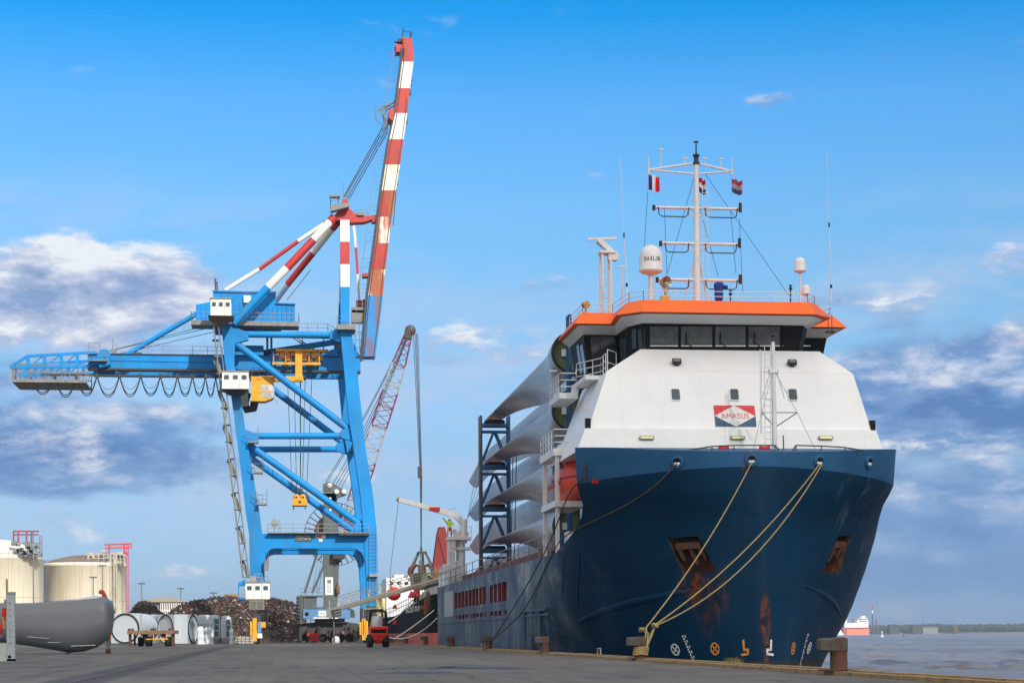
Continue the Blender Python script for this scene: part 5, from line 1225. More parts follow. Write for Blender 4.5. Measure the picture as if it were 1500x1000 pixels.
# tubular bracing
def brace(a, c, r_, Ys=(YF + .95,), name='brace'):
    for Y in Ys: b = MB(); b.tube(back(F_(*a), Y), back(F_(*c), Y), r_, n=14); b.build(name, M_crane, crane)
both = (YF + .95, YRr + .95)
brace((354, 637), (520, 637), .38, both); brace((340, 497), (520, 634), .42, both); brace((358, 646), (541, 776), .42, both)
brace((338, 487.5), (505, 489), .38, both)
b = MB(); b.tube(back(F_(350, 477), YF + 6), back(F_(505, 490), YF + 1), .38, n=12); b.tube(back(F_(352, 505), YF + 9), back(F_(505, 495), YF + 2), .36, n=12); b.build('brace', M_crane, crane)
for px, py in ((340, 480), (505, 484), (525, 640), (357, 640)):
    b = MB(); q = F_(px, py); b.tube((q.x, YF + 1.8, q.z), (q.x, YRr + .1, q.z), .4, n=12); b.build('cross_tube', M_crane, crane)
for a in ((347, 490, 1), (362, 640, 1), (516, 634, -1), (500, 489, -1), (536, 772, -1)):       # gusset plates
    q = F_(a[0], a[1]); b = MB(); s_ = a[2]
    for Y in both: b = MB(); b.prism([(q.x - s_ * .9, Y - .5, q.z + 1.2), (q.x + s_ * 1.3, Y - .5, q.z + .35), (q.x + s_ * 1.3, Y - .5, q.z - .5), (q.x - s_ * .9, Y - .5, q.z - 1.1)], (0, 1.0, 0)); b.build('gusset', M_crane, crane)
# the bridge girder, two webs
def G_(px, py, Y=YG): return V(px, py, Y)
b = MB()
for Y in (YG - 3.4, YG + 3.4):
    l, r_ = G_(133, 545.5), G_(526, 546); zt = G_(300, 527.5).z; b.box2((l.x, Y - .5, l.z), (r_.x, Y + .5, zt))
gird = b.build('girder', M_crane, crane)
b = MB(); b.box2((l.x, YG - 4.05, zt), (r_.x, YG - 2.75, zt + .1)); b.box2((l.x, YG - 4.1, l.z - .22), (r_.x, YG - 2.7, l.z)); b.build('girder_flange', M_dark, gird)
b = MB(); x = l.x + 2
while x < r_.x: b.box2((x, YG - 3.93, l.z), (x + .06, YG - 3.9, zt)); x += 1.9
b.tube((l.x, YG - 3.95, l.z + .9), (r_.x - 16, YG - 3.95, l.z + .8), .04, n=5); b.build('stiffener', M_crane, gird)
b = MB(); a = G_(195, 527.5, YG - 3.6); c = G_(326, 527.5, YG - 3.6); b.rail([(a.x, YG - 3.9, zt + .1), (c.x, YG - 3.9, zt + .1)], .95, (1, .5), 1.6, .03)
b.rail([(a.x, YG + 3.9, zt + .1), (c.x, YG + 3.9, zt + .1)], .95, (1, .5), 1.6, .03); b.build('girder_rail', M_rail, gird)
b = MB(); q = G_(201, 522, YG - 3.4); b.box(q, (1.1, .9, .8)); b.build('equipment_box', M_dark, gird)
# backreach: hanging lattice cage and slender tie
b = MB(); z0, z1 = G_(0, 568.5).z, G_(0, 545).z; xa, xb = G_(26, 0).x, G_(132, 0).x
for Y in (YG - 4.2, YG + 2.5):
    for z, r_ in ((z0, .16), (z1, .1), ((z0 + z1) / 2, .05)): b.box2((xa, Y - .08, z - r_), (xb, Y + .08, z + r_))
    for i in range(10): x = xa + (xb - xa) * i / 9; b.tube((x, Y, z0), (x, Y, z1), .06, n=5)
    for i in range(0, 9, 2): x = xa + (xb - xa) * i / 9; b.tube((x, Y, z0), (x + (xb - xa) / 9, Y, z1), .045, n=5)
b.box2((xa, YG - 4.2, z0 - .2), (xb, YG + 2.5, z0 - .08)); b.box2((xa - .4, YG - 1.5, z0 + .5), (xa - .08, YG + .2, z1 + .1)); cage = b.build('maintenance_cage', M_grey, crane)
b = MB(); zt2 = [G_(22, 544.5), G_(47, 529), G_(125, 524.5), G_(146, 524)]
for Y in (YG - 4.2, YG + 2.5):
    b = MB(); P = [back(q, Y) for q in zt2]
    for p, q in zip(P, P[1:]): b.beam(p, q, .28, .3)
    e = back(G_(22, 545), Y); b.beam(e, back(G_(136, 543.5), Y), .3, .34); xs_ = [47, 71, 95, 118]
    for i, x in enumerate(xs_):
        t_ = back(G_(x, 529 - (x - 47) * .06), Y); d_ = back(G_(x + 1, 544), Y); b.beam(t_, d_, .35, .35, (0, 1, 0)); b.tube(back(G_(x - 20, 543), Y), t_, .07, n=5)
    b.build('backreach_truss', M_crane, crane)
b = MB(); q = G_(153, 521, YG - 3.9); b.tube(q + Vector((0, -.4, 0)), q + Vector((0, .5, 0)), .75, n=18); b.box2((q.x - 1.4, YG - 4.5, G_(0, 545).z), (q.x + .7, YG + 3, G_(0, 533).z)); b.tube(G_(145, 536, YG - 4.3), G_(158, 533, YG - 4.3), .35, n=10); b.build('sheave_housing', M_crane, crane)
b = MB(); l = G_(130, 538, YG - 4.8); r_ = G_(157, 538, YG - 4.8); b.box2((l.x, YG - 5.2, G_(0, 541).z), (r_.x, YG - 3.6, G_(0, 539.5).z)); b.rail([(l.x, YG - 5.1, G_(0, 540).z), (r_.x, YG - 5.1, G_(0, 540).z)], .9, (1, .5), .9, .025); b.rail([(G_(133, 524).x, YG - 3, G_(0, 524).z), (G_(149, 524).x, YG - 3, G_(0, 524).z)], 1.0, (1, .5), .8, .025); b.tube(G_(165, 526), G_(165, 495), .035, n=5); b.box(G_(167, 518), (.6, .6, 1.0)); b.build('service_platform', M_grey, crane)
b = MB(); b.tube(G_(176, 525), G_(300, 452.5), .3, n=12); b.tube(G_(176, 525, YG + 4), G_(300, 452.5, YG + 4), .3, n=12); b.build('tie_tube', M_crane, crane)
b = MB()
for p, q in (((160, 514), (320, 477)), ((170, 519), (318, 485)), ((160, 514), (290, 480))): b.tube(G_(*p), G_(*q), .04, n=5)
b.build('guy_rope', M_wire, crane)
# festoon cables
def festoon():
    xs_ = [45, 80, 112, 142, 175, 206, 235, 260, 282, 301, 316, 328]
    for off_, dp in ((0, 1.0), (.25, .9), (-.2, .62)):
        b = MB()
        for i, (a_, c_) in enumerate(zip(xs_, xs_[1:])):
            p, q = G_(a_, 551, YG - 4 + off_), G_(c_, 551, YG - 4 + off_); d_ = (2.35 if i else 2.1) * dp + .08 * math.sin(i * 2.3); n = 14; pts = []
            for k in range(n + 1):
                f = k / n; pts.append(p.lerp(q, f) - Vector((0, 0, d_ * (1 - abs(2 * f - 1) ** 2.2))))
            b.path(pts, .055 if dp > .7 else .025, 5)
        b.build('festoon_cable', M_rubber, crane)
    b = MB(); l, r_ = G_(60, 548.5, YG - 4), G_(330, 548.5, YG - 4); b.box2((l.x, YG - 4.1, l.z - .08), (r_.x, YG - 3.9, l.z + .08))
    for x in xs_[1:]: q = G_(x, 551, YG - 4); b.box(q, (.35, .5, .5))
    b.build('festoon_track', M_dark, crane)
festoon()
# machine house
def mhouse():
    b = MB()
    def blk(x0, x1, yt0, yt1, yb, Y0, Y1):
        a, c = G_(x0, yt0, YG - 5), G_(x1, yt1, YG - 5); z = G_(x0, yb, YG - 5).z
        b.loft([[Vector((a.x, Y0, z)), Vector((c.x, Y0, z)), Vector((c.x, Y1, z)), Vector((a.x, Y1, z))], [Vector((a.x, Y0, a.z)), Vector((c.x, Y0, c.z)), Vector((c.x, Y1, c.z)), Vector((a.x, Y1, a.z))]])
    blk(312, 404, 427.5, 429.5, 477, YG - 5, YG + 2); blk(287, 312, 446, 441, 470, YG - 4.95, YG - 2); blk(404, 432, 444.5, 446, 470.5, YG - 4.95, YG)
    h = b.build('machine_house', M_crane, crane)
    b = MB(); x = G_(289, 0, YG - 5).x; xe = G_(431, 0, YG - 5).x
    while x < xe: b.box2((x, YG - 5.06, G_(0, 469, YG - 5).z), (x + .05, YG - 5.0, G_(0, 448, YG - 5).z)); x += .55
    a, c = G_(311, 427, YG - 5), G_(405, 429, YG - 5); b.beam(a + Vector((0, -.1, .05)), c + Vector((0, -.1, .05)), .3, .12); a, c = G_(403, 445, YG - 5), G_(433, 446, YG - 5); b.beam(a + Vector((0, -.05, .05)), c + Vector((0, -.05, .05)), .3, .12); b.build('cladding_ribs', M_crane, h)
    b = MB(); b.pbox(357, 443, 367.5, 433, YG - 5.4, YG - 4.9); b.build('vent_hood', M_cream, h)
    b = MB(); b.pbox(357, 449, 365, 443.5, YG - 5.2, YG - 4.9); b.build('vent_grille', M_dark, h)
    b = MB(); l, r_ = G_(280, 476, YG - 6.5), G_(438, 476, YG - 6.5); b.box2((l.x, YG - 6.6, G_(0, 478, YG - 6.5).z), (r_.x, YG - 3.4, G_(0, 471.5, YG - 6.5).z)); b.pbox(344, 478, 412, 472, YG - 3.38, YG + 4); b.build('platform', M_grey, h)
    b = MB(); z = G_(0, 471.5, YG - 6.5).z; b.rail([(l.x, YG - 3.5, z), (l.x, YG - 6.5, z), (r_.x, YG - 6.5, z), (r_.x, YG - 3.5, z)], 1.0, (1, .5), 1.5, .03); b.build('platform_rail', M_rail, h)
    b = MB(); a = G_(316, 432, YG - 4); b.tube(a, G_(315, 408, YG - 4), .08, n=5); b.tube(a + Vector((.25, 0, 0)), G_(317.5, 412, YG - 4), .08, n=5)
    for k in range(6): b.tube(a + Vector((0, 0, k * .35)), a + Vector((.2, 0, k * .35)), .03, n=4)
    b.build('aerial', M_dark, h)
    b = MB(); b.pbox(340, 527, 386, 506, YG - 3, YG + 2); b.build('winch_house', M_crane, crane)
    b = MB()
    for x in (390, 396): b.pbox(x, 515, x + 3, 478, YG - 2, YG - 1.4)
    for x0, y0, x1, y1 in ((424, 491, 458, 514), (428, 490, 462, 513)): b.beam(G_(x0, y0, YG - 2.5), G_(x1, y1, YG - 2.5), .25, .12)
    for x in (443, 474): b.tube(G_(x, 492, YG - 2.5), G_(x, 512, YG - 2.5), .07, n=5)
    l, r_ = G_(436, 487, YG - 4.5), G_(480, 487, YG - 4.5); b.box2((l.x, YG - 5, l.z - .12), (r_.x + 1.5, YG - 3.6, l.z)); b.rail([(l.x, YG - 5, l.z), (r_.x, YG - 5, l.z), (r_.x + 1.6, YG - 5, l.z - 1.0)], 1.0, (1, .5), 1.2, .03)
    b.build('access_stair', M_grey, crane)
mhouse()
# white cabs on the landward leg
def cab(x0, x1, yt, yb, Y, name='control_cabin', n=3):
    a, c = V(x0, yb, Y), V(x1, yt, Y); b = MB(); b.box2((a.x, Y, a.z), (c.x, Y + 2.6, c.z)); o = b.build(name, M_cream, crane)
    b = MB(); b.box2((a.x - .1, Y - .1, c.z), (c.x + .1, Y + 2.7, c.z + .14)); b.build('roof', M_grey, o)
    w = (c.x - a.x) / n
    for i in range(n):
        f = MB(); xx = a.x + w * (i + .5); zz = a.z + (c.z - a.z) * .68; f.prism(rrect(Vector((xx, Y - .003, zz)), Vector((1, 0, 0)), Vector((0, 0, 1)), w * .62, (c.z - a.z) * .27, .12), (0, -.04, 0)); wo = f.build('window', M_grey, o)
        f = MB(); f.prism(rrect(Vector((xx, Y - .048, zz)), Vector((1, 0, 0)), Vector((0, 0, 1)), w * .5, (c.z - a.z) * .21, .1), (0, -.01, 0)); f.build('pane', M_glass2, wo)
    f = MB()
    for i in range(1, n): f.box2((a.x + w * i - .02, Y - .015, a.z), (a.x + w * i + .02, Y, c.z))
    f.build('panel_joint', M_grey, o)
    return o, a, c
o, a, c = cab(308.5, 338.5, 438, 462, YF - 3.2)
b = MB(); b.loft([[Vector((a.x + i, YF - 3.2 + i, z)), Vector((c.x - i, YF - 3.2 + i, z)), Vector((c.x - i, YF - .4 - i, z)), Vector((a.x + i, YF - .4 - i, z))] for i, z in ((.75, a.z - .75), (-.3, a.z - .02))]); b.build('cab_base', pm('primer_brown', lin(112, 86, 66), .7, var=.2), o)
o, a, c = cab(325.5, 364, 544.5, 569, YF - 3.0)
b = MB(); b.loft([[Vector((a.x + i, YF - 2.9 + i, z)), Vector((c.x - i, YF - 2.9 + i, z)), Vector((c.x - i, YF - .4 - i, z)), Vector((a.x + i, YF - .4 - i, z))] for i, z in ((.7, a.z - .55), (0, a.z - .02))]); b.build('cab_base', M_dark, o)
# trolley and operator's cab
b = MB(); z0, z1 = G_(0, 534.5, YG - 4.6).z, G_(0, 531, YG - 4.6).z
for Y in (YG - 4.8, YG + 4.4): b.box2((G_(400, 0, YG - 4.6).x, Y, z0), (G_(470.5, 0, YG - 4.6).x, Y + .4, z1))
for x in (403, 466): b.box2((G_(x, 0, YG - 4.6).x, YG - 4.4, z0), (G_(x + 2.5, 0, YG - 4.6).x, YG + 4.4, z1))
for x in (401, 419, 436, 453, 468): b.box2((G_(x, 0, YG - 4.6).x, YG - 4.7, z1), (G_(x + 1.5, 0, YG - 4.6).x, YG - 4.4, G_(0, 515, YG - 4.6).z))
b.box2((G_(405, 0, YG - 4.6).x, YG - 4.6, G_(0, 523, YG).z), (G_(482, 0, YG - 4.6).x, YG - 3.6, G_(0, 519.5, YG).z))
b.box2((G_(433.5, 0, YG - 4.6).x, YG - 5, G_(0, 557, YG - 4.6).z), (G_(443.5, 0, YG - 4.6).x, YG - 4, G_(0, 516, YG - 4.6).z))
a, c = G_(366, 559, YG - 4.6), G_(444, 551.5, YG - 4.6); b.box2((a.x, YG - 4.9, a.z + .1), (c.x, YG - 4.0, c.z))
tro = b.build('trolley', M_yellow, crane)
b = MB()
for i in range(9):
    x = 407 + i * 7.6; b.box(G_(x, 519 + (i % 3), YG - 3.9), (.35 + .3 * (i % 2), .6, .4 + .35 * ((i * 7) % 3))); b.box(G_(x + 3.5, 525 + (i * 5) % 4, YG - 3.7), (.3, .5, .5)); b.lathe([(0, -.15), (.22, -.15), (.22, .15), (0, .15)], G_(x + 2, 516.5, YG - 3.8), 10, Matrix.Rotation(R(90), 3, 'X'))
b.build('winch_drum', M_yellow, tro)
b = MB()
for x in (418, 456): b = MB(); b.lathe([(0, -.1), (.4, -.1), (.4, .1), (0, .1)], G_(x, 534.5, YG - 4.6), 14, Matrix.Rotation(R(90), 3, 'X')); b.build('wheel', M_dark, tro)
b = MB(); b.lathe([(0, 0), (.3, 0), (.3, .25), (0, .25)], G_(445, 553, YG - 4.6), 10, Matrix.Rotation(R(90), 3, 'Y')); b.build('wheel', M_dark, tro)
Yc = YG - 6.2; a, c = V(368, 587, Yc), V(402.5, 551.5, Yc); b = MB()
b.box2((a.x, Yc, V(0, 556, Yc).z), (c.x, Yc + 2.4, c.z)); 
b.prism([(a.x, Yc + .05, V(0, 556, Yc).z), (c.x - .1, Yc + .05, V(0, 556, Yc).z), (c.x - .1, Yc + .05, a.z + .55), (c.x - .25, Yc + .05, a.z + .35), (a.x + 1.6, Yc + .05, a.z), (a.x, Yc + .05, a.z)], (0, 2.2, 0)); oc = b.build('operator_cab', M_yellow, crane)
b = MB(); p0, p1 = V(383, 582, Yc), V(402, 563.5, Yc); b.box2((p0.x, Yc + .02, p0.z), (p1.x - .12, Yc + .06, p1.z)); b.box2((c.x - .12, Yc + .2, p0.z + .3), (c.x - .07, Yc + 2.1, p1.z)); b.build('window', pm('bright_glass', lin(176, 190, 196), .1, var=.35, vs=1.4, spec=.6), oc)
b = MB(); xm = (p0.x + p1.x) / 2; zm = (p0.z + p1.z) / 2
b.box2((xm - .04, Yc - .03, p0.z), (xm + .04, Yc + .02, p1.z)); b.box2((p0.x, Yc - .03, zm - .04), (p1.x - .1, Yc + .019, zm + .04)); b.build('glazing_bar', M_yellow, oc)
b = MB(); b.rail([(a.x + .1, Yc + .1, c.z), (c.x - .1, Yc + .1, c.z)], 1.0, (1,), .9, .03); b.beam(V(388, 551, Yc), V(395, 543, Yc), .08, .08); b.beam((c.x - .2, Yc, a.z + .4), (c.x + .35, Yc, a.z - .25), .06, .06); b.build('cab_rail', M_grey, oc)
b = MB(); b.path([V(362, 575, Yc + 2), V(358, 590, Yc + 2), V(362, 600, Yc + 2), V(371, 598, Yc + 2), V(373, 588, Yc + 2)], .5, 8); b.box(V(357, 583, Yc + 1.5), (1.2, 1, 2.0)); b.build('cable_chute', M_dark, crane)
# mast over the waterside leg, backstays, apex
def bands(a, c, seq, Y, wy, name, extra=None):
    """a tapering box from px row a to px row c cut into painted bands: seq = (py_end, material index)"""
    pass
def banded_tube(pts, r_, Y, name):
    mats = []; b = MB()
    for (p, q, m) in pts:
        if m not in mats: mats.append(m)
        b.mi = mats.index(m); b.tube(V(p[0], p[1], Y[0] if p is pts[0][0] else Y[0]), V(q[0], q[1], Y[0]), r_, n=12)
    return b.build(name, mats, crane)
Yp = YG - 2
def mast_col(Y, name='mast_column'):
    b = MB()
    for (y0, y1, m) in ((322, 354, 1), (354, 387, 2), (387, 420, 1), (420, 477, 0)):
        b.mi = m; f0, f1 = (y0 - 322) / 155, (y1 - 322) / 155
        xl0, xr0, xl1, xr1 = 498.5 + .5 * f0, 512.0, 498.5 + .5 * f1, 512.0
        A, B_, C_, D_ = F_(xl0, y0), F_(xr0, y0), F_(xr1, y1), F_(xl1, y1)
        b.loft([[back(D_, Y), back(C_, Y), back(C_, Y + 1.2), back(D_, Y + 1.2)], [back(A, Y), back(B_, Y), back(B_, Y + 1.2), back(A, Y + 1.2)]])
    b.build(name, [M_crane, M_cwhite, M_cred], crane)
mast_col(YF); 
b = MB()
for (y0, y1, m) in ((322, 354, 1), (354, 387, 2), (387, 420, 1), (420, 480, 0)):
    b.mi = m; b.tube(V(507 - (y0 - 322) * .0, y0, YF).lerp(F_(507, y0), 0) + Vector((0, 1.5 + (y0 - 322) / 155 * 14, 0)), F_(507, y1) + Vector((0, 1.5 + (y1 - 322) / 155 * 14, 0)), .5, n=10)
b.build('mast_column', [M_crane, M_cwhite, M_cred], crane)
b = MB(); A = F_(486, 318)
P = [F_(*q) + Vector((0, .02, 0)) for q in ((499, 322), (484.5, 322), (495, 309), (512, 305), (518, 311), (519, 325), (512, 325))]
b.prism(P, (0, 2.0, 0)); b.prism([F_(*q) for q in ((512, 312), (545, 317), (546, 321), (533, 325), (514, 326))], (0, 1.6, 0)); b.prism([F_(*q) + Vector((0, .05, 0)) for q in ((497, 308), (502, 291), (509, 291), (512, 308))], (0, 1.4, 0)); b.build('apex', M_cred, crane)
b = MB(); l, r_ = F_(484, 305), F_(512, 303)
b.prism([F_(*q) + Vector((0, -1.2, 0)) for q in ((484, 313), (487, 312), (511, 306), (511, 300.5), (484, 303.5))], (0, 1.2, 0)); b.rail([F_(484.5, 303) + Vector((0, -1.1, 0)), F_(511, 300) + Vector((0, -1.1, 0))], .9, (1, .5), .8, .03); b.pbox(483, 288, 498, 285.5, YF - 1, YF)
b.tube(F_(484, 305), F_(484.5, 287), .05, n=5); b.tube(F_(496, 302), F_(496, 287), .05, n=5); b.tube(F_(503, 292), F_(503, 265), .03, n=5); b.rail([F_(519, 317), F_(538, 316)], .75, (1, .5), .7, .025); b.box(F_(528, 313.5), (.8, .5, .4)); b.build('apex_platform', M_grey, crane)
for pts, r_, Yv in ((([(484, 322), (436.5, 353.5), (379.5, 394.5), (330, 425)]), .24, (YF + 9, YRr)), (([(490, 318), (459, 351.5), (420, 393), (392.5, 421), (342, 474)]), .46, (YF, YF - .1)), (([(494, 326), (459, 370), (421.5, 416), (403, 441)]), .38, (YF + 1.5, YRr - 6))):
    b = MB(); n = len(pts)
    for i in range(n - 1):
        f0, f1 = i / (n - 1), (i + 1) / (n - 1); y0, y1 = Yv[0] + (Yv[1] - Yv[0]) * f0 if r_ != .24 else Yv[0], Yv[0] + (Yv[1] - Yv[0]) * f1 if r_ != .24 else Yv[0]
        b.mi = (1, 2, 1, 0)[i]; b.tube(V(*pts[i], y0), V(*pts[i + 1], y1), r_, n=14)
        if i == 0: b.mi = 2; q = V(*pts[0], y0); b.tube(q, q.lerp(V(*pts[1], y1), .2), r_ * 1.12, n=14)
    b.build('backstay', [M_crane, M_cwhite, M_cred], crane)
b = MB(); b.tube(V(420, 440, YF + 4), V(455, 395, YF + 4), .04, n=4); b.build('stay_rope', M_wire, crane)
b = MB(); b.mi = 0; P = [(516.5, 312), (517.5, 325), (521.5, 363), (524, 402), (526.5, 447)]
for i, m in enumerate((1, 0, 1, 0)): b.mi = m; b.beam(V(*P[i], YG), V(*P[i + 1], YG), .28, .4, (0, 1, 0))
b.mi = 1; b.box(V(526, 447, YG), (.7, .7, 1.1)); b.box(V(534.5, 446, YG), (.55, .7, 1.1)); b.build('boom_link', [M_cwhite, M_cred], crane)
# the raised boom
def boom():
    rows = [(529, 547.5, 529), (536, 557.5, 450), (537, 558.5, 441), (541.5, 561.5, 404), (547, 566.5, 366), (552, 571.5, 328), (556.5, 577, 290), (562, 583, 253), (567.5, 588, 216.5), (576, 593.5, 179), (581, 597.3, 143), (585.8, 602.3, 105), (587.5, 602.5, 95), (589, 600, 71)]
    mat = [0, 0, 3, 2, 3, 4, 1, 2, 1, 2, 1, 2, 2]; mat = [5, 5, 3, 2, 3, 4, 6, 2, 1, 2, 1, 2, 2]
    b = MB(); idx = {5: 5, 3: 3, 2: 2, 4: 4, 1: 1, 6: 6}
    def ring(r_, Y0, Y1): l, q = V(r_[0], r_[2], YG), V(r_[1], r_[2], YG); return [Vector((l.x, Y0, l.z)), Vector((q.x, Y0, q.z)), Vector((q.x, Y1, q.z)), Vector((l.x, Y1, l.z))]
    for Y0, Y1 in ((YG - 4.0, YG - 1.4),):
        for i in range(len(rows) - 1):
            b.mi = mat[i]; b.loft([ring(rows[i], Y0, Y1), ring(rows[i + 1], Y0, Y1)], i in (0, len(rows) - 2))
    o = b.build('boom', [M_crane, M_cwhite, M_cred, M_crust, M_credrust, M_cbluerust, pm('crane_white_worn', lin(222, 216, 200), .6, var=.08, stain=lin(170, 120, 76), sa=.6, ss=.5, sz=.3, lo=.55, hi=.7)], crane)
    b = MB(); e = [V(r_[0] - .6, r_[2], YG - 3.9) for r_ in rows]
    for p, q in zip(e, e[1:]): b.beam(p, q, .22, .12, (0, 1, 0))
    e = [V(r_[0] + 3.6, r_[2], YG - 4.06) for r_ in rows]
    for p, q in zip(e, e[1:]): b.beam(p, q, .09, .06, (0, 1, 0))
    e = [V(r_[1] - 1.0, r_[2], YG - 4.06) for r_ in rows[:-3]]
    for p, q in zip(e, e[1:]): b.beam(p, q, .07, .06, (0, 1, 0))
    b.build('boom_rail', M_dark, o)
    b = MB(); off_ = 8
    for i in range(len(rows) - 1):
        p, q = V(rows[i][0] - off_, rows[i][2], YG - 3.5), V(rows[i + 1][0] - off_, rows[i + 1][2], YG - 3.5); b.ladder(p, q, .9, (1, 0, .12), .95, .03)
        m_ = p.lerp(q, .5); b.tube(m_, m_ + Vector((.8, 0, 0)), .025, n=4)
    b.build('ladder', M_rail, o)
    b = MB(); P_ = [(576, 150), (560, 156), (549, 165), (551, 176), (561, 184), (567, 190), (567, 180), (562, 168), (566, 160), (578, 154)]
    b.path([V(x, y, YG - 3.8) for x, y in P_], .05, 5, True); b.path([V(x + 1, y + 1, YG - 2.8) for x, y in P_], .05, 5, True); b.beam(V(578, 148, YG - 3.4), V(559, 162, YG - 3.4), .3, .18); b.beam(V(559, 162, YG - 3.4), V(566, 190, YG - 3.4), .3, .2)
    for x, y in P_[1:6]: b.tube(V(x, y, YG - 3.8), V(x, y, YG - 3.8) + Vector((0, 0, .9)), .025, n=4)
    b.build('stay_platform', M_grey, o)
    b = MB(); b.prism([V(x, y, YG - 4.1) for x, y in ((578, 158), (570, 160), (569, 172), (576, 178))], (0, 2.8, 0)); b.build('stay_bracket', M_cred, o)
    b = MB(); b.pbox(580, 76, 590, 68, YG - 3.8, YG - 2); b.pbox(590, 71, 599.5, 55, YG - 3.9, YG - 1.5); b.pbox(579, 69, 590, 65, YG - 3.6, YG - 2); b.build('boom_tip', M_cred, o)
    b = MB(); b.tube(V(577, 61, YG - 3), V(584, 64, YG - 3), .1, n=6); b.tube(V(590, 56, YG - 3), V(590, 44, YG - 3), .06, n=5); b.path([V(602, 47, YG - 3), V(601, 58, YG - 3), V(599, 66, YG - 3)], .1, 6); b.tube(V(591, 46.5, YG - 3), V(602, 47, YG - 3), .04, n=5); b.tube(V(591, 41, YG - 3), V(593, 47, YG - 3), .04, n=4); b.box(V(586, 61, YG - 3), (.6, 1, .4)); b.build('tip_gear', M_dark, o)
    b = MB()
    for x, y in ((603, 115), (602, 123), (601, 136), (596, 165), (596, 178), (587, 225), (584, 250), (582, 268), (556, 420), (557, 408)): b.box(V(x - .5, y, YG - 3.4), (.22, .4, .55))
    b.beam(V(597, 163, YG - 3.4), V(594, 186, YG - 3.4), .12, .12); b.beam(V(582.5, 252, YG - 3.4), V(576, 330, YG - 3.4), .1, .1); b.build('limit_switch', M_dark, o)
    b = MB(); b.pbox(531, 405, 544, 400, YG - 3.9, YG - 2.5); b.pbox(545, 325, 557, 315, YG - 3.6, YG - 2.2); b.build('latch', M_cred, o)
    b = MB()
    for p, q in (((503, 289), (562, 184)), ((505, 289), (564, 187)), ((508, 291), (566, 190)), ((511, 292), (568, 193))): b.tube(V(*p, YG), V(*q, YG - 1), .06, n=5)
    b.build('boom_rope', M_wire, crane)
boom()
# hinge gear, lower platforms by the waterside leg
b = MB(); b.pbox(494, 482, 521, 475, YF - 1, YF + 3); b.rail([V(494, 475, YF - .9), V(521, 475, YF - .9)], .95, (1, .5), .9, .03)
b.box(V(524, 462, YG - 3), (1.5, 1, 1.8)); b.box(V(527, 457, YG - 3), (1.9, 1, .3)); b.box(V(495, 505, YG - 3), (.9, 1, .8))
for y in (470, 485, 497, 508): b.tube(V(520, y, YG - 3.5), V(532, y + 2, YG - 3.5), .04, n=4)
for x in (520, 526, 532): b.tube(V(x, 470, YG - 3.5), V(x + 1, 515, YG - 3.5), .035, n=4)
b.build('hinge_platform', M_grey, crane)
b = MB(); b.beam(V(515, 505, YG - 3), V(527, 530, YG - 3), .5, .6); b.pbox(505, 531, 527, 527.5, YG - 3, YG + 3); b.build('hinge_strut', M_crane, crane)
# stair tower up the landward leg
b = MB(); prev = None
for i in range(15):
    y = 845 - i * 24.5; xl = 357 - (845 - y) * .132 + .0; w = 8
    if i: b.beam(V(pxl + (8 if i % 2 else 0), py_, YF - 1.2), V(xl + (0 if i % 2 else 8), y, YF - 1.2), .1, .5)
    b.box2((V(xl - 1, y, YF - 1.2).x, YF - 1.8, V(0, y + .6, YF).z), (V(xl + 9, y, YF - 1.2).x, YF - .3, V(0, y - .6, YF).z)); pxl, py_ = xl, y
a, c = V(356, 846, YF - 1.8), V(309 + 2, 462, YF - 1.8); b.tube(a, c, .09, n=5); a, c = V(365, 846, YF - 1.8), V(318, 462, YF - 1.8); b.tube(a, c, .07, n=5)
b.build('stair', M_grey, crane)
for y, x in ((647, 371), (691, 378), (737, 384)):
    b = MB(); b.box2((V(x - 7, y, YF - 1).x, YF - 1, V(0, y + 3.0, YF).z), (V(x + 7, y, YF - 1).x, YF + .6, V(0, y + .5, YF).z)); b.rail([V(x - 6, y, YF - .95), V(x + 7, y, YF - .95)], .95, (1, .5), .6, .03); b.tube(V(x + 7, y, YF - .95), V(x + 7, y - 22, YF - .95), .03, n=4); b.tube(V(x - 13, y - 18, YF - .9), V(x - 2, y - 12, YF - .9), .03, n=4); b.tube(V(x - 13, y - 12, YF - .9), V(x - 2, y, YF - .9), .05, n=4); b.build('landing', M_grey, crane)
b = MB(); b.pbox(387.5, 835, 393.5, 820, YF - 1, YF); b.rail([V(388, 828, YF - 1), V(393.5, 828, YF - 1)], .9, (1, .5), .5, .03); b.tube(V(393, 820, YF - 1), V(393, 808, YF - 1), .03, n=4); b.build('landing', M_grey, crane)
# ladder on the waterside leg
b = MB(); b.ladder(V(546.5, 885, YF - .3), V(546.5, 775, YF - .3), .75, (1, 0, 0), .4, .03); b.box(V(547, 842, YF - .4), (1.0, .6, .35)); b.build('ladder', M_rail, crane)
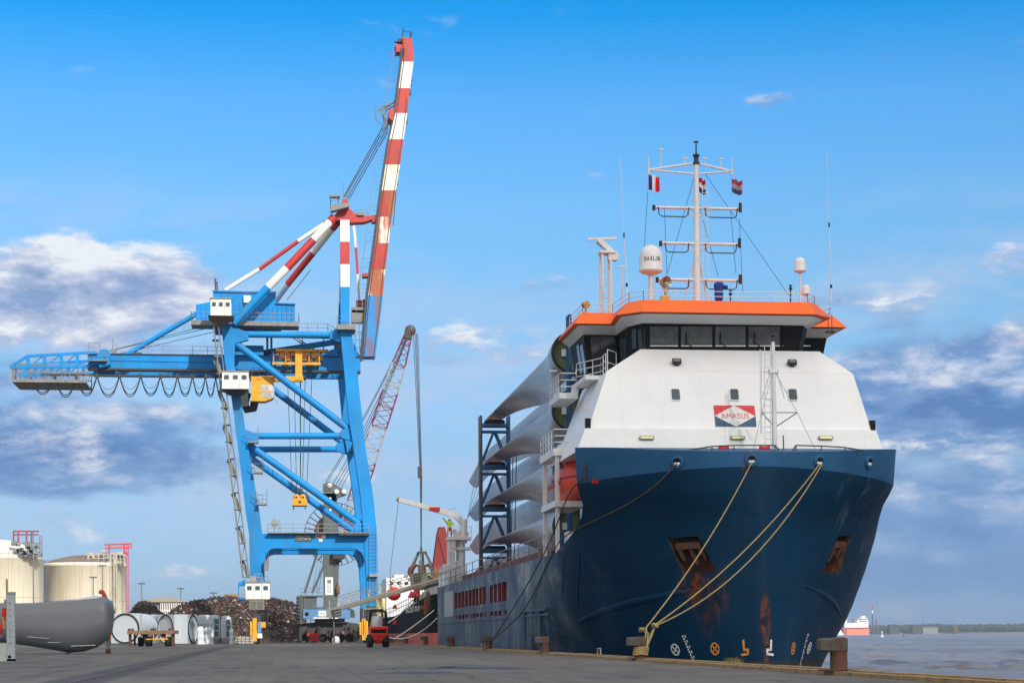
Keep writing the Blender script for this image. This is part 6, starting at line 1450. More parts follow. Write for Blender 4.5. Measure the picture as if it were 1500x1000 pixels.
# drive units under the legs
def bogie(xc, ytop, yb, label):
    for Y in (YF - .6, YRr - .3):
        b = MB(); x = V(xc, 930, YF).x; zt = V(0, ytop, YF).z
        b.box2((x - .55, Y - .5, 1.6), (x + .45, Y + 3, zt)); b.build('bogie_frame', M_dark, crane)
        b = MB(); b.box2((x - .5, Y - 1.3, .35), (x - .05, Y - .9, 3.0)); b.box2((x + .15, Y - 1.25, 1.9), (x + .95, Y - .85, 2.55)); b.box2((x - .8, Y - 1.3, 1.0), (x - .55, Y - 1.0, 2.6)); b.build('drive_motor', M_yellow, crane)
        b = MB(); b.box2((x + .05, Y - 1.35, 1.35), (x + .45, Y - 1.0, 2.5)); b.build('control_box', M_mblue, crane)
        b = MB(); b.box2((x + .02, Y - 1.35, .7), (x + .5, Y - 1.0, 1.25)); b.build('control_box', M_cream, crane)
        for k in range(4):
            b = MB(); b.lathe([(0, -.16), (.38, -.16), (.38, .16), (0, .16)], (x, Y - .5 + k * 1.1, .4), 16, Matrix.Rotation(R(90), 3, 'Y')); b.build('wheel', M_dark, crane)
        b = MB(); b.ladder((x + .9, Y - 1.0, .1), (x + .9, Y - 1.0, 4.0), .5, (1, 0, 0), .35, .035); b.rail([(x + .65, Y - 1.2, .3), (x + 1.3, Y - 1.2, .3)], 1.2, (1, .5), .6, .03); b.build('ladder', M_dark, crane)
bogie(377, 898, 940, '')
bogie(545, 888, 940, '')
o, a, c = cab(359.5, 395, 853, 877, YF - 1.6, 'drive_cabin')
b = MB(); b.box2((V(364, 0, YF - 1.5).x, YF - 1.5, V(0, 892, YF).z), (V(386, 0, YF - 1.5).x, YF + 1.5, V(0, 878.5, YF).z)); b.build('drive_bay', M_grey, crane)
b = MB(); b.box2((V(365.5, 0, YF - 1.5).x, YF - 1.55, V(0, 890, YF).z), (V(374, 0, YF - 1.5).x, YF - 1.5, V(0, 880.5, YF).z)); b.box2((V(376, 0, YF - 1.5).x, YF - 1.55, V(0, 890, YF).z), (V(384.5, 0, YF - 1.5).x, YF - 1.5, V(0, 880.5, YF).z)); b.build('bay_door', pm('bay_door', lin(96, 92, 84), .6, var=.2), crane)
a = V(349, 876, YF - 1.2); b = MB(); b.prism([V(348.5, 857, YF - 1.4), V(348.5, 853, YF - 1.4), V(359, 848, YF - 1.4), V(359.5, 857, YF - 1.4)], (0, 2.4, 0)); b.pbox(348.5, 877, 350.5, 857, YF - 1.4, YF - 1.0); b.pbox(348.5, 877, 359.5, 875, YF - 1.4, YF + 1); b.build('shelter', M_crane, crane)
b = MB(); b.rail([V(350, 876, YF - 1.4), V(359, 876, YF - 1.4)], 1.0, (1, .5), .4, .03); b.box(V(371, 849, YF - 1), (.7, .6, .9)); b.rail([V(373, 853, YF - .8), V(384, 853, YF - .8)], 1.0, (1, .6, .3), .5, .05); b.tube(V(392, 853, YF - .8), V(392, 840, YF - .8), .03, n=4); b.build('shelter_rail', M_rail, crane)
# waterside drive platform
b = MB(); b.box2((V(532, 0, YF - 1).x, YF - 1.3, V(0, 893, YF).z), (V(556, 0, YF - 1).x, YF + 1, V(0, 890.5, YF).z)); b.rail([V(533, 891, YF - 1.2), V(555, 891, YF - 1.2)], 1.0, (1, .5), .8, .03); b.tube(V(532.5, 930, YF - 1.2), V(532.5, 860, YF - 1.2), .06, n=5); b.tube(V(556.5, 930, YF - 1.2), V(556.5, 893, YF - 1.2), .05, n=5); b.build('drive_platform', M_grey, crane)
# hoist block hanging from the trolley
p = V(439, 730, YG)
hb_ = thing('hook_block', 'yellow hook block hanging on six ropes inside the blue crane', 'hook block', p)
b = MB()
for s_ in (-1, 1): b.lathe([(0, -.35), (.36, -.35), (.42, 0), (.36, .35), (0, .35)], p + Vector((s_ * .38, 0, .15)), 16, Matrix.Rotation(R(90), 3, 'X'))
b.box(p + Vector((0, 0, -.45)), (1.75, .9, .75)); b.box(p + Vector((0, 0, -.1)), (1.3, .8, .3)); b.build('body', M_yellow, hb_)
b = MB(); b.box(p + Vector((0, 0, .95)), (.55, .5, .45)); b.box(p + Vector((0, 0, -.88)), (1.7, .8, .12)); b.tube(p + Vector((-.75, 0, -.8)), p + Vector((-.75, 0, -1.35)), .06, n=5); b.tube(p + Vector((.65, 0, -.8)), p + Vector((.65, 0, -1.3)), .05, n=5)
for s_ in (-1, 1): b.lathe([(0, 0), (.14, 0), (.14, .03), (0, .03)], p + Vector((s_ * .38, -.38, .15)), 10, Matrix.Rotation(R(90), 3, 'X'))
b.box(p + Vector((0, -.46, -.42)), (.35, .04, .25)); b.build('frame', M_dark, hb_)
b = MB()
for x0, x1 in ((421, 428), (431, 434.5), (439.5, 440), (447, 443), (457, 449), (440.5, 440.5)): b.tube(V(x0, 552, YG), V(x1, 722, YG), .035, n=4)
b.build('hoist_rope', M_wire, hb_)
# ------------------------------------------------------------------ grey mobile harbour crane behind
YH = 262.0
def H_(px, py, Y=YH): return V(px, py, Y)
mc = thing('mobile_crane', 'grey mobile harbour crane with red and white lattice jib behind the blue crane', 'crane', (H_(487, 935).x, YH, 0))
b = MB(); rows = []
for xl, xr, y in ((474, 493, 893), (474.5, 495, 870), (473.5, 497, 820), (474, 496, 760), (475, 494, 735), (476, 492, 722)):
    l, r_ = H_(xl, y), H_(xr, y); rows.append([Vector((l.x, YH, l.z)), Vector((r_.x, YH, r_.z)), Vector((r_.x, YH + 1.9, r_.z)), Vector((l.x, YH + 1.9, l.z))])
b.loft(rows); tw = b.build('tower', M_gmach, mc)
b = MB(); b.prism([H_(*q) for q in ((474, 723), (474, 708), (483, 705), (492, 710), (505, 718), (507, 724), (497, 727), (492, 734), (476, 734))], (0, 2.2, 0)); hd = b.build('tower_head', M_gmach, mc)
b = MB()
for x, y in ((483, 711), (493, 720), (504, 720)): b.lathe([(0, -.12), (.3, -.12), (.36, 0), (.3, .12), (0, .12)], H_(x, y, YH - .2), 14, Matrix.Rotation(R(90), 3, 'X'))
b.build('sheave', M_cream, hd)
b = MB(); b.rail([H_(473, 720, YH - .4), H_(486, 721, YH - .4)], .95, (1, .5), .6, .03); b.pbox(473, 722, 487, 720.5, YH - .5, YH); b.build('head_platform', M_grey, hd)
zt, zb_ = H_(0, 845).z, H_(0, 871).z; b = MB(); b.box2((H_(475.5, 0).x, YH - .06, zb_), (H_(487, 0).x, YH - .02, zt)); sgn = b.build('sign_board', M_paintw, mc)
xm = H_(481.2, 0).x
for i, ch in enumerate('TGO'):
    zc = zt - (zt - zb_) * (.235 + .265 * i); w = .5; f = MB()
    f.prism([(xm + a * w / 2, YH - .075, zc + d * w / 2) for a, d in ((-1, -1), (1, -1), (1, 1), (-1, 1))], (0, .014, 0)); fo = f.build('letter_tile', pm('tile_teal', lin(58, 92, 116), .5) if i == 0 else M_gmach, sgn)
    f = MB(); w2 = .4
    if i: f.prism([(xm + a * w2 / 2, YH - .085, zc + d * w2 / 2) for a, d in ((-1, -1), (1, -1), (1, 1), (-1, 1))], (0, .009, 0)); f.build('letter_ground', M_paintw, fo)
    text_part(ch, (xm, YH - .088, zc), (1, 0, 0), (0, 0, 1), .24, .30, M_paintw if i == 0 else M_gmach, fo)
b = MB()
for i, y in enumerate((728, 733, 745, 750)): b.box2((H_(482, 0).x, YH - .03, H_(0, y + 3.4).z), (H_(485, 0).x, YH - .002, H_(0, y).z))
b.build('tower_number', M_paintw, tw)
b = MB(); b.pbox(444, 905.5, 508, 891.5, YH - 1.5, YH + 3.6); b.pbox(507, 905, 513, 893, YH - 1.3, YH + 3); bd = b.build('slewing_platform', M_mblue, mc)
b = MB()
for x in (449.5, 490.5): b.lathe([(0, 0), (.26, 0), (.26, .03), (0, .03)], H_(x + (0 if x > 470 else 0), 898.5, YH - 1.54) if x > 470 else H_(449.5, 898.5, YH - 1.54), 16, Matrix.Rotation(R(90), 3, 'X'))
b.build('round_port', M_black, bd)
b = MB(); b.pbox(466.5, 902, 478, 894, YH - 1.56, YH - 1.52); pl = b.build('name_plate', M_paintw, bd)
text_part('ARDIS', H_(472.2, 898, YH - 1.57), (1, 0, 0), (0, 0, 1), .75, .3, M_gmach, pl)
b = MB(); b.pbox(459, 905.6, 482, 903.6, YH - 1.7, YH - 1.5); b.pbox(486, 905.6, 495, 902.5, YH - 1.7, YH - 1.5); b.build('light_step', M_cream, bd)
b = MB(); b.pbox(438, 911, 444, 873.4, YH - 1.2, YH + 3.4); b.pbox(444.2, 891, 464, 873.4, YH - 1.0, YH + 3.3); b.pbox(437.5, 873.4, 473.5, 871.5, YH - 1.3, YH + 3.5); b.pbox(464.2, 891, 473.4, 888.5, YH - .9, YH + 3); b.build('counterweight_house', M_gmach, mc)
b = MB(); 
for i in range(7): q = H_(437, 875 + i * 5, YH - 1.1); b.lathe([(0, -.5), (.3, -.3), (.3, .3), (0, .5)], q, 8, Matrix.Rotation(R(90), 3, 'X'))
b.build('cooling_fin', M_gmach, mc)
b = MB(); b.rail([H_(441, 871.5, YH - 1.2), H_(474, 871.5, YH - 1.2)], .95, (1, .5), .8, .03); b.ladder(H_(443.5, 911, YH - 1.3), H_(443.5, 866, YH - 1.3), .45, (1, 0, 0), .4, .03); b.build('platform_rail', M_grey, mc)
b = MB(); b.prism([H_(*q) for q in ((505, 903), (504, 893), (512, 890), (519, 893), (520, 904))], (0, 2, 0)); b.build('winch_guard', pm('machine_green', lin(52, 74, 68), .5, var=.2), mc)
b = MB()
for p, q, r_ in (((446, 868), (467, 803), .16), ((457, 868), (474, 829), .16)): b.tube(H_(*p), H_(*q), r_, n=8)
for p, q in (((457, 868), (470, 800)), ((463, 868), (473, 803)), ((467, 868), (474, 815))): b.tube(H_(*p), H_(*q), .03, n=4)
b.build('luffing_strut', M_gmach, mc)
b = MB(); b.lathe([(0, 0), (.22, 0), (.25, .3), (.25, 1.1), (.1, 1.25), (.1, 1.7)], H_(495, 870, YH - .5), 12); b.build('exhaust', pm('exhaust_brown', lin(110, 74, 56), .7, var=.2), mc)
# chassis, outriggers
b = MB(); b.prism([H_(*q) for q in ((429, 928), (429, 914), (470, 910), (505, 910), (533, 914), (534, 922), (500, 923), (490, 928))], (0, 2.4, 0)); b.pbox(462, 912, 505, 905.6, YH - .8, YH + 3); b.build('chassis', pm('chassis_dark', lin(60, 62, 64), .6, var=.25, stain=lin(70, 56, 46), sa=.5, ss=1), mc)
b = MB()
for i, px in enumerate((436, 449, 452, 465, 482, 488, 505, 512, 519, 526)): q = H_(px, 918 + (i * 5) % 7, YH - 1); b.box2((q.x, YH - 1.1 - .1 * (i % 3), max(.05, q.z - .8)), (q.x + .2 + .07 * (i % 4), YH - .2, q.z + .2))
b.rail([H_(455, 912, YH - 1.2), H_(500, 912, YH - 1.2)], .8, (1, .5), .7, .03); b.build('chassis_gear', pm('gear_brown', lin(56, 46, 40), .8, var=.5, vs=1.5, stain=lin(50, 50, 52), sa=.8, ss=1.2), mc)
b = MB()
for x0, x1 in ((432, 446), (520, 531)): b.box2((H_(x0, 0).x, YH - 1.2, .02), (H_(x1, 0).x, YH + 1.4, .25)); b.box2((H_((x0 + x1) / 2 - 2, 0).x, YH - .2, .25), (H_((x0 + x1) / 2 + 2, 0).x, YH + .4, H_(0, 918).z))
b.build('outrigger', M_dark, mc)
for i in range(6):
    b = MB(); b.lathe([(0, -.3), (.55, -.3), (.6, -.2), (.6, .2), (.55, .3), (0, .3)], (H_(446 + i * 13.0, 0).x, YH + .8, .62), 18, Matrix.Rotation(R(90), 3, 'X')); b.build('wheel', M_rubber, mc)
# spiral-ducted cable drum behind the tower
b = MB(); cdr = H_(492, 782, YH + 2.2)
b.lathe([(1.2, -.6), (2.6, -.5), (3.0, 0), (2.6, .5), (1.2, .6)], cdr, 26, Matrix.Rotation(R(90), 3, 'X')); dr = b.build('cable_drum', pm('drum_brown', lin(104, 80, 66), .7, var=.3, vs=1.2), mc)
b = MB()
for i in range(32):
    a = i * math.pi / 16; d_ = Vector((math.cos(a), 0, math.sin(a))); b.beam(cdr + d_ * 2.7, cdr + d_ * 4.3, .14, .07, (0, 1, 0))
b.path([cdr + Vector((4.3 * math.cos(a), 0, 4.3 * math.sin(a))) for a in [i * math.pi / 24 for i in range(48)]], .05, 5, True); b.build('drum_spoke', M_dark, dr)
# lattice jib
def jib():
    p0, p1 = H_(497, 808), H_(600, 484); ax = (p1 - p0); L = ax.length; ax.normalize(); s_ = Vector((0, 1, 0)); u = ax.cross(s_).normalized()
    if u.x < 0: u = -u
    def wid(f): return .3 + .75 * f / .16 if f < .16 else (1.05 if f < .8 else 1.05 - .6 * (f - .8) / .2)
    segs = [(.0, .10, 2), (.10, .30, 1), (.30, .42, 2), (.42, .60, 1), (.60, .75, 2), (.75, .88, 1), (.88, 1.0, 2)]
    segs = [(.0, .06, 2), (.06, .20, 1), (.20, .40, 2), (.40, .555, 1), (.555, .71, 2), (.71, .83, 1), (.83, 1.0, 2)]
    def mi(f):
        for a_, c_, m in segs:
            if a_ <= f < c_: return m - 1
        return 1
    b = MB(); N = 32
    def cor(f): w = wid(f); c = p0 + ax * L * f; return [c + u * w * i + s_ * w * .8 * j for i, j in ((-1, -1), (1, -1), (1, 1), (-1, 1))]
    for k in range(N):
        f0, f1 = k / N, (k + 1) / N; A, B_ = cor(f0), cor(f1); b.mi = mi(f0 + .001)
        for i in range(4): b.tube(A[i], B_[i], .09, n=5)
        for i in range(4):
            j = (i + 1) % 4
            b.tube(A[i], B_[j], .045, n=4) if k % 2 else b.tube(A[j], B_[i], .045, n=4)
        if k % 3 == 0:
            for i in range(4): b.tube(A[i], A[(i + 1) % 4], .05, n=4)
    j_ = b.build('jib', [pm('jib_white', lin(168, 164, 164), .55, var=.1), pm('jib_red', lin(128, 26, 40), .55, var=.15)], mc)
    b = MB(); b.lathe([(0, -.2), (.62, -.2), (.75, -.12), (.75, .12), (.62, .2), (0, .2)], H_(601, 484), 20, Matrix.Rotation(R(90), 3, 'X')); b.box(H_(597, 490), (.8, 1, 1.2)); b.build('jib_sheave', M_dark, j_)
    b = MB(); b.box(H_(496, 812), (1.6, 2.4, 1.2)); b.beam(H_(489, 828), H_(500, 820), .3, .3); b.build('jib_foot', M_dark, mc)
    b = MB()
    for i, (p, q) in enumerate((((476, 706), (597, 482)), ((479, 706), (598, 482)), ((487, 710), (599, 484)), ((491, 712), (599, 487)), ((495, 714), (598, 490)), ((499, 716), (597, 494)))): b.path(sag(H_(*p, YH + .2 + .3 * i), H_(*q, YH + .3 * i), .9, 8), .045, 4)
    b.tube(H_(603, 484), H_(607, 486), .05, n=4); b.build('luffing_rope', M_wire, mc)
jib()
# orange-peel grab hanging over the hopper
gp = H_(618, 835, 262.0); gp = V(618, 838, 215.0)
g = thing('grab', 'rusty orange peel grab with dark arms hanging above the green hopper', 'grab', gp)
YGr = 262.0
def Q_(px, py, dy=0): return V(px, py, YGr + dy)
g.location = Q_(618, 840); OFF[g] = Q_(618, 840)
b = MB(); top = Q_(617.5, 808); b.box2((Q_(611, 0).x, YGr - .7, Q_(0, 810).z), (Q_(624, 0).x, YGr + .7, Q_(0, 807.5).z)); b.tube(top, Q_(617.5, 840), .22, n=8); b.box(Q_(617.5, 829), (.6, .6, 1.6)); b.box(Q_(617, 805), (.3, .3, .7)); b.build('head', M_dark, g)
for i in range(6):
    a = i * math.pi / 3 + .3; d_ = Vector((math.cos(a), math.sin(a), 0)); c0 = Vector((Q_(617.5, 0).x, YGr, 0)); zt, zm, zb_ = Q_(0, 809).z, Q_(0, 835).z, Q_(0, 848).z
    b = MB(); b.beam(c0 + d_ * .55 + Vector((0, 0, zt)), c0 + d_ * 1.85 + Vector((0, 0, zm)), .24, .2, (0, 1, 0)); b.build('arm', pm('grab_green', lin(66, 74, 70), .6, var=.25, vs=1), g)
    b = MB(); pts = [c0 + d_ * r_ + Vector((0, 0, z)) for r_, z in ((.5, zm + .55), (1.1, zm + .75), (1.7, zm + .25), (1.9, zm - .3), (1.6, zm - .95), (.9, zb_ - .35))]
    b.path(pts, [.12, .22, .3, .28, .2, .05], 6); b.build('tine', M_rustiron, g)
b = MB()
for x0, x1, r_ in ((605.5, 615.5, .045), (608, 616.5, .045), (610, 617, .05), (612, 618, .045)): b.tube(Q_(x0, 488), Q_(x1, 700 if True else 0), r_, n=4); b.tube(Q_(x1, 700), Q_(617 + (x1 - 617) * .3, 803), .05, n=4)
for x in (612.5, 614.5): b.tube(Q_(x, 683), Q_(x + .3, 700), .1, n=6)
b.build('hoist_rope', M_wire, g)

# ------------------------------------------------------------------ quayside machines
def forklift():
    p = VG(555, 947.5); x, y = p.x, p.y
    t = thing('forklift', 'red forklift seen from behind on the quay before the black bow', 'forklift', (x, y, 0)); k = y / 2800 * 1.005
    b = MB()
    b.loft([[Vector((x + a * hw, y + c_, z)) for a, c_ in ((-1, y0), (1, y0), (1, 2.4), (-1, 2.4))] for hw, y0, z in ((.14, .22, .3), (.3, .1, .55), (.66, .0, .98), (.74, .0, 1.14))])
    b.loft([[Vector((x + a * hw, y + c_, z)) for a, c_ in ((-1, y0), (1, y0), (1, 2.4), (-1, 2.4))] for hw, y0, z in ((.7, .0, 1.42), (.76, -.02, 1.48), (.76, -.02, 1.62), (.7, .06, 1.68))])
    b.box2((x - .72, y + .01, 1.14), (x - .6, y + 2.3, 1.42)); b.box2((x + .6, y + .01, 1.14), (x + .72, y + 2.3, 1.42)); b.build('body', pm('forklift_red', lin(214, 44, 24), .45, var=.1, vs=1.5, stain=lin(120, 50, 36), sa=.4, ss=3), t)
    b = MB(); b.box2((x - .59, y + .08, 1.15), (x + .59, y + 2.0, 1.41))
    for i in range(3): b.box2((x - .5, y + .03, 1.16 + i * .09), (x + .5, y + .06, 1.2 + i * .09))
    b.build('radiator_grille', M_black, t)
    for sx in (-1, 1):
        for yy in (.55, 2.5):
            b = MB(); b.lathe([(0.2, -.2), (.48, -.2), (.53, -.12), (.53, .12), (.48, .2), (.2, .2)], (x + sx * .64, y + yy, .53), 20, Matrix.Rotation(R(90), 3, 'Y')); wo = b.build('wheel', M_rubber, t)
            b = MB(); b.lathe([(0, -.12), (.2, -.12), (.2, .12), (0, .12)], (x + sx * .64, y + yy, .53), 12, Matrix.Rotation(R(90), 3, 'Y')); b.build('rim', M_grey, wo)
    b = MB()
    for sx in (-1, 1): b.beam((x + sx * .72, y + .25, 1.66), (x + sx * .62, y + .5, 2.85), .1, .1); b.beam((x + sx * .72, y + 2.1, 1.6), (x + sx * .62, y + 1.9, 2.85), .1, .1); b.beam((x + sx * .62, y + .45, 2.88), (x + sx * .62, y + 2.0, 2.88), .1, .1)
    for i in range(6): b.beam((x - .62, y + .5 + i * .28, 2.88), (x + .62, y + .5 + i * .28, 2.88), .06, .07)
    b.box2((x - .66, y + .4, 2.82), (x + .66, y + .52, 2.95)); b.build('overhead_guard', M_black, t)
    b = MB(); b.loft([[Vector((x + a * hw - .08, y + 1.0 + c_ * .2, z)) for a, c_ in ((-1, -1), (1, -1), (1, 1), (-1, 1))] for hw, z in ((.42, 1.69), (.44, 2.0), (.42, 2.4), (.36, 2.5))], True, True); b.build('seat_cover', M_film, t)
    b = MB()
    for sx in (-1, 1): b.beam((x + sx * .42, y + 2.75, .3), (x + sx * .42, y + 2.75, 3.1), .14, .18)
    b.box2((x - .5, y + 2.7, 2.98), (x + .5, y + 2.8, 3.1)); b.box2((x - .6, y + 2.9, .6), (x + .6, y + 2.95, 1.5)); b.build('lift_mast', M_dark, t)
    b = MB()
    for sx in (-1, 1): b.box2((x + sx * .35 - .06, y + 3.0, .3), (x + sx * .35 + .06, y + 4.1, .36))
    b.build('fork', M_dark, t)
forklift()
def bin_cart():
    p = VG(460, 938.5); x, y = p.x, p.y; y = 246.0; x = V(460, 930, y).x
    t = thing('red_skip', 'small red steel skip under the mobile crane chassis', 'skip', (x, y, 0)); b = MB()
    b.loft([[Vector((x + a * hw, y + c_, z)) for a, c_ in ((-1, 0), (1, 0), (1, 1.4), (-1, 1.4))] for hw, z in ((.62, .25), (.62, .9), (.86, 1.0), (.86, 1.25))]); b.build('bin', M_red, t)
    b = MB()
    for a in (-.5, 0, .5): b.box2((x + a - .05, y - .05, .05), (x + a + .05, y, .95))
    b.build('rib', pm('dark_red', lin(130, 30, 26), .6), t)
bin_cart()
y = 240.0; x = V(492, 930, y).x; b = MB(); rows = []
for z, s_ in ((0.0, .42), (.25, .5), (.6, .46), (.8, .3), (.86, .1)):
    rows.append([Vector((x + s_ * math.cos(a) * (1 + .15 * mnoise.noise(Vector((a, z * 3, 1)))), y + s_ * math.sin(a), z + .06 * mnoise.noise(Vector((a * 2, z, 4))))) for a in [i * math.pi / 8 for i in range(16)]])
b.loft(rows, True, False); tag(b.build('bulk_bag', M_film, None, (x, y, 0)), 'white bulk bag standing on the quay right of the red skip', 'bag')

def wheel_set(t, x, y, r_, w, ax='X'):
    b = MB(); rot = Matrix.Rotation(R(90), 3, 'Y') if ax == 'X' else Matrix.Rotation(R(90), 3, 'X'); b.lathe([(r_ * .5, -w / 2), (r_ * .93, -w / 2), (r_, -w * .3), (r_, w * .3), (r_ * .93, w / 2), (r_ * .5, w / 2)], (x, y, r_), 18, rot); o = b.build('wheel', M_rubber, t)
    b = MB(); b.lathe([(0, -w * .35), (r_ * .5, -w * .4), (r_ * .5, w * .4), (0, w * .35)], (x, y, r_), 12, rot); b.build('rim', M_grey, o)
def trailer():
    Y = 188.0; xl, xr = V(186, 930, Y).x, V(256, 930, Y).x; zt = V(0, 921.5, Y).z; z0 = V(0, 926.5, Y).z
    t = thing('trailer', 'rusty flat trailer with yellow bar standing before the white tower sections', 'trailer', ((xl + xr) / 2, Y, 0))
    b = MB(); b.box2((xl, Y, z0), (xr, Y + 8, zt)); 
    for x in (-.9, .9): b.box2(((xl + xr) / 2 + x - .1, Y + .2, z0 - .35), ((xl + xr) / 2 + x + .1, Y + 8, z0))
    b.build('deck', pm('rusty_deck', lin(134, 104, 80), .8, var=.3, vs=1.2, stain=lin(92, 54, 34), sa=.9, ss=1.6, bump=.4), t)
    b = MB()
    for px in (189, 194, 222, 226, 248, 253): q = V(px, 920, Y); b.box2((q.x - .13, Y + .1, zt), (q.x + .13, Y + .5, zt + .2))
    b.build('twist_lock', M_rustiron, t)
    xm = (xl + xr) / 2
    for px in (216.5, 245): 
        for k in (0, 1): wheel_set(t, V(px, 930, Y).x + k * .0, Y + .9 + k * 1.5, .46, .55)
    wheel_set(t, V(200, 930, Y).x, Y + 6, .48, .55)
    b = MB()
    for px in (190, 253.5): q = V(px, 930, Y); b.box2((q.x - .14, Y + .4, .02), (q.x + .14, Y + .7, z0))
    b.box2((V(186, 0, Y).x + .4, Y + 2, .1), (V(186, 0, Y).x + .6, Y + 2.2, z0)); b.build('support_leg', M_rustiron, t)
    b = MB(); a, c = V(214, 935.5, Y), V(246, 935.5, Y); b.box2((a.x, Y - .1, a.z - .05), (c.x, Y, a.z + .05)); q = V(225, 928, Y); b.box2((q.x - .04, Y - .08, a.z), (q.x + .04, Y - .01, z0)); q = V(244, 928, Y); b.box2((q.x - .04, Y - .08, a.z), (q.x + .04, Y - .01, z0)); b.build('bumper_bar', M_yellow, t)
trailer()
# tower sections with film-covered ends
def tower_piece(ring_c, rad, dirv, L, label, film=True, t=None):
    c = Vector(ring_c); d_ = Vector(dirv).normalized(); rot = d_.to_track_quat('Z', 'Y').to_matrix()
    t = t or thing('tower_section', label, 'tower section', (c.x, c.y, 0), 'wind turbine pieces laid out on the quay')
    b = MB(); b.lathe([(rad, 0), (rad, L * .38), (rad * 1.0, L * .385), (rad, L)], c, 40, rot); b.lathe([(rad * .93, 0), (rad * .93, L)], c, 40, rot)
    base_z = c.z - rad
    s_ = d_.cross(Vector((0, 0, 1))).normalized()
    b.build('shell', M_tower, t)
    for k in (0, L): b = MB(); b.lathe([(rad * .92, -.04), (rad * 1.0, -.05), (rad * 1.012, .03), (rad * 1.0, .08)], c + d_ * k, 40, rot); b.build('flange', M_black, t)
    n = 30
    for k, e in ((0.18, -1), (L - .15, 1)):
        b = MB(); rows = []
        for j in range(8):
            r_ = rad * .94 * j / 7; rows.append([c + d_ * (k + .1 * mnoise.noise(Vector((r_ * 1.3 * math.cos(a) + L, r_ * 1.3 * math.sin(a), k)))) + rot @ Vector((r_ * math.cos(a), r_ * math.sin(a), 0)) for a in [i * 2 * math.pi / n for i in range(n)]])
        b.grid(rows, True, True); b.build('end_cover', M_film, t)
    b = MB(); g_ = 1.03 * rad; b.prism([c + d_ * .12 + s_ * a * g_ + Vector((0, 0, z)) for a, z in ((-1, -rad), (1, -rad), (1, rad), (-1, rad))], d_ * (.5 if L > 3 else L * .6)); b.build('cradle', M_tower, t)
    return t
Y1 = 236.0; k1_ = Y1 / 2800 * 1.0
c = V(183.5, 919, Y1); tower_piece((c.x, Y1, 23.5 * k1_), 20.5 * k1_ * 1.05, (.34, 1, 0), 6.0, 'white turbine tower section with round film covered end facing the quay, left of the trailer')
c = V(262, 918, Y1 + 1); c.z = 22 * k1_; te = tower_piece(c + Vector((-1.55, -1.1, 0)), 21.0 * k1_, (.82, .57, 0), 2.2, 'white turbine elbow piece with two dark rimmed openings, right of the trailer')
tower_piece(c + Vector((1.75, -.5, 0)), 21.0 * k1_, (-.96, .28, 0), 2.2, '', True, te)
# white box body between them and nacelles further right
def nacelle(x0, x1, yt, Y, L, label, slats):
    a, c = V(x0, yt, Y), V(x1, yt, Y); t = thing('nacelle', label, 'nacelle', ((a.x + c.x) / 2, Y, 0), 'wind turbine pieces laid out on the quay'); h = a.z; w = (c.x - a.x)
    b = MB(); P = lambda i, z, y: [Vector((a.x + i, Y + y, z)), Vector((c.x - i, Y + y, z)), Vector((c.x - i, Y + L - y, z)), Vector((a.x + i, Y + L - y, z))]
    b.loft([P(.35, .1, .4), P(.0, .7, 0), P(0, h * .7, .0), P(.12, h - .2, .25), P(.4, h, .6)], True, False); b.build('housing', M_tower, t)
    b = MB(); n = 3
    if slats:
        for i in range(n): z = .9 + i * (h - 1.2) / n; b.box2((a.x + w * .55, Y - .06, z), (c.x - w * .1, Y + .02, z + (h - 1.2) / n * .78))
        b.build('cooler_grille', M_glass2, t)
        b = MB()
        for i in range(n): z = .9 + i * (h - 1.2) / n; b.box2((a.x + w * .5, Y - .12, z - .1), (c.x - w * .06, Y - .06, z - .02))
        b.box2((a.x + w * .5, Y - .12, .7), (a.x + w * .55, Y - .05, h - .3)); b.build('grille_frame', M_tower, t)
    else:
        b.box2((a.x + .3, Y - .04, h * .55), (c.x - .3, Y + .02, h * .58)); b.build('seam', M_grey, t)
nacelle(209, 236, 899.5, 246, 4, 'white nacelle box mostly hidden between the two tower sections', False)
nacelle(287, 310, 900, 241, 4, 'white nacelle with plain side just right of the crosswise tower section', False)
nacelle(304, 322, 900, 238, 5, 'white nacelle with grey cooler grilles behind the wrapped bundles', True)
nacelle(323, 338.5, 901, 238, 5, 'white nacelle with grey cooler grilles nearest the scrap heap', True)
for x0, x1, yt, lab in ((289, 299, 917, 'smaller white film wrapped bundle beside the tower section rim'), (298.5, 313, 918, 'larger white film wrapped bundle before the nacelles'), (336, 342, 920, 'narrow white film wrapped bundle right of the last nacelle')):
    Y = 232.0; a, c = V(x0, yt, Y), V(x1, yt, Y); b = MB(); rows = []
    for j in range(9):
        z = a.z * j / 8; f = 1 - .06 * (j % 3) - (.25 if j == 8 else 0); row = []
        for q in range(24):
            an = q * math.pi / 12; ux, uy = math.cos(an), math.sin(an); m_ = max(abs(ux), abs(uy)); ux, uy = ux / m_, uy / m_
            w = 1 + .12 * mnoise.noise(Vector((ux * 2, uy * 2 + x0, z * 2))); row.append(Vector(((a.x + c.x) / 2 + ux * (c.x - a.x) / 2 * f * w, Y + .6 + uy * .6 * f * w, z)))
        rows.append(row)
    b.loft(rows, True, True); tag(b.build('wrapped_bundle', M_film, None, ((a.x + c.x) / 2, Y, 0)), lab, 'bundle', 'film wrapped bundles on the quay')
b = MB(); Y = 233.0; random.seed(3)
xa, xb = V(342, 930, Y).x, V(372, 930, Y).x
for i in range(5):
    for j in range(3): b.box2((xa + i * (xb - xa) / 5, Y, .05 + j * .3), (xa + (i + .85) * (xb - xa) / 5, Y + 1, .28 + j * .3))
tag(b.build('block_stack', pm('pale_blocks', lin(170, 166, 158), .8, var=.25, vs=3), None, (xa, Y, 0)), 'low stack of pale concrete blocks left of the yellow drive units', 'blocks')
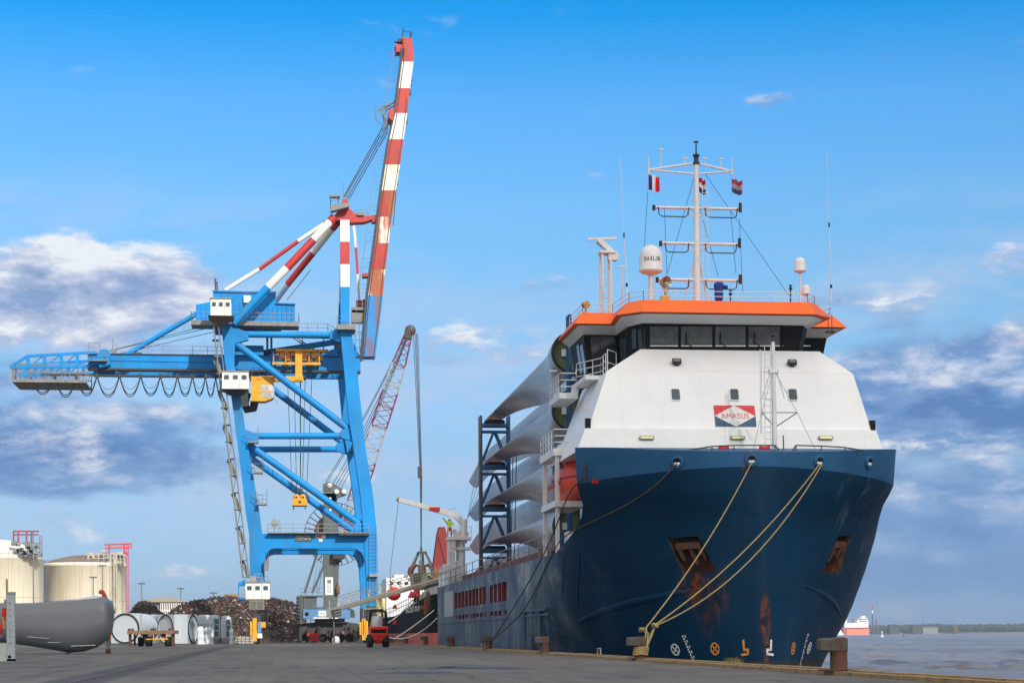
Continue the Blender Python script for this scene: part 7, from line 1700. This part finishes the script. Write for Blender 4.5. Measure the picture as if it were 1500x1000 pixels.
# orange loader arm behind the blade
b = MB(); Y = 266.0; P = [V(*q, Y) for q in ((145.5, 869), (147.5, 865), (150, 866), (156, 878), (161, 888), (167, 897))]
b.path(P, [.2, .25, .3, .28, .28, .26], 8); b.beam(V(166, 895, Y), V(172, 920, Y), .5, .5); b.pbox(158, 938, 176, 912, Y, Y + 3);
tag(b.build('loader', pm('loader_orange', lin(206, 76, 34), .5, var=.15), None, V(165, 941, Y) * 1), 'orange loader with bent arm rising behind the grey blade root', 'loader')

# ------------------------------------------------------------------ the loose blade at the left and its steel frames
def left_blade():
    Yb = 112.0; k = Yb / 2800
    t = thing('turbine_blade', 'huge grey turbine blade section lying across the quay at the left edge', 'turbine blade', V(95, 957, Yb))
    secs = [(-90, 884, 930), (-30, 884, 938), (15, 885.3, 942), (40, 885, 945.5), (70, 883.3, 950.5), (97, 881, 955.6), (120, 878.4, 953.4), (138, 876, 947.5), (148, 876.5, 941), (152, 880, 936)]
    b = MB(); rows = []
    for px, yt, yb in secs:
        T, B_ = V(px, yt, Yb), V(px, yb, Yb); h = T.z - B_.z; row = []; n = 20; d_ = min(2.6, h * .95)
        prof = [(0.0, 1.0), (-.02, .72), (-.06, .5), (-.04, .3), (.06, .14), (.2, .04), (.36, 0.0), (.55, .05), (.8, .3), (.98, .62), (1.02, .92), (.9, 1.04), (.5, 1.05), (.2, 1.03)]
        f = max(0, (px - 70) / 84.0)
        for (a, z) in prof: row.append(Vector((T.x + a * .22 * f, Yb + a * d_, B_.z + z * h)))
        rows.append(row)
    cen = sum(rows[-1], Vector((0, 0, 0))) / len(rows[-1])
    for sc, dx in ((.96, .1), (.86, .2), (.66, .29), (.35, .34)): rows.append([cen + (p - cen) * sc + Vector((dx, 0, 0)) for p in rows[len(secs) - 1]])
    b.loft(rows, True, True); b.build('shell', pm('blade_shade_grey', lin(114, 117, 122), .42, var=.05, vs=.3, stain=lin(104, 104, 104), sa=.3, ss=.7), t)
    b = MB(); T = V(141, 880, Yb); b.prism([V(88, 882.5, Yb + .3) + Vector((0, 0, .02)), V(139, 871.5, Yb + .6), V(146, 874.5, Yb + .3), V(141, 876.5, Yb) + Vector((0, 0, .02))], (0, 1.2, 0)); b.build('lit_top_strip', M_film if False else pm('blade_lit_top', lin(190, 194, 198), .4, var=.05), t)  # light on the blade's top edge put into a paler strip
    c = V(153, 918, Yb + 1.5); rot = Vector((1, .35, 0)).normalized().to_track_quat('Z', 'Y').to_matrix()
    b = MB(); b.lathe([(.9, -1.2), (.88, -.1), (.8, .12), (.6, .2), (0, .22)], c, 30, rot); b.build('root_end', pm('root_bluegrey', lin(98, 108, 118), .45, var=.1), t)
    b = MB(); b.box(V(99, 957, Yb + .6), (.3, .3, .12)); b.build('ground_pad', M_dark, t)
    b = MB()
    for (xa, ya, xb, yb, w) in ((104, 945.5, 140, 944, .03), (40, 932, 72, 934.5, .02), (70, 940, 88, 940.5, .02), (28, 924, 42, 926, .02)):
        b.beam(V(xa, ya, Yb - .08), V(xb, yb, Yb - .08), .015, w)
    b.build('scuff', M_paintw, t)
left_blade()
def frame_post(px, Yp, yt, yb, w, label, grp):
    x = V(px, 930, Yp).x; zt = V(px, yt, Yp).z; t = thing('blade_stand', label, 'stand', (x, Yp, 0), grp)
    return t, x, zt
Yp = 79.0; t, x, zt = frame_post(16, Yp, 870, 968, 10, 'tall pale steel stand with bolt holes at the left edge of the quay', None)
b = MB(); b.box2((x - .17, Yp, .0), (x + .10, Yp + .06, zt)); b.box2((x + .10, Yp, 0), (x + .15, Yp + .3, zt)); b.box2((x - .17, Yp + .06, 0), (x - .12, Yp + .3, zt)); b.build('post', pm('galvanised', lin(164, 172, 176), .5, var=.1, vs=2, stain=lin(120, 104, 86), sa=.5, ss=3), t)
b = MB(); 
for i in range(7): b.disc((x - .03, Yp - .004, .75 + i * (zt - 1.1) / 6), .025, (0, -1, 0), 8)
b.disc((x - .06, Yp - .004, .2), .07, (0, -1, 0), 12); b.build('bolt_hole', M_black, t)
b = MB(); b.box2((x - 1.6, Yp + .05, .05), (x - .17, Yp + .2, .75)); b.box2((x - .5, Yp, .02), (x + .15, Yp + .5, .12)); b.build('base_beam', pm('pale_green_steel', lin(176, 184, 178), .55, var=.1, stain=lin(150, 140, 90), sa=.4, ss=2), t)
b = MB(); b.box2((x - .17, Yp - .02, zt), (x + .16, Yp + .3, zt + .1)); b.tube((x - .16, Yp + .1, zt - .2), (x - .16, Yp + .1, zt + .62), .04, n=6); b.beam((x - .2, Yp + .1, zt - .2), (x - .45, Yp + .1, 1.0), .12, .12); b.build('top_bracket', M_rail, t)
b = MB(); b.path([(x - .25, Yp - .02, zt - .55), (x - .32, Yp, 1.5), (x - .5, Yp, 1.1), (x - .7, Yp, .85)], .09, 6); b.build('strap', M_red, t)
b = MB(); b.path([(x - .3, Yp - .05, zt - .9), (x - .28, Yp - .05, 1.35)], .06, 6); b.build('strap', M_rope, t)
Yq = 114.0; t, x2, zt2 = frame_post(158.5, Yq, 886, 957.5, 6, 'slim grey steel stand at the root end of the loose blade', None)
b = MB(); b.box2((x2 - .1, Yq, .25), (x2 + .1, Yq + .2, zt2)); b.build('post', M_grey, t)
b = MB(); b.box2((x2 - .15, Yq - .03, 0), (x2 + .13, Yq + .25, .25)); b.build('foot', M_rustiron, t)

# ------------------------------------------------------------------ scrap heaps
def heap(prof, Y0, depth, name, label, seed, npcs, cols):
    """mound whose crest follows prof = (px, py); thousands of torn pieces lie on it"""
    rnd = random.Random(seed); xs_ = [q[0] for q in prof]
    def crest(px): return interp(prof, px)
    b = MB(); rows = []; N, M_ = 60, 16; x0, x1 = prof[0][0], prof[-1][0]
    Yc = Y0 + depth * .45
    for j in range(M_ + 1):
        g_ = j / M_; row = []
        for i in range(N + 1):
            px = x0 + (x1 - x0) * i / N; top = V(px, crest(px), Yc); y = Y0 + depth * g_; prof_ = math.sin(min(1, g_ / .45) * math.pi / 2) ** .8 if g_ < .45 else math.cos((g_ - .45) / .55 * math.pi / 2) ** .8
            z = max(0, top.z * prof_ + (.5 * mnoise.noise(Vector((top.x * .5, y * .5, seed))) if .05 < g_ < .95 else 0)); row.append(Vector((top.x, y, max(0, z))))
        rows.append(row)
    b.grid(rows, False); surf = rows
    for _ in range(npcs):
        i, j = rnd.random() * N, rnd.random() ** .9 * M_ * .62; a, c_ = int(i), int(j); p = surf[c_][a].lerp(surf[min(M_, c_ + 1)][min(N, a + 1)], rnd.random())
        if p.z < .15 and rnd.random() < .6: continue
        s_ = rnd.choice((.14, .18, .22, .3, .42)) * rnd.uniform(.7, 1.3); rot = Matrix.Rotation(rnd.random() * 6.28, 3, 'Z') @ Matrix.Rotation(rnd.uniform(-1.2, 1.2), 3, 'X') @ Matrix.Rotation(rnd.uniform(-1.2, 1.2), 3, 'Y')
        b.mi = rnd.choices(range(len(cols)), [c[1] for c in cols])[0]
        k = rnd.random()
        if k < .7: b.box(p + Vector((0, 0, .1)), (s_ * 1.6, s_ * rnd.uniform(.3, 1), s_ * rnd.uniform(.04, .4)), rot)
        else: d_ = rot @ Vector((1, 0, 0)); b.tube(p - d_ * s_, p + d_ * s_, .05 + .05 * rnd.random(), n=5)
    o = b.build(name, [c[0] for c in cols], None, V((x0 + x1) / 2, 935, Y0)); tag(o, label, 'scrap heap', None, 'stuff'); return o
SC_COLS = [(pm('scrap_brown', lin(66, 52, 44), .85, var=.4, vs=1.2, stain=lin(84, 54, 38), sa=.6, ss=1), 10), (pm('scrap_dark', lin(44, 38, 35), .8, var=.3), 8), (pm('scrap_rust', lin(92, 58, 42), .85, var=.3), 3.5), (pm('scrap_grey', lin(104, 102, 100), .5, var=.3), 3), (pm('scrap_white', lin(178, 174, 168), .6, var=.1), 1.0), (pm('scrap_red', lin(104, 48, 42), .7, var=.2), .6), (pm('scrap_blue', lin(90, 104, 124), .7, var=.2), .7)]
heap([(246, 903), (262, 890), (285, 881), (310, 878), (340, 875.5), (352, 877), (380, 879), (400, 877), (415, 880), (432, 888), (445, 905), (455, 936)], 281, 34, 'scrap_heap', 'wide heap of torn brown and grey scrap metal behind the crane', 5, 9000, SC_COLS)
heap([(189, 905), (196, 890), (206, 883.5), (216, 883), (226, 889), (238, 900), (244, 912)], 277, 20, 'scrap_heap', 'small dark brown shredded heap behind the tower sections', 9, 1500, SC_COLS[:2])
heap([(430, 932), (445, 922), (470, 926), (500, 921), (515, 918), (530, 922), (545, 930)], 282, 10, 'scrap_heap', 'low strip of rusty scrap lying beyond the mobile crane wheels', 12, 700, SC_COLS)
b = MB(); Y = 330; b.pbox(335, 900, 350, 869, Y, Y + 4); tag(b.build('container', pm('container_tan', lin(150, 116, 84), .7, var=.15), None, V(342, 930, Y)), 'tan steel container standing behind the scrap heap', 'container')

# ------------------------------------------------------------------ storage tanks, hall, lamp masts
def tank(x0, x1, ytop, ydome, Y, label, roofmat, seed):
    a, c = V(x0, ytop, Y), V(x1, ytop, Y); rad = (c.x - a.x) / 2; cx = (a.x + c.x) / 2; H = a.z; cy = Y + rad * .25; dz = V((x0 + x1) / 2, ydome, Y).z
    t = thing('storage_tank', label, 'tank', (cx, cy, 0), 'cream gas tanks beyond the quay'); n = 72
    m = bpy.data.materials.new('tank_concrete'); m.use_nodes = True; nt = NT(m.node_tree); bs = nt.n['Principled BSDF']; p = nt.n.new('ShaderNodeTexCoord').outputs['Object']
    ns = nt.noise(nt.mapping(p, (1, 1, .03)), 1.3, 8, .7, .1); nb = nt.noise(p, .12, 5)
    col = nt.mix(nt.step(ns, .46, .72), lin(240, 230, 206), lin(206, 182, 140)); col = nt.mix(nt.math('MULTIPLY', nt.step(nb, .45, .7), .35), col, lin(226, 208, 172))
    z = nt.xyz(p)[2]; col = nt.mix(nt.math('MULTIPLY', nt.step(nt.math('ABSOLUTE', nt.math('SUBTRACT', z, H * .5)), .25, .1), .4), col, lin(150, 132, 104))
    nt.l.new(col, bs.inputs['Base Color']); bs.inputs['Roughness'].default_value = .8
    b = MB(); b.lathe([(rad, 0), (rad, H - 1.4), (rad * 1.012, H - 1.3), (rad * 1.012, H), (rad, H + .1)], (cx, cy, 0), n); b.build('shell', m, t)
    b = MB(); b.lathe([(rad, H + .05)] + [(rad * f, H + (dz - H) * (1 - f * f)) for f in (.9, .75, .55, .3, .1, 0)], (cx, cy, 0), n); b.build('roof', roofmat, t)
    b = MB(); b.rail([(cx + rad * math.cos(q), cy + rad * math.sin(q), H) for q in [i * 2 * math.pi / 40 for i in range(41)]], 1.2, (1, .5), 3, .06); b.build('roof_rail', M_rail, t)
    return t, cx, cy, rad, H, dz
YT = 800.0
t, cx, cy, rad, H, dz = tank(62, 183, 825, 812, YT, 'cream storage tank with brown roof and white pipework, nearer the quay', pm('tank_roof', lin(116, 98, 78), .8, var=.15, vs=.3), 3)
rnd = random.Random(4)
def T_(px, py, Y=YT - 8): return V(px, py, Y)
b = MB()
for x in (129, 137, 144, 152, 160, 168, 176, 182): b.tube(T_(x, 828), T_(x, 809 + rnd.random() * 4), .28, n=6)
for y in (811, 817, 823): b.tube(T_(127, y), T_(185, y + 1), .22, n=6)
for i in range(26): p = T_(126 + rnd.random() * 58, 808 + rnd.random() * 17, YT - 8 + rnd.random() * 8); b.box(p, (rnd.uniform(.6, 2.4), 1.5, rnd.uniform(.4, 2.0)))
for x in (162, 167, 170.5): b.tube(T_(x, 895), T_(x, 812), .45, n=8)
b.path([T_(130, 828), T_(129, 815), T_(134, 812), T_(138, 818)], .5, 6); b.build('pipework', pm('pipe_cream', lin(176, 170, 152), .6, var=.2, vs=.5), t)
b = MB()
for i in range(16): p = T_(128 + rnd.random() * 54, 812 + rnd.random() * 14, YT - 6); b.box(p, (rnd.uniform(.5, 1.8), 1.2, rnd.uniform(.4, 1.6)))
b.build('valve_gear', M_dark, t)
b = MB(); a, c = T_(153, 797), T_(193, 795.5)
for dz_ in (0, -1.6): b.tube(a + Vector((0, 0, dz_)), c + Vector((0, 0, dz_)), .3, n=5)
for i in range(14): f = i / 13; q = a.lerp(c, f); b.tube(q, q + Vector(((c.x - a.x) / 13 if i < 13 else 0, 0, -1.6)), .12, n=4)
for x in (160, 182): b.tube(T_(x, 797), T_(x, 812), .35, n=5)
for x in (185.5, 188): b.tube(T_(x, 796), T_(x, 897), .14, n=4)
for i in range(26): y = 798 + i * 3.8; b.tube(T_(185.5, y), T_(188, y + 3.8), .07, n=4)
b.build('roof_gantry', pm('gantry_red', lin(206, 62, 70), .5, var=.1), t)
t, cx, cy, rad, H, dz = tank(-62, 60, 814, 789, YT - 30, 'cream storage tank with pale domed roof cut by the left edge', pm('tank_roof_pale', lin(206, 200, 188), .7, var=.1, vs=.3), 8)
b = MB()
for x in (20, 27, 34, 41, 47, 53): b.tube(T_(x, 815), T_(x, 796 + rnd.random() * 4), .3, n=6)
for i in range(24): p = T_(20 + rnd.random() * 38, 795 + rnd.random() * 18, YT - 40); b.box(p, (rnd.uniform(.6, 2.4), 1.5, rnd.uniform(.5, 2.0)))
for y in (795, 802, 808): b.tube(T_(18, y), T_(60, y), .22, n=5)
b.box2(tuple(T_(19, 815, YT - 40)), tuple(T_(60, 811, YT - 40) + Vector((0, 6, 0)))); b.build('pipework', M_grey, t)
b = MB()
for x in (58, 61.5): b.tube(T_(x, 894), T_(x, 784), .18, n=5)
for i in range(40): y = 785 + i * 2.8; b.tube(T_(58, y), T_(61.5, y), .12, n=4)
b.build('ladder', M_grey, t)
b = MB(); a, c = T_(19, 777.5), T_(56, 777.5)
for dz_ in (0, -1.4): b.tube(a + Vector((0, 0, dz_)), c + Vector((0, 0, dz_)), .32, n=5)
for x in (20, 27, 39, 46): b.tube(T_(x, 777), T_(x, 796), .35, n=5)
b.build('roof_gantry', pm('gantry_maroon', lin(150, 56, 66), .5, var=.1), t)
YL = 420.0; t = thing('hall', 'low pale hall with hipped roof and white vertical fins behind the small heap', 'building', V(238, 930, YL))
b = MB(); l, r_ = V(206, 893, YL), V(262, 893, YL); l2, r2 = V(205, 881.5, YL), V(270, 881.5, YL); b.box2((l2.x, YL, 0), (r2.x, YL + 26, l2.z)); b.build('wall', pm('hall_wall', lin(140, 142, 140), .7, var=.15), t)
b = MB(); rp = V(241, 874, YL + 12); e = [(l2.x - .6, YL - 1), (r2.x + .6, YL - 1), (r2.x + .6, YL + 27), (l2.x - .6, YL + 27)]; z = l2.z
b.add([(x, y, z) for x, y in e] + [(rp.x - 1.5, YL + 13, rp.z), (rp.x + 1.5, YL + 13, rp.z)], [(0, 1, 5, 4), (1, 2, 5), (2, 3, 4, 5), (3, 0, 4)]); b.build('roof', pm('hall_roof', lin(150, 140, 122), .8, var=.15), t)
b = MB()
for i in range(14): x = V(234 + i * 2.6, 0, YL).x; b.beam((x - .25, YL - .6, .2 + 0), (x + .15, YL - .9, l2.z - .2), .16, .5)
b.box2((V(232, 0, YL).x, YL - .9, V(0, 893.5, YL).z), (r2.x, YL - .3, V(0, 891.8, YL).z)); b.build('fin', M_paintw, t)
def lamp(px, ytop, Y, label, w=5.0):
    p = V(px, 930, Y); zt = V(px, ytop, Y).z; t = thing('lamp_mast', label, 'lamp mast', (p.x, Y, 0), 'floodlight masts over the yard'); k = Y / 2800
    b = MB(); b.tube((p.x, Y, 0), (p.x, Y, zt), 1.1 * k, .8 * k, n=8); b.build('pole', M_grey, t)
    for i in range(4):
        b = MB(); a = (i - 1.5) / 1.5; b.beam((p.x, Y, zt - .5 * k), (p.x + a * w * .8 * k, Y, zt), .4 * k, .4 * k); b.box((p.x + a * w * .8 * k, Y - .2, zt), (2.2 * k, 1.6 * k, 2.2 * k)); b.build('lamp_head', M_gmach, t)
for px, y, Y, lab in ((137, 845, 520, 'floodlight mast standing before the middle of the brown roofed tank'), (150.5, 828, 560, 'taller thin floodlight mast just right of the tank middle'), (208, 854, 460, 'floodlight mast left of the low hall'), (265, 861.5, 480, 'floodlight mast rising right behind the low hall'), (313, 868, 520, 'small floodlight mast above the scrap heap')): lamp(px, y, Y, lab)
lamp(49.5, 778, 300, 'thick grey floodlight mast in front of the left edge tank', 9)

# ------------------------------------------------------------------ far shore across the river
YS = 3300.0
def far_shore():
    b = MB(); rows = [[], [], []]
    for i in range(121):
        px = 1180 + i * 8; p = V(px, 925, YS); h = 14 + 16 * mnoise.noise(Vector((i * .13, 2, 0))) + 9 * mnoise.noise(Vector((i * .6, 5, 0))) + 5 * mnoise.noise(Vector((i * 1.9, 8, 0)))
        rows[0].append(Vector((p.x, YS, WZ - 1))); rows[1].append(Vector((p.x, YS + 5, WZ + 2.2))); rows[2].append(Vector((p.x, YS + 60, WZ + 2.4)))
    b.grid(rows, False); b.add([rows[2][0], rows[2][-1], Vector((3600, 6400, WZ + 2.5)), Vector((600, 6400, WZ + 2.5))], [(0, 1, 2, 3)])
    tag(b.build('far_shore', pm('shore_mud', lin(92, 88, 80), .9, var=.2, vs=.01)), kind='structure')
    w = MB(); rnd = random.Random(2); nm = pm('far_foliage', lin(44, 54, 52), .9, var=.3, vs=.05); w.mi = 0
    for i in range(5200):
        px = rnd.uniform(1225, 1720); Y = YS + rnd.uniform(40, 420); p = V(px, 925, Y); f = .5 + .5 * mnoise.noise(Vector((px * .012, 3, 0))); h = (6 + 22 * f) * rnd.uniform(.4, 1.0) * (.55 + .45 * (Y - YS) / 420)
        s_ = rnd.uniform(3, 7); c = Vector((p.x, Y, WZ + 2.3 + h * .8)); a = rnd.random() * 3
        w.add([c + Vector((s_ * math.cos(a + q), s_ * .5 * math.sin(a + q), s_ * .5 * math.sin(a * 2 + q * 1.7))) for q in (0, 2.1, 4.2)] + [c + Vector((0, 0, s_ * .8))], [(0, 1, 3), (1, 2, 3), (2, 0, 3), (0, 2, 1)])
        if rnd.random() < .3: w.add([(p.x - 1.5, Y, WZ + 2), (p.x + 1.5, Y, WZ + 2), (p.x + 3, Y, c.z), (p.x - 3, Y, c.z)], [(0, 1, 2, 3)])
    tag(w.build('far_wood', nm, None, V(1400, 925, YS)), 'line of dark trees along the far river bank', 'wood', None, 'stuff')
far_shore()
YC = YS - 25
def S_(px, py, Y=YC): return V(px, py, Y)
def chimney(px, ytop, w0, label, band=None):
    p = S_(px, 925); zt = S_(px, ytop).z; t = thing('chimney', label, 'chimney', (p.x, YC, WZ), 'chimneys of the far works'); k = YC / 2800
    b = MB(); b.tube((p.x, YC, WZ), (p.x, YC, zt), w0 * k, w0 * .7 * k, 12); b.build('stack', M_dark, t)
    if band:
        b = MB(); b.tube((p.x, YC, S_(px, band).z), (p.x, YC, zt + 1), w0 * .86 * k, w0 * .8 * k, 12); b.build('red_band', M_cred, t); b = MB(); b.tube((p.x, YC, S_(px, band + 5).z), (p.x, YC, S_(px, band).z), w0 * .88 * k, w0 * .86 * k, 12); b.build('white_band', M_cwhite, t)
chimney(1278, 887, 1.1, 'tallest far chimney with red and white top right of the tanker', 893)
chimney(1249, 905, 1.2, 'stout far chimney behind the red and white tanker')
chimney(1283.5, 906, .9, 'short far chimney right beside the tallest one')
for x0, x1, yt, lab, m in ((1303, 1317, 914.5, 'dark far works building right of the chimneys', M_dark), (1337, 1351, 915, 'dark far shed with flat top in the middle of the far bank', M_dark), (1352, 1374, 918, 'long low pale far hall on the far bank', M_grey), (1397, 1404, 917, 'small square brown far hut alone on the right of the bank', M_rustiron), (1270, 1290, 918.5, 'low dark far works at the foot of the tallest chimney', M_dark)):
    a, c = S_(x0, yt), S_(x1, yt); t = thing('works_building', lab, 'building', ((a.x + c.x) / 2, YC, WZ), 'buildings on the far bank')
    b = MB(); b.box2((a.x, YC, WZ), (c.x, YC + 12, a.z)); b.build('wall', m, t); b = MB(); b.prism([(a.x - .5, YC - 1, a.z), (c.x + .5, YC - 1, a.z), ((a.x + c.x) / 2, YC - 1, a.z + 1.6)], (0, 14, 0)); b.build('roof', M_gmach, t)
def tanker():
    Y = 2700.0; a = lambda px, py: V(px, py, Y)
    t = thing('tanker', 'small far tanker with pink red hull and white bridge lying right of the bow', 'ship', a(1253, 926)); zb, zd = WZ - .5, a(1250, 918.5).z
    l, r_ = a(1236, 0).x, a(1272, 0).x
    b = MB(); b.loft([[Vector((l - 1.5 * f, Y + 4, z)), Vector((l + 3, Y, z)), Vector((r_, Y, z)), Vector((r_, Y + 14, z)), Vector((l + 3, Y + 14, z))] for f, z in ((0, zb), (1, zd))]); b.build('hull', pm('tanker_red', lin(232, 124, 100), .6, var=.1, vs=.05), t)
    b = MB(); b.box2((l + 2, Y - .1, zd - 2.2), (r_ - .2, Y, zd)); b.build('upper_hull', pm('tanker_maroon', lin(130, 70, 74), .6), t)
    b = MB()
    for x0, x1, y in ((1255, 1271.5, 912), (1258, 1270, 908.5), (1261, 1267.5, 905.5)): b.box2((a(x0, 0).x, Y + 2 + (912 - y) * .2, zd + .1), (a(x1, 0).x, Y + 12 - (912 - y) * .2, a(0, y).z))
    b.box2((l + 3, Y + 2.5, zd), (a(1255, 0).x - .3, Y + 11, a(0, 916).z)); b.box2((a(1237, 0).x, Y + 3, zd), (a(1240.5, 0).x, Y + 9, a(0, 911).z)); b.tube(a(1262.5, 908), a(1262.5, 902.5), .7, n=6); b.tube(a(1248, 917), a(1248, 910), .4, n=5); b.build('superstructure', M_white, t)
    b = MB()
    for y in (910.2, 913.6): b.box2((a(1258, 0).x, Y + 1.7, a(0, y + .6).z), (a(1269, 0).x, Y + 2, a(0, y - .3).z))
    b.build('window_band', M_glass2, t)
tanker()
Y = 2650.0; p = V(1229, 924, Y); b = MB(); b.loft([[Vector((p.x + a * 6.5 * s_, Y + c_ * 3, z)) for a, c_ in ((-1, 0), (-.7, -1), (1, -1), (1, 1), (-.7, 1))] for s_, z in ((.85, WZ - .3), (1, WZ + 2))]); b.box2((p.x - 3, Y - 2, WZ + 2), (p.x + 4, Y + 2, WZ + 5)); b.box2((p.x - 1, Y - 1.5, WZ + 5), (p.x + 3, Y + 1.5, WZ + 7)); tag(b.build('tug', M_white2, None, (p.x, Y, WZ)), 'small white tug half hidden at the left of the far tanker', 'boat')
for px, lab in ((1292, 'pale channel buoy on the river, nearer the tanker'), (1324, 'pale channel buoy on the river under the far works')):
    Y = 1500.0; p = V(px, 926, Y); b = MB(); b.lathe([(0, -.5), (1.2, -.5), (1.2, .5), (.5, .8), (.3, 3.4), (.6, 3.5), (.5, 4.6), (0, 4.8)], (p.x, Y, WZ), 10); tag(b.build('buoy', M_green if px > 1300 else M_white2, None, (p.x, Y, WZ)), lab, 'buoy', 'channel buoys')

# ------------------------------------------------------------------ the river air: far things fade to blue
def haze():
    m = bpy.data.materials.new('haze_air'); m.use_nodes = True; t = NT(m.node_tree); t.n.clear()
    out = t.n.new('ShaderNodeOutputMaterial'); v = t.n.new('ShaderNodeVolumePrincipled')
    v.inputs['Color'].default_value = (0.72, 0.86, 1.0, 1); v.inputs['Density'].default_value = 0.0001; v.inputs['Anisotropy'].default_value = 0.2
    t.l.new(v.outputs[0], out.inputs['Volume'])
    b = MB(); b.box2((-5200, -450, -9.5), (6500, 6700, 95)); tag(b.build('haze', m, None, (0, 0, 0)), 'thin bluish haze over the river and the far bank', None, None, 'stuff')
haze()
